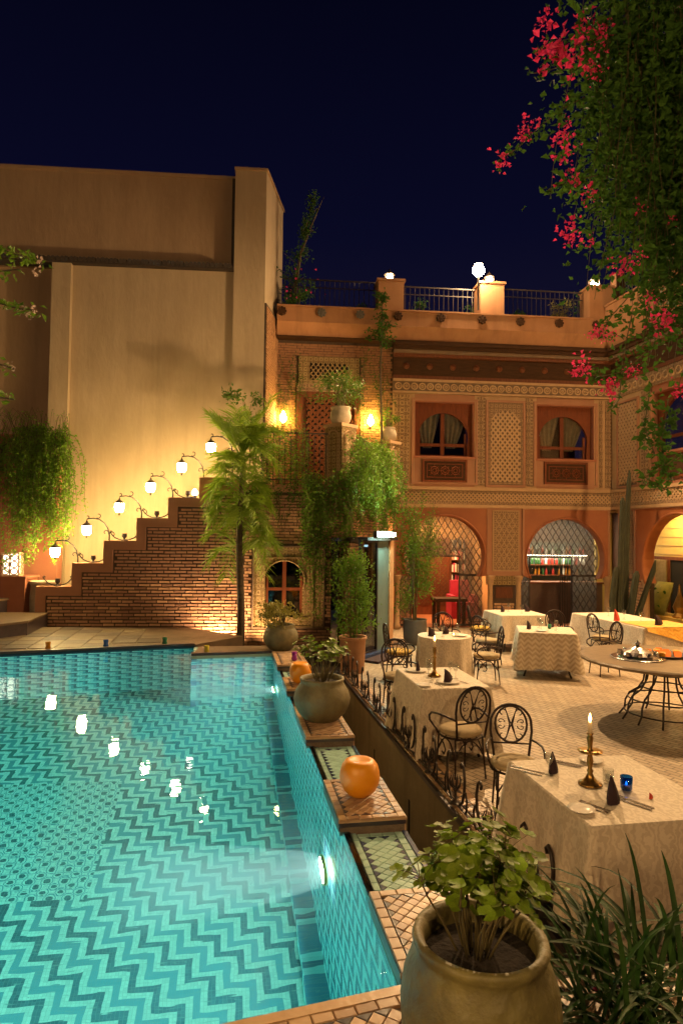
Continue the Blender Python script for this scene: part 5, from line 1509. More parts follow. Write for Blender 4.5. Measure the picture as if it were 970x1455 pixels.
def table(label, x, y, rz, w=0.9, d=0.9, h=0.745, zc=0.16, clabel='', group='dining tables', fold=0.02):
    t = thing('dining_table', label, 'table', (x, y, 0), rz, 'square dining tables')
    MB().box(-w/2+0.02, w/2-0.02, -d/2+0.02, d/2-0.02, h-0.04, h).build('table_top', M['wood_dark'], t)
    for sx_ in (-1, 1):
        for sy_ in (-1, 1):
            X, Y = sx_*(w/2-0.14), sy_*(d/2-0.14)
            MB().tube([(X*0.8, Y*0.8, h-0.03), (X*0.7, Y*0.7, 0.55), (X*0.8, Y*0.8, 0.35), (X*1.05, Y*1.05, 0.2), (X*1.1, Y*1.1, 0.08), (X*1.2, Y*1.2, 0.0)], 0.016, 6).build('leg', M['iron'], t, smooth=True)
    MB().tube([(-w*0.3,-d*0.3,0.3),(w*0.3,d*0.3,0.3)], 0.012, 5).tube([(-w*0.3,d*0.3,0.305),(w*0.3,-d*0.3,0.305)], 0.012, 5).build('stretcher', M['iron'], t)
    # cloth
    n = 40
    per = []
    for sgx, sgy, ex, ey in ((-1,-1,1,0),(1,-1,0,1),(1,1,-1,0),(-1,1,0,-1)):
        for k in range(n):
            f = k/n
            per.append((sgx*w/2 + ex*w*f, sgy*d/2 + ey*d*f, abs(2*f-1)))
    m = len(per); rings = [(0.0, 0.0), (0.012, 0.006), (0.03, 0.03), (0.06, 0.12), (0.10, 0.25), (0.22, 0.42), (0.3, 0.6), (0.36, 0.8), (0.50, 1.0)]
    vs = []; fs = []
    ph = random.random()*6
    drop = h - zc
    g = 12
    # top grid ring-free: one n-gon, slightly inset
    for r_, (q, tt) in enumerate(rings):
        for k, (px, py, c) in enumerate(per):
            L = math.hypot(px, py)
            nx_, ny_ = (px/(w/2)), (py/(d/2))
            mxx = max(abs(nx_), abs(ny_))
            ox = (1 if abs(nx_) > 0.999 else 0)*math.copysign(1, nx_); oy = (1 if abs(ny_) > 0.999 else 0)*math.copysign(1, ny_)
            corner = c**6
            wv = fold*1.25*math.sin(k*0.62+ph+tt*0.9+0.8*math.sin(k*0.17)) + fold*0.9*math.sin(k*0.27+ph*2)
            o = tt*(0.03 + 0.075*corner + wv*(1-0.6*corner)) + (0.008 if r_ else 0)
            zz = h + 0.006 - (0.0 if r_ == 0 else tt*drop) - (0.006 if r_ == 1 else 0) + tt*0.03*corner*(-1 if zc < 0.1 else -1) + tt*0.012*math.sin(k*0.4+ph)
            zz = max(zz, 0.02)
            vs.append((px + (ox*o if abs(ox) else 0), py + (oy*o if abs(oy) else 0), zz))
    fs.append(tuple(range(m)))
    for r_ in range(len(rings)-1):
        for k in range(m):
            l = (k+1) % m
            fs.append((r_*m+k, (r_+1)*m+k, (r_+1)*m+l, r_*m+l))
    c = MB().add(vs, fs).build('tablecloth', M['cloth' if 'zigzag' in clabel else 'cloth_wavy'], None, smooth=False, label=clabel, cat='tablecloth', group='cream tablecloths', fixn=True)
    me = c.data
    me.polygons.foreach_set('use_smooth', [i > 0 and i > m for i in range(len(me.polygons))])
    c.location = (x, y, 0); c.rotation_euler = (0, 0, R(rz))
    return t
ZT = 0.753
table('square table by the huge jar set with candlestick and blue votive', 1.76, 4.29, 10, 0.90, 1.06, 0.745, 0.10, 'cream cloth on the table with the blue votive')
table('square table against the railing set with plate and tall brass candlestick', 1.145, 7.48, 10, 0.74, 1.06, 0.745, 0.08, 'cream cloth on the table against the railing', fold=0.022)
table('square table in mid terrace with zigzag patterned cloth', 3.56, 11.42, -12, 0.92, 0.86, 0.745, 0.14, 'cream cloth with zigzag weave on the mid terrace table')
table('square table in front of the carved pier', 3.70, 13.95, 8, 0.98, 0.98, 0.745, 0.22, 'cream cloth on the table before the carved pier')
table('long table with orange draped end below the cactus', 5.70, 13.0, 12, 1.05, 2.3, 0.745, 0.12, 'cream cloth on the long table below the cactus')
# orange overlay on the long table's end
c = MB()
vs = [(-0.55,-0.42,0.762),(0.56,-0.42,0.762),(0.56,-1.18,0.762),(0.3,-1.19,0.762),(-0.45,-1.185,0.74)]
a_ = R(12)
pts = []
for gx in range(9):
    for gy in range(7):
        fx, fy = gx/8, gy/6
        X = -0.50+1.06*fx; Y = -0.35-0.85*fy
        z = 0.766
        pts.append((X, Y, z))
fs = [(gx*7+gy, (gx+1)*7+gy, (gx+1)*7+gy+1, gx*7+gy+1) for gx in range(8) for gy in range(6)]
o0 = len(pts)
for gx in range(9):
    for k in range(4):
        fx = gx/8
        pts.append((-0.50+1.06*fx, -1.205-0.012*k+0.012*math.sin(gx*1.7+k), 0.76-k*0.10*(0.2+fx)))
fs += [(o0+gx*4+k, o0+(gx+1)*4+k, o0+(gx+1)*4+k+1, o0+gx*4+k+1) for gx in range(8) for k in range(3)]
oc = MB().add(pts, fs).build('table_runner', M['cloth_orange'], None, label='orange cloth laid over the end of the long table', cat='cloth', fixn=False)
oc.location = (5.70, 13.0, 0.0); oc.rotation_euler = (0,0,a_)
# round table with full length cloth
t = thing('round_table', 'round dining table under a long white cloth', 'table', (1.68, 10.6, 0), 0)
MB().lathe([(0.40,0.70),(0.41,0.745)], 24).build('table_top', M['wood_dark'], t)
MB().lathe([(0.25,0.0),(0.24,0.03),(0.04,0.06),(0.035,0.70)], 12).build('pedestal_leg', M['iron'], t)
n = 96; vs = []; fs = []
for r_, (tt) in enumerate((0, 0.02, 0.15, 0.4, 0.7, 1.0)):
    for k in range(n):
        a = 2*math.pi*k/n
        q = 0.425 + tt*0.02 + tt*0.035*math.sin(a*11+1) + tt*0.02*math.sin(a*5)
        vs.append((q*math.cos(a), q*math.sin(a), 0.752 - tt*0.70))
fs.append(tuple(range(n)))
for r_ in range(5):
    for k in range(n):
        l = (k+1) % n; fs.append((r_*n+k, (r_+1)*n+k, (r_+1)*n+l, r_*n+l))
c = MB().add(vs, fs).build('tablecloth', M['cloth_wavy'], None, label='long white cloth falling in folds from the round table', cat='tablecloth', group='cream tablecloths', fixn=True)
c.data.polygons.foreach_set('use_smooth', [i > n for i in range(len(c.data.polygons))])
c.location = (1.68, 10.6, 0)

# stone round table on iron cage base
t = thing('stone_table', 'large round stone table with scalloped edge on an iron cage base', 'table', (4.25, 8.60, 0), 0)
n = 96
def scal(r, z): return [(r*(1+0.012*abs(math.sin(k*math.pi/4)))*math.cos(2*math.pi*k/n), r*(1+0.012*abs(math.sin(k*math.pi/4)))*math.sin(2*math.pi*k/n), z) for k in range(n)]
vs = scal(1.0,0.745)+scal(1.05,0.755)+scal(1.06,0.785)+scal(1.04,0.80)+scal(1.0,0.802)
fs = [tuple(range(n-1,-1,-1)), tuple(4*n+k for k in range(n))]+[(r_*n+k, r_*n+(k+1)%n, (r_+1)*n+(k+1)%n, (r_+1)*n+k) for r_ in range(4) for k in range(n)]
MB().add(vs, fs).build('table_top', M['stone_top'], t)
n = 12
for k in range(n):
    a = 2*math.pi*k/n
    P = [(0.24,0.745),(0.25,0.60),(0.27,0.48),(0.33,0.38),(0.44,0.30),(0.49,0.20),(0.50,0.10),(0.57,0.0)]
    MB().tube([(r_*math.cos(a), r_*math.sin(a), z) for r_, z in P], 0.013, 6).build('leg', M['iron'], t, smooth=True)
for r_, z in ((0.25,0.60),(0.30,0.42),(0.505,0.10),(0.46,0.27)):
    MB().tube([(r_*math.cos(2*math.pi*k/24), r_*math.sin(2*math.pi*k/24), z) for k in range(24)], 0.010, 5, True).build('hoop', M['iron'], t, smooth=True)

# ---------------------------------------------------------------- things on the tables
def lat(name, prof, m, loc, label, cat, n=16, group=None, parts=()):
    o = MB().lathe(prof, n).build(name, M[m] if isinstance(m, str) else m, None, smooth=True, label=label, cat=cat, group=group)
    o.location = loc
    return o
def plate(loc, label, r=0.085):
    return lat('plate', [(0.02,0.0),(r*0.55,0.001),(r*0.62,0.006),(r,0.018),(r,0.021),(r*0.60,0.010),(0.0,0.009)], 'china', loc, label, 'plate', 24, 'white plates')
def napkin(loc, rz, label, s=1.0, m='napkin'):
    t = MB()
    rows = [(0.0,0.0,0.052,0.030),(0.012,0.02,0.056,0.030),(0.004,0.06,0.050,0.024),(-0.012,0.10,0.036,0.016),(-0.035,0.135,0.018,0.008),(-0.048,0.152,0.004,0.003)]
    m_ = 12; vs = []
    for i_, (ox, zz, rx, ry) in enumerate(rows):
        for k in range(m_):
            a = 2*math.pi*k/m_
            pl = 1 + 0.16*math.sin(3*a + i_*0.5)
            vs.append((s*(ox + rx*pl*math.cos(a)), s*ry*pl*math.sin(a), s*zz))
    fs = [(i_*m_+k, i_*m_+(k+1) % m_, (i_+1)*m_+(k+1) % m_, (i_+1)*m_+k) for i_ in range(len(rows)-1) for k in range(m_)] + [tuple(range(m_-1, -1, -1)), tuple((len(rows)-1)*m_+k for k in range(m_))]
    t.add(vs, fs)
    o = t.build('folded_napkin', M[m], None, label=label, cat='napkin', group='folded napkins on the tables')
    o.location = loc; o.rotation_euler = (0,0,R(rz)); return o
def goblet(loc, label, s=1.0):
    return lat('wine_glass', [(r*s, z*s) for r, z in [(0.033,0.0),(0.032,0.003),(0.006,0.008),(0.004,0.08),(0.02,0.095),(0.036,0.13),(0.034,0.18),(0.032,0.18),(0.033,0.13),(0.015,0.10),(0.0,0.098)]], 'tumbler', loc, label, 'glass', 14, 'wine glasses on the tables')
def cutlery(loc, rz, label, kind='knife', L=0.20):
    mb = MB()
    if kind == 'knife': mb.box(-0.006,0.006,-L/2,0.0,0.0,0.006).prism([(-0.008,0.0),(0.008,0.0),(0.009,L*0.4),(-0.003,L*0.5)], 0.001, 0.004, 'xy')
    else:
        mb.box(-0.004,0.004,-L/2,L*0.22,0.0,0.005).prism([(-0.010,L*0.22),(0.010,L*0.22),(0.012,L*0.34),(-0.012,L*0.34)], 0.001, 0.005, 'xy')
        for k in range(4): mb.box(-0.011+k*0.0063,-0.0075+k*0.0063,L*0.34,L*0.5,0.001,0.004)
    o = mb.build(kind, M['silver'], None, label=label, cat=kind, group='table cutlery'); o.location = loc; o.rotation_euler = (0,0,R(rz))
def candlestick(loc, label, s=1.0, tray=True):
    t = thing('candlestick', label, 'candlestick', loc)
    pr = [(0.075,0.0),(0.075,0.012),(0.05,0.022),(0.03,0.045),(0.016,0.075),(0.022,0.09),(0.013,0.105),(0.022,0.15),(0.014,0.20),(0.024,0.215),(0.013,0.23),(0.018,0.27),(0.022,0.30),(0.014,0.315),(0.026,0.33)]
    MB().lathe([(r_*s, z*s) for r_, z in pr], 14).build('stick', M['brass'], t, smooth=True)
    if tray: MB().lathe([(0.02*s,0.205*s),(0.075*s,0.21*s),(0.08*s,0.218*s),(0.02*s,0.216*s)], 18).build('drip_tray', M['brass'], t, smooth=True)
    MB().lathe([(0.014*s,0.32*s),(0.014*s,0.40*s),(0.004*s,0.402*s)], 10).build('candle', M['wax'], t, smooth=True)
    MB().lathe([(0.002,0.402*s),(0.007*s,0.412*s),(0.009*s,0.422*s),(0.005*s,0.440*s),(0.0005,0.458*s)], 10).build('flame', M['flame'], t, smooth=True)
def votive(loc, label, gm, r=0.032, h=0.07, glow=None, gname='glass_votive', group=None):
    t = thing(gname, label, 'votive', loc, 0, group)
    MB().lathe([(r*0.8,0.0),(r,0.01),(r*1.05,h),(r*0.95,h),(r*0.85,0.012),(0.0,0.01)], 16).build('glass_cup', gm, t, smooth=True)
    if glow:
        MB().lathe([(r*0.6,0.012),(r*0.6,0.028),(0.002,0.03)], 12).build('tea_light', M['wax'], t)
        MB().lathe([(0.002,0.03),(0.008,0.037),(0.0005,0.055)], 8).build('flame', glow, t, smooth=True)
# table by the jar (T1)
candlestick((1.63, 4.30, ZT), 'tall turned brass candlestick beside the blue votive')
votive((1.83, 4.22, ZT), 'glowing blue glass votive next to the brass candlestick', M['tumbler_blue'], 0.036, 0.085, M['glow_blue'])
votive((1.76, 4.33, ZT), 'clear tumbler between candlestick and blue votive', M['tumbler'], 0.034, 0.09, None, 'tumbler')
plate((1.42, 3.88, ZT), 'white side plate at the table corner near the geranium leaves', 0.078)
plate((1.80, 4.73, ZT), 'white side plate at the far end of the votive table', 0.085)
napkin((1.66, 4.02, ZT), 60, 'dark folded napkin standing before the blue votive', 1.15)
napkin((1.46, 4.52, ZT), 70, 'dark folded napkin leaning by the upturned glass, votive table', 1.0)
goblet((1.415, 4.46, ZT), 'wine glass by the napkin on the votive table', 0.8)
goblet((1.70, 4.18, ZT), 'small wine glass in front of the brass candlestick', 0.6)
cutlery((1.50, 3.93, ZT), 40, 'knife lying beside the near side plate'); cutlery((1.53, 3.96, ZT), 38, 'fork lying beside the near side plate', 'fork')
cutlery((1.77, 4.00, ZT), 38, 'knife right of the dark napkin', 'knife', 0.24); cutlery((1.80, 4.03, ZT), 36, 'fork right of the dark napkin', 'fork', 0.24)
cutlery((1.27, 4.52, ZT), 50, 'knife at the far left corner of the votive table', 'knife', 0.24); cutlery((1.30, 4.56, ZT), 50, 'fork at the far left corner of the votive table', 'fork', 0.24)
cutlery((1.60, 4.66, ZT), 55, 'knife beside the far side plate'); cutlery((1.63, 4.69, ZT), 55, 'fork beside the far side plate', 'fork')
napkin((1.92, 4.08, ZT), 20, 'tiny dark red folded paper by the fork', 0.25, 'napkin_red')
# railing table (T2)
candlestick((1.080, 7.52, ZT), 'slender brass candlestick on the railing table', 1.0, False)
plate((0.900, 7.02, ZT), 'white side plate on the railing table', 0.085)
plate((1.180, 7.20, ZT), 'large white plate under a dark napkin, railing table', 0.13)
plate((0.900, 7.78, ZT), 'large white plate at the far side of the railing table', 0.13)
napkin((1.180, 7.20, ZT+0.012), 30, 'dark folded napkin on the large plate, railing table', 0.95)
napkin((0.920, 7.78, ZT+0.012), 80, 'dark folded napkin at the far side of the railing table', 0.8)
for k, (x, y) in enumerate(((1.00,7.42),(1.03,7.66),(1.26,7.52),(1.30,7.40))): goblet((x, y, ZT), 'clear wine glass among the settings of the railing table', 0.95)
cutlery((1.060, 7.07, ZT), 15, 'fork left of the napkin plate', 'fork'); cutlery((1.340, 7.24, ZT), 30, 'knife right of the napkin plate')
# other tables
for x, y, lab in ((1.45,10.5,'dark napkin on the round table, by the porch side'),(1.72,10.75,'dark napkin at the back of the round table')): napkin((x,y,0.756), 20, lab, 1.0)
votive((1.80,10.45,0.756), 'small glowing green votive on the round table', M['tumbler'], 0.03, 0.06, M['flame'])
for k, (x, y) in enumerate(((1.55,10.7),(1.62,10.42),(1.9,10.65))): goblet((x,y,0.756), 'clear wine glass standing on the round white table', 1.0)
plate((1.93,10.5,0.756), 'white plate on the round table', 0.10)
napkin((3.28,11.45,ZT), 40, 'dark napkin at the left of the zigzag cloth', 1.0); napkin((3.75,11.72,ZT), 10, 'dark napkin at the back of the zigzag cloth', 0.9)
for x, y in ((3.5,11.6),(3.72,11.35),(3.45,11.3)): goblet((x,y,ZT), 'clear wine glass on the zigzag cloth table', 1.0)
votive((3.66,11.52,ZT), 'green glass votive on the zigzag cloth', mat('votive_green', (0.05,0.22,0.12), None, 5, 0.15, 0), 0.03, 0.08)
plate((3.42,11.18,ZT), 'white plate on the zigzag cloth', 0.11)
napkin((3.45,14.0,ZT), 40, 'dark napkin at the left of the pier table', 1.0); napkin((4.0,14.1,ZT), 10, 'dark napkin at the right of the pier table', 1.0)
for x, y in ((3.6,14.1),(3.8,13.8)): goblet((x,y,ZT), 'clear wine glass on the pier table', 1.0)
napkin((5.35,12.75,ZT), 40, 'red folded napkin on the long table', 1.5, 'napkin_red'); napkin((5.82,12.05,ZT+0.016), 10, 'dark napkin on the orange cloth', 1.3)
for x, y in ((5.6,13.0),(5.75,12.6),(5.5,13.5)): goblet((x,y,ZT), 'clear wine glass on the long table', 1.0)
# stone table ware
t = thing('silver_tray', 'silver domed dish on the stone table', 'dish', (3.86, 8.55, 0.802))
MB().lathe([(0.32,0.0),(0.34,0.012),(0.33,0.016),(0.26,0.022),(0.24,0.05),(0.18,0.09),(0.10,0.12),(0.04,0.15),(0.025,0.17),(0.04,0.19),(0.015,0.21),(0.002,0.23)], 20, wob=0.02).build('dome', M['silver'], t)
for k in range(10):
    a = k*0.628
    MB().lathe([(0.03,0.02),(0.038,0.05),(0.03,0.085),(0.034,0.09)], 8, (0.22*math.cos(a), 0.22*math.sin(a), 0)).build('tea_glass', M['silver'], t, smooth=True)
t = thing('candle_tray', 'dark tray of glowing red and orange candles on the stone table', 'tray', (4.27, 8.72, 0.802))
MB().lathe([(0.26,0.0),(0.29,0.03),(0.28,0.03),(0.25,0.01),(0.0,0.01)], 20).build('tray', M['iron'], t, smooth=True)
for k in range(9):
    a = k*0.7; r_ = 0.09 if k % 2 else 0.18
    MB().lathe([(0.04,0.012),(0.045,0.05),(0.04,0.075),(0.002,0.07)], 10, (r_*math.cos(a), r_*math.sin(a), 0)).build('candle', M['ember'] if k % 3 else M['cyl_orange'], t, smooth=True)

# ---------------------------------------------------------------- iron railing on the retaining wall
ir = thing('iron_railing', 'low wrought iron railing of scrolls and tulip cups on the tiled wall', 'railing', PW(0,0,0.034), PA)
MB().box(1.205, 1.225, 0.9, 8.2, 0.02, 0.035).build('bottom_rail', M['iron'], ir)
smb = MB()
for sg in (-1, 1):
    smb.tube([(0, sg*0.03, 0.02),(0, sg*0.10, 0.035),(0, sg*0.17, 0.09),(0, sg*0.215, 0.18),(0, sg*0.225, 0.29),(0, sg*0.20, 0.38),(0, sg*0.16, 0.415),(0, sg*0.135, 0.39),(0, sg*0.15, 0.36)], 0.012, 6)
    smb.tube([(0, sg*0.225, 0.02),(0, sg*0.265, 0.05),(0, sg*0.275, 0.14),(0, sg*0.25, 0.20),(0, sg*0.23, 0.19)], 0.009, 5)
sme = smb.mesh('scroll', M['iron'], True)
tmb = MB().lathe([(0.05,0.0),(0.045,0.012),(0.012,0.03),(0.012,0.10),(0.025,0.115),(0.010,0.13)], 8)
for k in range(7):
    a = k*0.8976
    tmb.tube([(0.01*math.cos(a),0.01*math.sin(a),0.12),(0.04*math.cos(a),0.04*math.sin(a),0.15),(0.05*math.cos(a),0.05*math.sin(a),0.19),(0.035*math.cos(a),0.035*math.sin(a),0.235)], [0.007,0.009,0.008,0.003], 4)
tme_ = tmb.mesh('tulip_cup', M['iron'], True)
v = 1.25
while v < 8.1:
    link_obj('scroll', sme, ir, (1.215, v, 0), (0,0,random.gauss(0,0.05)))
    link_obj('tulip_cup', tme_, ir, (1.215, v, 0.02))
    v += 0.74

# ---------------------------------------------------------------- pots and seats by the pool
def seat_ball(label, loc, s):
    t = thing('orange_seat', label, 'seat', loc, 0, 'orange resin seats by the pool')
    pr = [(0.02,0.0),(0.052,0.002),(0.082,0.018),(0.112,0.050),(0.133,0.095),(0.140,0.135),(0.136,0.175),(0.124,0.216),(0.103,0.244),(0.084,0.253),(0.064,0.247),(0.0,0.241)]
    MB().lathe([(r_*s, z*s) for r_, z in pr], 36).build('seat_body', M['cyl_orange'], t, smooth=True)
seat_ball('round orange seat standing alone on the plinth above the gutter', PW(0.175, 1.80, 0.534), 1.0)
seat_ball('round orange seat half hidden behind the squat olive pot', PW(0.16, 5.30, 0.534), 0.98)
def pot(label, loc, prof, m, soil_r, soil_z, cat='pot', name='plant_pot', n=32, rz=0, wob=0.012):
    t = thing(name, label, cat, loc, rz)
    MB().lathe(prof, n, capt=False, wob=wob).build('pot_body', M[m], t, smooth=True)
    MB().lathe([(soil_r,soil_z-0.02),(soil_r,soil_z),(soil_r*0.5,soil_z+0.012),(0.0,soil_z+0.015)], 20).build('soil', M['soil'], t)
    return t
squat = [(0.0,0.0),(0.15,0.0),(0.17,0.01),(0.225,0.07),(0.268,0.15),(0.278,0.21),(0.262,0.28),(0.228,0.335),(0.212,0.36),(0.218,0.385),(0.222,0.405),(0.20,0.408),(0.185,0.37),(0.19,0.30)]
pot('squat olive pot of geranium on the pool plinth', PW(0.19, 3.72, 0.534), squat, 'pot_green', 0.188, 0.36)
pot('squat olive pot with yellow leafed plant before the carved window', PW(0.13, 7.82, 0.502), [(r_*1.0, z*1.0) for r_, z in squat], 'pot_green', 0.188, 0.36)
jarp = [(r_*0.9, z*1.02) for r_, z in [(0.0,0.0),(0.20,0.0),(0.225,0.02),(0.262,0.10),(0.285,0.20),(0.290,0.27),(0.280,0.34),(0.255,0.40),(0.238,0.425),(0.240,0.445),(0.250,0.462),(0.244,0.478),(0.222,0.480),(0.206,0.462),(0.205,0.38)]]
pot('huge olive jar with geranium at the pool corner', (0.480, 2.24, 0.532), jarp, 'pot_jar', 0.185, 0.42, n=48)
pot('tall terracotta planter with shrub beside the porch', (0.22, 11.32, 0.002), [(0.0,0.0),(0.19,0.0),(0.20,0.02),(0.215,0.30),(0.225,0.55),(0.245,0.57),(0.245,0.61),(0.215,0.61),(0.21,0.55)], 'terra', 0.212, 0.56)
pot('dark grey planter between porch and left arch', (1.62, 14.3, 0.002), [(0.0,0.0),(0.20,0.0),(0.24,0.1),(0.26,0.35),(0.25,0.5),(0.27,0.54),(0.24,0.54),(0.23,0.5)], 'pot_grey', 0.232, 0.49)
pot('round stone pot on the corner pedestal of the balcony', SW(2.99, 0.26, 4.662), [(0.0,0.0),(0.13,0.0),(0.19,0.06),(0.22,0.15),(0.21,0.26),(0.19,0.32),(0.21,0.34),(0.21,0.37),(0.18,0.37),(0.17,0.33)], 'pot_stone', 0.178, 0.33)
pot('small round stone pot on the pedestal by the facade', SW(4.36, 2.55, 4.662), [(0.0,0.0),(0.12,0.0),(0.19,0.07),(0.205,0.17),(0.18,0.28),(0.15,0.32),(0.17,0.35),(0.145,0.35),(0.13,0.31)], 'pot_stone', 0.135, 0.32)
pot('pale stone pot standing below the trailing plant by the staircase', (-6.0, 13.35, 0.5), [(0.0,0.0),(0.22,0.0),(0.27,0.1),(0.28,0.5),(0.26,0.75),(0.29,0.8),(0.30,0.84),(0.26,0.84),(0.25,0.78)], 'pot_stone', 0.25, 0.78)
# coloured glasses set out along the pool edge
for lab, px, m in (('small purple glass on the far corner plinth', PW(0.24, 6.75, 0.534), mat('glass_purple', (0.30,0.04,0.34), None, 5, 0.12, 0)),
                   ('small yellow glass on the deck before the brick wall', PW(-1.02, 7.62, 0.502), mat('glass_yellow', (0.45,0.40,0.05), None, 5, 0.12, 0)),
                   ('small blue glass on the left deck edge', PW(-2.62, 8.32, 0.502), mat('glass_blue', (0.02,0.08,0.32), None, 5, 0.12, 0)),
                   ('small amber glass on the left deck edge', PW(-3.46, 8.20, 0.502), mat('glass_amber', (0.35,0.16,0.02), None, 5, 0.12, 0)),
                   ('small green glass near the deck corner', PW(-1.72, 8.48, 0.502), mat('glass_green', (0.03,0.16,0.09), None, 5, 0.12, 0))):
    lat('glass_tumbler', [(0.030,0.0),(0.045,0.02),(0.034,0.06),(0.042,0.12),(0.036,0.12),(0.028,0.06),(0.0,0.05)], m, px, lab, 'glass', 12, 'coloured glasses along the pool')
# ---------------------------------------------------------------- plants
def rn(a, b): return float(RNG.uniform(a, b))
def strand_path(p, length, sway, n=14, arch=0.0, dirx=0.0, diry=0.0):
    pts = []; x, y, z = p
    ax, ay = RNG.normal(0, sway), RNG.normal(0, sway)
    ph = rn(0, 6)
    for k in range(n+1):
        f = k/n
        up_ = arch*math.sin(min(1, f*3.0)*math.pi)*0.5 if arch else 0
        hx = dirx*min(1, f*3.2)*1.0; hy = diry*min(1, f*3.2)
        pts.append((x + hx + ax*f + 0.03*math.sin(f*7+ph), y + hy + ay*f + 0.03*math.cos(f*6+ph), z + up_ - length*max(0, f-(0.12 if arch else 0))))
    return pts
def leaves_on(mb, pts, per, size, spread, down=0.6, wid=0.5):
    P = np.array(pts); n = len(P)-1
    m = max(1, int(per))
    t_ = RNG.uniform(0, n-1e-3, m); i = t_.astype(int); f = (t_-i)[:, None]
    B = P[i]*(1-f) + P[i+1]*f
    D = RNG.normal(size=(m, 3)); D[:, 2] = D[:, 2]*0.6 - down
    B = B + RNG.normal(size=(m, 3))*spread
    mb.leaves(B, D, RNG.uniform(0.6, 1.25, m)*size, wid, 0.3)

# trailing plant on the left wall
t = thing('trailing_plant', 'bright green trailing plant cascading down the red wall', 'plant', (-6.2, 13.7, 4.4))
lm = MB(); sm = MB()
for k in range(230):
    x = rn(-1.15, 0.62); 
    if x < -0.55 and RNG.random() < 0.55: continue
    full = 2.8 if x > -0.6 else 1.6
    L = rn(0.35, 1.0)*full*(1-0.25*abs(x+0.2)/1.0)
    p = (x*0.8, rn(-0.25, 0.12), rn(-0.2, 0.05)-0.25*x*x)
    pts = strand_path(p, L, 0.10, 14, rn(0.1, 0.55) if RNG.random() < 0.5 else 0, x*0.28+rn(-0.12, 0.2), rn(-0.45, -0.1))
    sm.tube(pts, 0.004, 3, cap=False)
    leaves_on(lm, pts, L*44+12, 0.066, 0.022, 0.5, 0.55)
for k in range(40):
    x = rn(-1.2, 0.55)
    pts = strand_path((x*0.75, rn(-0.2, 0.1), 0.05), rn(0.35, 0.8), 0.08, 12, rn(0.6, 1.0), x*0.45, rn(-0.35, 0.0))
    sm.tube(pts, 0.004, 3, cap=False); leaves_on(lm, pts, 26, 0.045, 0.015, 0.4)
lm.build('foliage', M['leaf_hang'], t); sm.build('stem', M['stem'], t)

# palm
t = thing('palm_tree', 'slender feathery palm growing in front of the brick staircase', 'palm', (-1.93, 12.62, -0.14))
tr = []
for k in range(16): tr.append((0.03*math.sin(k*0.5), 0.02*math.cos(k*0.4), k*0.265))
MB().tube(tr, [0.085-0.0028*k for k in range(16)], 10).build('trunk', M['bark'], t, smooth=True)
for k in range(62):
    z0 = rn(2.0, 4.1) if k < 46 else rn(3.9, 4.25)
    az = k*2.399 + rn(-0.3, 0.3)
    L = rn(0.75, 1.15)
    rise = rn(0.45, 0.95) if k < 46 else rn(0.7, 1.1)
    dr_ = rn(0.6, 1.2) if k < 46 else rn(0.25, 0.6)
    n = 16; pts = []
    for i in range(n+1):
        f = i/n
        rr = 0.80*L*(f - 0.18*f*f)
        pts.append((rr*math.cos(az), rr*math.sin(az)*0.75, z0 + rise*f*1.2*L - dr_*f*f*L))
    fm = MB().tube(pts, [0.012*(1-0.8*i/n)+0.002 for i in range(n+1)], 4, cap=False)
    PP = np.array(pts); m = 104
    tt = RNG.uniform(0.12, 1, m)*(n-1e-3); ii = tt.astype(int); ff = (tt-ii)[:, None]
    B = PP[ii]*(1-ff) + PP[ii+1]*ff
    tg = PP[ii+1]-PP[ii]; tg /= np.linalg.norm(tg, axis=1, keepdims=True)
    side = np.cross(tg, np.array([0, 0, 1.0])); side /= (np.linalg.norm(side, axis=1, keepdims=True)+1e-6)
    sg = np.where(RNG.random(m) < 0.5, 1, -1)[:, None]
    D = tg*0.85 + side*sg*0.9 + np.array([0, 0, 0.05]) + RNG.normal(size=(m, 3))*0.14
    fm.leaves(B, D, RNG.uniform(0.22, 0.42, m), 0.05, 0.02, 0.12)
    fm.build('frond', M['leaf_palm'], t)

# balcony climber hanging over the porch
def vine(name, label, loc, specs, mk, size=0.06, cat='vine', stem=True):
    t = thing(name, label, cat, loc)
    lm, sm = MB(), MB()
    for (p, L, per, sw, arch, dx, dy) in specs:
        pts = strand_path(p, L, sw, 12, arch, dx, dy)
        if stem: sm.tube(pts, 0.005, 3, cap=False)
        leaves_on(lm, pts, per, size, 0.05, 0.35, 0.5)
    lm.build('foliage', M[mk], t)
    if stem: sm.build('stem', M['stem'], t)
    return t
b0 = SW(3.2, -0.15, 3.5)
sp = []
a_ = R(sl+SA)
for k in range(110):   # along the right hand edge of the balcony
    f = rn(-0.05, 0.85)
    sp.append(((f*2.6*math.cos(a_)+rn(-0.1,0.25), f*2.6*math.sin(a_)+rn(-0.3,0.1), rn(-0.1,0.8)), rn(0.5,1.35), 90, 0.14, 0.2, rn(0,0.3), rn(-0.3,0)))
vine('balcony_climber', 'green climber spilling over the balcony side above the porch', b0, sp, 'leaf', 0.075)
sp = []
for k in range(80):   # long curtain at the front corner
    x = rn(-0.75, 0.35)
    sp.append(((x, rn(-0.25,-0.02), rn(-0.1,0.25)), rn(0.8,2.9), 95, 0.10, 0.0, rn(-0.1,0.15), rn(-0.15,0)))
vine('balcony_climber', 'long curtain of hanging vine from the balcony corner', SW(3.0, -0.12, 3.4), sp, 'leaf', 0.062)
sp = []
for k in range(34):
    x = rn(-1.2, 0.4)
    sp.append(((x, rn(-0.15,0.1), rn(-0.1,0.15)), rn(0.3,1.0), 40, 0.10, 0.0, 0, 0))
vine('balcony_climber', 'sparse vine trailing over the front of the balcony slab', SW(2.2, -0.12, 3.40), sp, 'leaf_dark', 0.05)
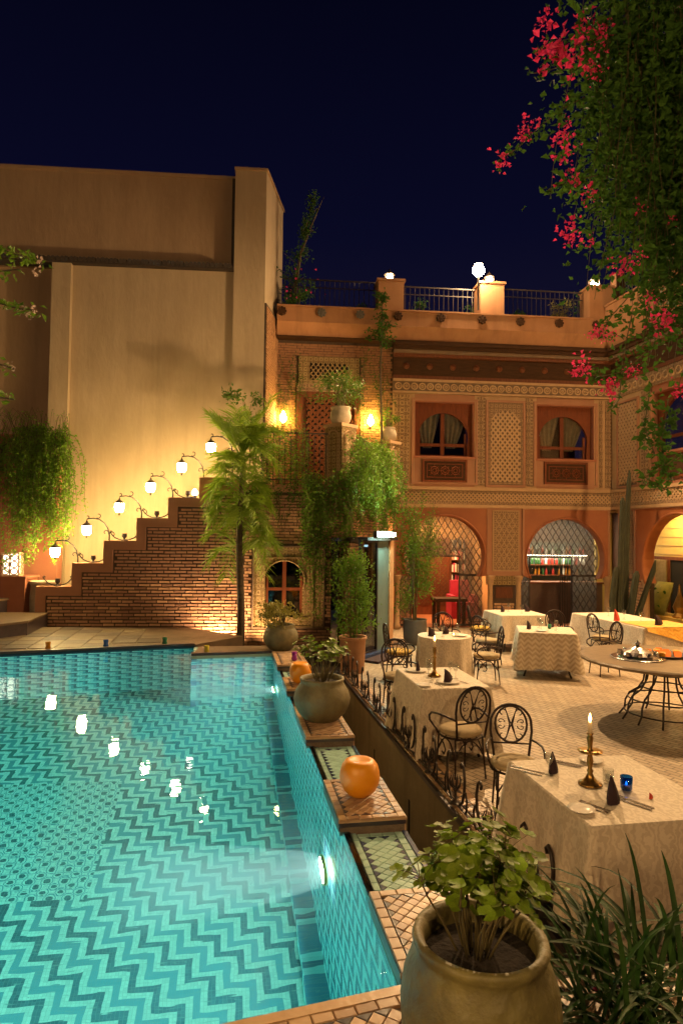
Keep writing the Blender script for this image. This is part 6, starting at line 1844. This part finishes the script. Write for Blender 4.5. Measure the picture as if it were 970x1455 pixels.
sp = []
for k in range(60):
    x = rn(0.0, 1.15)
    sp.append(((x, rn(0.1,0.5), rn(0.2,1.15)), rn(0.3,0.8), 40, 0.12, 0.15, 0, 0))
vine('railing_climber', 'dark climber bushing behind the balcony railing', SW(1.15, -0.15, 3.4), sp, 'leaf', 0.06)
sp = []
for k in range(50):
    x = rn(0.0, 0.95)
    sp.append(((x*0.75, x*1.7+rn(-0.1,0.3), rn(0.25,1.2)), rn(0.3,0.9), 45, 0.12, 0.15, 0, 0))
vine('railing_climber', 'leafy climber on the balcony side rail between the pedestals', SW(3.35, 0.55, 3.4), sp, 'leaf', 0.055)
# wall climber around the balcony door
sp = []
for k in range(48):
    x = rn(-5.05, -4.5) if k < 24 else rn(-3.1, -2.3)
    xx, yy, zz = fw_(x, -0.12, rn(5.2, 7.0) if k < 24 else rn(5.6, 7.2))
    sp.append(((xx, yy, zz), rn(0.4,1.4), 42, 0.12, 0.0, 0, 0))
vine('wall_climber', 'thin climber on the brick wall around the balcony door', (0,0,0), sp, 'leaf_dark', 0.05)
# creeper at the porch pillar and left arch
sp = []
for k in range(42):
    sp.append(((rn(-0.3,0.42), rn(-0.3,0.3), rn(-0.5,0.35)), rn(0.5,1.9), 55, 0.14, 0, 0, 0))
vine('arch_climber', 'green climber hanging at the left side of the left arch', (1.62, 14.6, 3.0), sp, 'leaf', 0.06)
# post with small climber on the facade
t = thing('wall_shrub', 'thin climbing shrub rising past the parapet on a bare stem', 'shrub', fw_(-2.55, -0.5, 3.4))
MB().tube([(0,0,0),(0.02,0,1.5),(-0.03,0,3.0),(0.0,-0.05,4.1),(0.0,-0.1,4.8)], [0.03,0.028,0.025,0.02,0.006], 6).build('stem', M['bark'], t)
lm = MB(); bm_ = MB()
for k in range(34):
    z = rn(3.6, 4.9); a = rn(0, 6.28); r_ = rn(0.15, 0.6)*(1.0 if z < 4.3 else 0.45)
    pts = [(0,-0.05,z-0.1),(r_*0.5*math.cos(a), r_*0.4*math.sin(a)-0.1, z+0.05),(r_*math.cos(a), r_*0.6*math.sin(a)-0.12, z)]
    bm_.tube(pts, 0.006, 3); leaves_on(lm, pts, 15, 0.10, 0.03, 0.1, 0.5)
lm.build('foliage', M['leaf_dark'], t); bm_.build('twig', M['bark'], t)

# shrubs in pots
def bush(name, label, loc, h, r, n, size, mk, stems=7, cone=0.5, cat='shrub', wid=0.45):
    t = thing(name, label, cat, loc)
    sm, lm = MB(), MB()
    for k in range(stems):
        a = rn(0, 6.28); rr = rn(0.1, 0.6)*r
        sm.tube([(0.3*rr*math.cos(a), 0.3*rr*math.sin(a), -0.02), (rr*0.7*math.cos(a), rr*0.7*math.sin(a), h*0.5), (rr*math.cos(a+0.3), rr*math.sin(a+0.3), h*rn(0.75, 0.95))], [0.012,0.008,0.004], 4)
    # clumps
    nc = max(8, n//60)
    for c in range(nc):
        f = rn(0.12, 1.0); a = rn(0, 6.28); rad = r*(1-cone*f)*math.sqrt(rn(0.1, 1))
        m = n//nc
        C = np.array([rad*math.cos(a), rad*math.sin(a), h*f])
        P = C + RNG.normal(size=(m, 3))*np.array([r*0.22, r*0.22, h*0.07])
        D = RNG.normal(size=(m, 3)) + (P-np.array([0,0,h*0.4]))*0.6
        lm.leaves(P, D, RNG.uniform(0.6, 1.3, m)*size, wid, 0.3)
    lm.build('foliage', M[mk], t); sm.build('stem', M['stem'], t)
    return t
bush('potted_shrub', 'dense green shrub growing from the tall terracotta planter', (0.22, 11.32, 0.58), 1.45, 0.36, 2600, 0.06, 'leaf', 9)
bush('potted_shrub', 'loose shrub growing from the dark grey planter', (1.62, 14.3, 0.50), 1.9, 0.42, 1300, 0.075, 'leaf', 9)
bush('potted_plant', 'yellow flowering plant spilling from the pot before the carved window', PW(0.13, 7.82, 0.87), 0.36, 0.36, 900, 0.06, 'leaf_yel', 10, 0.2, 'plant')
bush('potted_plant', 'tall grassy plant in the corner pedestal pot', SW(2.99, 0.26, 5.0), 0.75, 0.42, 900, 0.10, 'leaf_lime', 16, 0.0, 'plant', 0.18)
bush('potted_plant', 'small leafy plant in the pedestal pot by the facade', SW(4.36, 2.55, 4.99), 0.45, 0.22, 300, 0.08, 'leaf', 8, 0.1, 'plant', 0.4)
bush('potted_plant', 'green plant at the top of the palm beside the tower', SW(0.9, 1.1, 4.35), 1.05, 0.35, 520, 0.10, 'leaf_lime', 6, 0.0, 'plant', 0.5)
for i, (x, h, r_, lab) in enumerate(((-3.0, 0.55, 0.4, 'low plant behind the roof railing beside the dark pot'), (-1.55, 0.65, 0.3, 'leafy roof plant right of the first lantern post'), (0.25, 0.75, 0.35, 'trailing roof plant at the middle lantern post'), (2.45, 0.85, 0.42, 'yellowish roof shrub left of the corner lantern post'), (3.4, 1.5, 0.5, 'tall roof shrub behind the corner lantern post'), (1.3, 0.5, 0.25, 'small roof plant between the middle and corner posts'))):
    bush('roof_plant', lab, fw_(x, 0.75, 7.95), h, r_, 500, 0.08, 'leaf_dark' if i != 3 else 'leaf_yel', 6, 0.2, 'plant')
# slim roof tree by the tower
t = thing('roof_tree', 'slim tree leaning on the roof terrace beside the tower', 'tree', fw_(-4.75, -0.05, 7.9))
MB().tube([(0,0,0),(0.1,0,0.8),(0.2,0,1.5),(0.45,0,2.2),(0.75,0,2.95)], [0.04,0.035,0.03,0.02,0.006], 6).build('trunk', M['bark'], t)
lm, bm_ = MB(), MB()
for k in range(46):
    f = rn(0.05, 1.0); z = 2.95*f
    cx = 0.1*f + 0.65*max(0, f-0.25)**1.4
    r_ = rn(0.1, 0.62)*(1.05-f*0.85); a = rn(0, 6.28)
    pts = [(cx,0,z-0.08),(cx+r_*0.6*math.cos(a), r_*0.5*math.sin(a), z+0.04),(cx+r_*math.cos(a), r_*0.7*math.sin(a), z+0.12)]
    bm_.tube(pts, 0.007, 3); leaves_on(lm, pts, 30, 0.075, 0.05, -0.1, 0.45)
lm.build('crown', M['leaf_dark'], t); bm_.build('limb', M['bark'], t)
# pale and red flowers at its foot
t = bush('roof_plant', 'red flowering plant at the foot of the slim roof tree', fw_(-4.6, -0.1, 7.97), 0.75, 0.4, 420, 0.07, 'leaf_dark', 6, 0.2, 'plant')
fm = MB(); P = RNG.normal(size=(26,3))*np.array([0.25,0.2,0.25]) + np.array([0,-0.1,0.45]); fm.leaves(P, RNG.normal(size=(26,3)), 0.07, 0.8, 0.4); fm.build('flower', M['flower'], t, kind='stuff')

# geraniums: lobed leaves, each a piece of its own
def geranium_leaf(r, seed):
    rg = random.Random(seed); n = 15
    vs = [(0,0,0)]
    for ring, q in ((1, 0.55), (2, 1.0)):
        for k in range(n):
            a = 0.35 + (2*math.pi-0.7)*k/(n-1)
            lob = 1 + (0.10*math.cos(a*5) + rg.uniform(-0.05, 0.05))*(q)
            rr = r*q*lob
            vs.append((rr*math.cos(a)*-1.0, rr*math.sin(a), r*(0.22*q*q + 0.07*q*math.sin(a*5+1)) ))
    fs = [(0, 1+k, 2+k) for k in range(n-1)] + [(1+k, 1+n+k, 2+n+k, 2+k) for k in range(n-1)]
    return MB().add(vs, fs).mesh('leaf', M['leaf_ger'], True)
GL = [geranium_leaf(1.0, s) for s in range(6)]
def geranium(label, loc, r, h, nst, nl, ls, soil):
    t = thing('geranium', label, 'plant', loc)
    tips = []
    for k in range(nst):
        a = k*2.4 + rn(-0.3, 0.3); rr = r*rn(0.25, 1.0); hh = h*rn(0.62, 0.98)
        pts = [(0.35*rr*math.cos(a)*0.6, 0.35*rr*math.sin(a)*0.6, -0.02), (0.55*rr*math.cos(a), 0.55*rr*math.sin(a), hh*0.4), (0.85*rr*math.cos(a+0.2), 0.85*rr*math.sin(a+0.2), hh*0.75), (rr*math.cos(a+0.25), rr*math.sin(a+0.25), hh)]
        MB().tube(pts, [ls*0.16, ls*0.13, ls*0.10, ls*0.06], 6).build('stem', M['stem'], t, smooth=True)
        tips.append(pts)
    for k in range(nl):
        pts = tips[k % nst]
        f = rn(0.66, 1.0); i = min(2, int(f*3)); g = f*3-i
        B = Vector(pts[i]).lerp(Vector(pts[i+1]), min(1, g))
        off = Vector((RNG.normal(0, ls*1.35), RNG.normal(0, ls*1.35), RNG.normal(0, ls*0.8) + 0.5*ls))
        Q = B + off
        MB().tube([B, B.lerp(Q, 0.5)+Vector((0,0,0.15*ls)), Q], ls*0.045, 4).build('petiole', M['stem'], t) if k % 2 == 0 else None
        s = ls*rn(0.55, 1.25)
        out = Vector((Q.x, Q.y, 0.0)); 
        tilt = rn(0.1, 0.8); az = math.atan2(Q.y, Q.x) + rn(-0.8, 0.8)
        o = link_obj('leaf', GL[k % 6], t, Q, (0,0,0), (s, s, s))
        o.rotation_euler = Matrix.Rotation(az, 3, 'Z').__matmul__(Matrix.Rotation(tilt, 3, 'Y')).__matmul__(Matrix.Rotation(rn(0, 6.28), 3, 'Z')).to_euler()
geranium('large geranium with lobed green leaves in the huge jar', (0.462, 2.24, 0.95), 0.205, 0.43, 28, 330, 0.029, 0)
geranium('leafy geranium in the squat pool side pot', PW(0.19, 3.72, 0.895), 0.25, 0.44, 18, 120, 0.034, 0)

# strap leaved plant, bottom right
t = thing('strap_leaf_plant', 'large dark clump of arching strap leaves by the table', 'plant', (1.20, 2.62, 0.30))
for k in range(170):
    a = rn(0, 6.28); L = rn(0.55, 1.2); lean = rn(0.25, 1.15); w = rn(0.008, 0.0145)
    bx_, by_ = rn(-0.28, 0.28), rn(-0.24, 0.24)
    n = 9; vs = []; fs = []
    hx, hy = math.cos(a), math.sin(a)
    for i in range(n+1):
        f = i/n
        rr = L*(0.55*lean*f + 0.35*lean*f*f); zz = L*(1.05*f - (0.25+0.62*lean)*f*f)
        cx, cy = bx_+rr*hx, by_+rr*hy
        ww = w*(0.7+0.6*f)*(1-f**3)+0.001
        vs += [(cx-hy*ww, cy+hx*ww, zz+ww*0.5), (cx, cy, zz), (cx+hy*ww, cy-hx*ww, zz+ww*0.5)]
    for i in range(n):
        for q in range(2): fs.append((i*3+q, i*3+q+1, (i+1)*3+q+1, (i+1)*3+q))
    MB().add(vs, fs).build('leaf', M['leaf_strap'], t, smooth=True)
fl = MB(); P = RNG.normal(size=(24,3))*np.array([0.22,0.2,0.08]) + np.array([0,0,0.22])
fl.leaves(P, RNG.normal(size=(24,3)), 0.03, 0.7, 0.3); fl.build('flower', M['flower'], t, kind='stuff')
tb = thing('planter_trough', 'dark terracotta trough under the clump of strap leaves', 'planter', (1.22, 2.62, 0.0), 10)
MB().box(-0.42, 0.42, -0.40, 0.40, 0.0, 0.27).build('trough_body', M['terra'], tb)
MB().box(-0.45, 0.45, -0.43, 0.43, 0.24, 0.29).build('trough_rim', M['terra'], tb)
MB().box(-0.38, 0.38, -0.36, 0.36, 0.28, 0.305).build('soil', M['soil'], tb)

# cactus
t = thing('cactus', 'tall dark columnar cactus in the corner between the wings', 'cactus', (6.62, 15.35, 0.0))
def cact(pts, r):
    n = 14
    m = MB()
    P = [Vector(p) for p in pts]
    vs = []
    for i, p in enumerate(P):
        rr = r[i]
        for k in range(n):
            a = 2*math.pi*k/n; q = rr*(1.0 if k % 2 else 0.78)
            vs.append((p.x+q*math.cos(a), p.y+q*math.sin(a), p.z))
    fs = [(i*n+k, i*n+(k+1)%n, (i+1)*n+(k+1)%n, (i+1)*n+k) for i in range(len(P)-1) for k in range(n)] + [tuple((len(P)-1)*n+k for k in range(n))]
    return m.add(vs, fs).build('column', M['cactus'], t)
cact([(0,0,0),(0.02,0,1.0),(0.05,0,2.0),(0.08,0,3.0),(0.12,0,3.7),(0.13,0,3.95)], [0.07,0.075,0.068,0.06,0.055,0.02])
cact([(-0.15,-0.1,0),(-0.17,-0.1,0.8),(-0.12,-0.1,1.9),(-0.08,-0.1,3.2),(-0.07,-0.1,3.3)], [0.07,0.075,0.07,0.06,0.02])
cact([(0.16,-0.15,0),(0.25,-0.15,0.6),(0.42,-0.15,1.1),(0.60,-0.15,1.6),(0.66,-0.15,1.85)], [0.06,0.075,0.07,0.065,0.02])
cact([(0.02,-0.2,0),(0.05,-0.22,0.7),(0.18,-0.22,1.5),(0.2,-0.22,1.6)], [0.08,0.09,0.08,0.03])
cact([(-0.3,-0.15,0),(-0.34,-0.15,0.9),(-0.26,-0.15,1.6),(-0.25,-0.15,1.68)], [0.07,0.08,0.07,0.03])

# bougainvillea, upper right
t = thing('bougainvillea', 'bougainvillea with pink bracts hanging in from the upper right', 'vine', (2.6, 5.2, 7.4))
lm, sm = MB(), MB()
BX = [1.70, 1.82, 1.95, 2.10, 2.25, 2.40, 2.60, 2.9, 3.2, 3.6]
BZ = [5.75, 5.25, 4.85, 4.65, 4.40, 4.15, 3.85, 3.6, 3.5, 3.4]
for k in range(175):
    X = 1.88 + 1.7*RNG.random()**0.9; Y = rn(4.7, 6.1); X *= Y/5.0*0.5+0.5
    zb = float(np.interp(X/(Y/5.0*0.5+0.5), BX, BZ)) + abs(RNG.normal(0, 0.45)) - 0.05
    ztp = rn(6.3, 7.4)
    zb = 2.35 + (zb-2.35)*Y/5.0
    L = max(0.4, ztp - zb)
    pts = strand_path((X-2.6, Y-5.2, ztp-7.4), L, 0.22, 12)
    sm.tube(pts, 0.003, 3, cap=False)
    for q in range(2):
        b_ = Vector(pts[int(rn(2, 11))]); d_ = Vector((rn(-0.45, 0.3), rn(-0.35, 0.2), rn(-0.35, 0.15)))
        spp = [b_, b_+d_*0.5+Vector((0,0,0.04)), b_+d_]
        leaves_on(lm, spp, 14, 0.066, 0.03, 0.2, 0.66)
    leaves_on(lm, pts, L*40, 0.072, 0.085, 0.2, 0.7)
def spray(pts, per, size=0.055):
    sm.tube(pts, 0.005, 3, cap=False); leaves_on(lm, pts, per, size, 0.03, 0.1, 0.7)
def bp(px, py, Y=5.0): return (((px-485)/930*Y) - 2.6, Y-5.2, 2.35 + (760-py)/930*Y - 7.4)
spray([bp(830,120), bp(795,140), bp(765,165), bp(735,195), bp(706,216)], 95)
spray([bp(850,235), bp(820,243), bp(790,252), bp(778,258)], 60)
spray([bp(860,20), bp(800,35), bp(765,55)], 55); spray([bp(830,60), bp(780,80), bp(757,85)], 45)
for pts, per in (([(900,430),(885,500),(880,560),(870,575)],60), ([(930,480),(890,520),(850,530),(835,525)],60), ([(950,560),(940,620),(945,660),(955,680)],110), ([(925,540),(915,600),(930,640)],70), ([(965,580),(940,600),(920,625)],90), ([(965,640),(940,660),(915,672),(945,690)],80), ([(905,400),(870,440),(850,470)],60)):
    spray([bp(*q) for q in pts], per)
lm.build('foliage', M['leaf_dark'], t); sm.build('stem', M['stem'], t)
fl = [(790,45,2.0),(775,60,1.5),(830,15,1.5),(815,65,1.6),(800,50,1.3),(838,25,1.0),(752,165,1.0),(742,172,0.8),(800,165,1.0),(803,185,1.1),(804,200,1.0),(812,240,1.0),(836,262,1.1),(710,214,1.1),(806,318,1.3),(812,325,0.9),(857,42,0.9),(855,20,0.9),(845,85,0.8),(840,75,0.7),(886,374,1.0),(880,368,0.7),(850,470,0.8),(842,467,0.6),(858,464,0.6),(830,515,1.1),(828,524,0.9),(862,545,1.0),(868,540,0.7),(938,448,1.3),(945,440,0.8),(905,352,0.7),(895,520,0.6),(902,518,0.5),(925,415,0.8),(960,550,0.7),(838,335,0.6),(772,8,1.1),(910,285,0.6),(870,470,0.5),(960,300,0.5)]
fmesh = []
for s in range(5):
    fm = MB(); P = RNG.normal(size=(30,3))*np.array([0.045,0.045,0.05]); D = RNG.normal(size=(30,3)) + P*8
    fm.leaves(P, D, RNG.uniform(0.03,0.05,30), 0.8, 0.45)
    fmesh.append(fm.mesh('flower_cluster', M['flower']))
for i, (px, py, s) in enumerate(fl):
    q = bp(px, py, rn(4.75, 4.95))
    tag(link_obj('flower_cluster', fmesh[i % 5], t, q, (rn(0,6), rn(0,6), rn(0,6)), (s*0.8,)*3), kind='stuff')
# flowering branch entering on the left
t = thing('flowering_branch', 'branch with pale flowers reaching in at the left edge', 'branch', (-3.9, 6.0, 4.4))
lm, sm, fm = MB(), MB(), MB()
def lp(px, py, Y=6.0): return ((px-485)/930*Y + 3.9, Y-6.0, 2.35 + (757-py)/930*Y - 4.4)
for pts, per, fls in (([(-60,340),(-10,352),(25,362),(50,372)],80,[(47,370),(42,385)]), ([(-60,420),(-10,430),(20,438),(42,440)],60,[(38,440),(25,440),(30,446)]), ([(-50,510),(-10,518),(14,525)],26,[(8,520)]), ([(-50,560),(-10,566),(16,569)],22,[]), ([(-60,370),(-20,385),(20,380)],40,[])):
    P = [lp(*q) for q in pts]
    sm.tube(P, 0.008, 4); leaves_on(lm, P, per, 0.075, 0.035, 0.1, 0.5)
    for f_ in fls:
        c = np.array(lp(*f_)); PP = c + RNG.normal(size=(10,3))*0.022; fm.leaves(PP, RNG.normal(size=(10,3)), 0.035, 0.8, 0.4)
sm.tube([lp(-60,300), lp(-62,450), lp(-55,650), (-0.2, 0.2, -3.9)], 0.02, 6)
lm.build('foliage', M['leaf'], t); sm.build('stem', M['bark'], t); fm.build('flower', M['flower_white'], t, kind='stuff')
# ---------------------------------------------------------------- lamps
def lamp_light(name, typ, energy, col, parent, loc, target=None, size=0.05, spot=110, blend=0.6):
    d = bpy.data.lights.new(name, typ); d.energy = energy; d.color = col
    if typ == 'SPOT': d.spot_size = R(spot); d.spot_blend = blend
    d.shadow_soft_size = size
    o = bpy.data.objects.new(name, d); COL.objects.link(o)
    o.location = loc
    if target is not None:
        o.rotation_euler = (Vector(target)-Vector(loc)).to_track_quat('-Z', 'Y').to_euler()
    if parent:
        bpy.context.view_layer.update()
        o.parent = parent; o.matrix_parent_inverse = parent.matrix_world.inverted()
    return o
def floodlight(label, loc, target, energy, col, poleh=1.0, spot=115):
    t = thing('floodlight', label, 'floodlight', loc, 0, 'warm floodlights on the roof edge')
    MB().tube([(0,0,-poleh),(0,0,-0.05)], 0.025, 8).build('pole', M['iron'], t)
    MB().lathe([(0.0,-0.15),(0.075,-0.135),(0.135,-0.06),(0.15,0.0),(0.135,0.06),(0.075,0.135),(0.0,0.15)], 16).build('lamp_globe', M['lamp_flood'], t, smooth=True)
    MB().lathe([(0.12,0.14),(0.09,0.17),(0.0,0.18)], 14).build('lamp_hood', M['iron'], t)
    d = (Vector(target)-Vector(loc)).normalized()
    lamp_light('flood_light', 'SPOT', energy, col, t, Vector(loc)+d*0.22, target, 0.06, spot, 0.5)
floodlight('blazing floodlight on a pole at the middle roof post', fw_(-0.16, -0.62, 8.97), (2.6, 7.0, 0), 6200, (1.0,0.62,0.29), 1.0)
floodlight('floodlight on the parapet of the right wing', (7.35, 12.3, 8.75), (2.9, 6.5, 0), 3300, (1.0,0.60,0.26), 0.4)
def post_lantern(label, loc, s=1.0, pol=None):
    t = thing('post_lantern', label, 'lantern', loc, 5, 'small lanterns on the roof posts')
    MB().box(-0.11*s, 0.11*s, -0.11*s, 0.11*s, 0.0, 0.03*s).build('lantern_base', M['iron'], t)
    MB().box(-0.06*s, 0.06*s, -0.06*s, 0.06*s, 0.04*s, 0.17*s).build('lantern_light', M['lamp_post'], t)
    c = MB()
    for sx_ in (-1,1):
        for sy_ in (-1,1): c.box(sx_*0.09*s-0.008, sx_*0.09*s+0.008, sy_*0.09*s-0.008, sy_*0.09*s+0.008, 0.03*s, 0.2*s)
    c.build('lantern_cage', M['iron'], t)
    MB().lathe([(0.14*s,0.2*s),(0.13*s,0.22*s),(0.05*s,0.30*s),(0.01*s,0.36*s)], 8).build('lantern_roof', M['iron'], t)
post_lantern('small lit lantern on the left roof post', fw_(-2.30, -0.06, 8.76))
post_lantern('small lit lantern on the middle roof post, beside the floodlight', fw_(0.30, -0.06, 8.82))
post_lantern('small lit lantern on the corner roof post', fw_(3.12, -0.06, 8.86), 1.1)
def wall_lamp(label, loc, rz, r=0.075, mk='lamp_wall'):
    t = thing('wall_lamp', label, 'wall lamp', loc, rz, 'teardrop wall lamps')
    MB().box(-0.05,0.05,0.12,0.16,-0.12,0.12).build('back_plate', M['iron'], t)
    MB().tube([(0,0.14,-0.08),(0,0.06,-0.16),(0,0,-0.12)], 0.012, 5).build('bracket', M['iron'], t)
    MB().lathe([(0.02,-0.12),(r,-0.05),(r*1.0,0.02),(r*0.55,0.10),(0.015,0.16)], 12).build('lamp_glass', M[mk], t, smooth=True)
wall_lamp('yellow teardrop wall lamp left of the balcony door', fw_(-4.93, -0.18, 5.22), 5.5)
wall_lamp('yellow teardrop wall lamp right of the balcony door', fw_(-2.76, -0.18, 5.20), 5.5)
wall_lamp('added unseen fill lamp on the right wing between its arches', (8.10, 10.4, 3.3), 281, 0.10, 'fill_wing')  # unseen wing lamps added to raise the courtyard's light level
wall_lamp('added unseen fill lamp on the right wing near the pool end', (8.75, 7.0, 3.2), 281, 0.10, 'fill_wing')
wall_lamp('added unseen fill lamp behind the camera, left deck side', (-4.2, -2.6, 4.2), 180, 0.10, 'fill_deck_left')  # unseen lamps added behind the camera as frontal fill
wall_lamp('added unseen fill lamp behind the camera, near deck side', (1.7, -2.8, 4.4), 180, 0.10, 'fill_deck_near')
# uplight at the foot of the staircase
loc = SW(0.62, -0.32, -0.10)
t = thing('uplight', 'ground uplight washing the foot of the brick staircase', 'uplight', loc)
MB().lathe([(0.06,-0.03),(0.07,0.04),(0.06,0.07)], 12, capt=True).build('uplight_body', M['iron'], t)
lamp_light('uplight_beam', 'SPOT', 420, (1.0,0.62,0.32), t, (loc[0], loc[1], loc[2]+0.09), SW(0.62, 0.05, 1.0), 0.04, 130, 0.8)
loc = SW(1.42, -0.55, -0.08)
t = thing('uplight', 'ground uplight below the carved window, behind the palm', 'uplight', loc)
MB().lathe([(0.06,-0.03),(0.07,0.04),(0.06,0.07)], 12, capt=True).build('uplight_body', M['iron'], t)
lamp_light('uplight_beam', 'SPOT', 210, (1.0,0.60,0.26), t, (loc[0], loc[1], loc[2]+0.09), SW(1.75, 0.05, 1.5), 0.04, 110, 0.9)

fl_ = (8.02, 10.42, 3.75)  # unseen floodlight added to cast the plant shadow and brighten the vines
t = thing('fill_floodlight', 'added unseen floodlight on the right wing aimed at the balcony plants', 'floodlight', fl_, 281)
MB().box(-0.10, 0.10, 0.05, 0.30, -0.07, 0.07).build('lamp_housing', M['iron'], t)
MB().box(-0.085, 0.085, 0.03, 0.052, -0.055, 0.055).build('lamp_lens', M['lamp_post'], t)
lamp_light('balcony_beam', 'SPOT', 4000, (1.0,0.66,0.32), t, (7.96, 10.41, 3.75), (-2.0, 14.5, 5.6), 0.05, 40, 0.8)
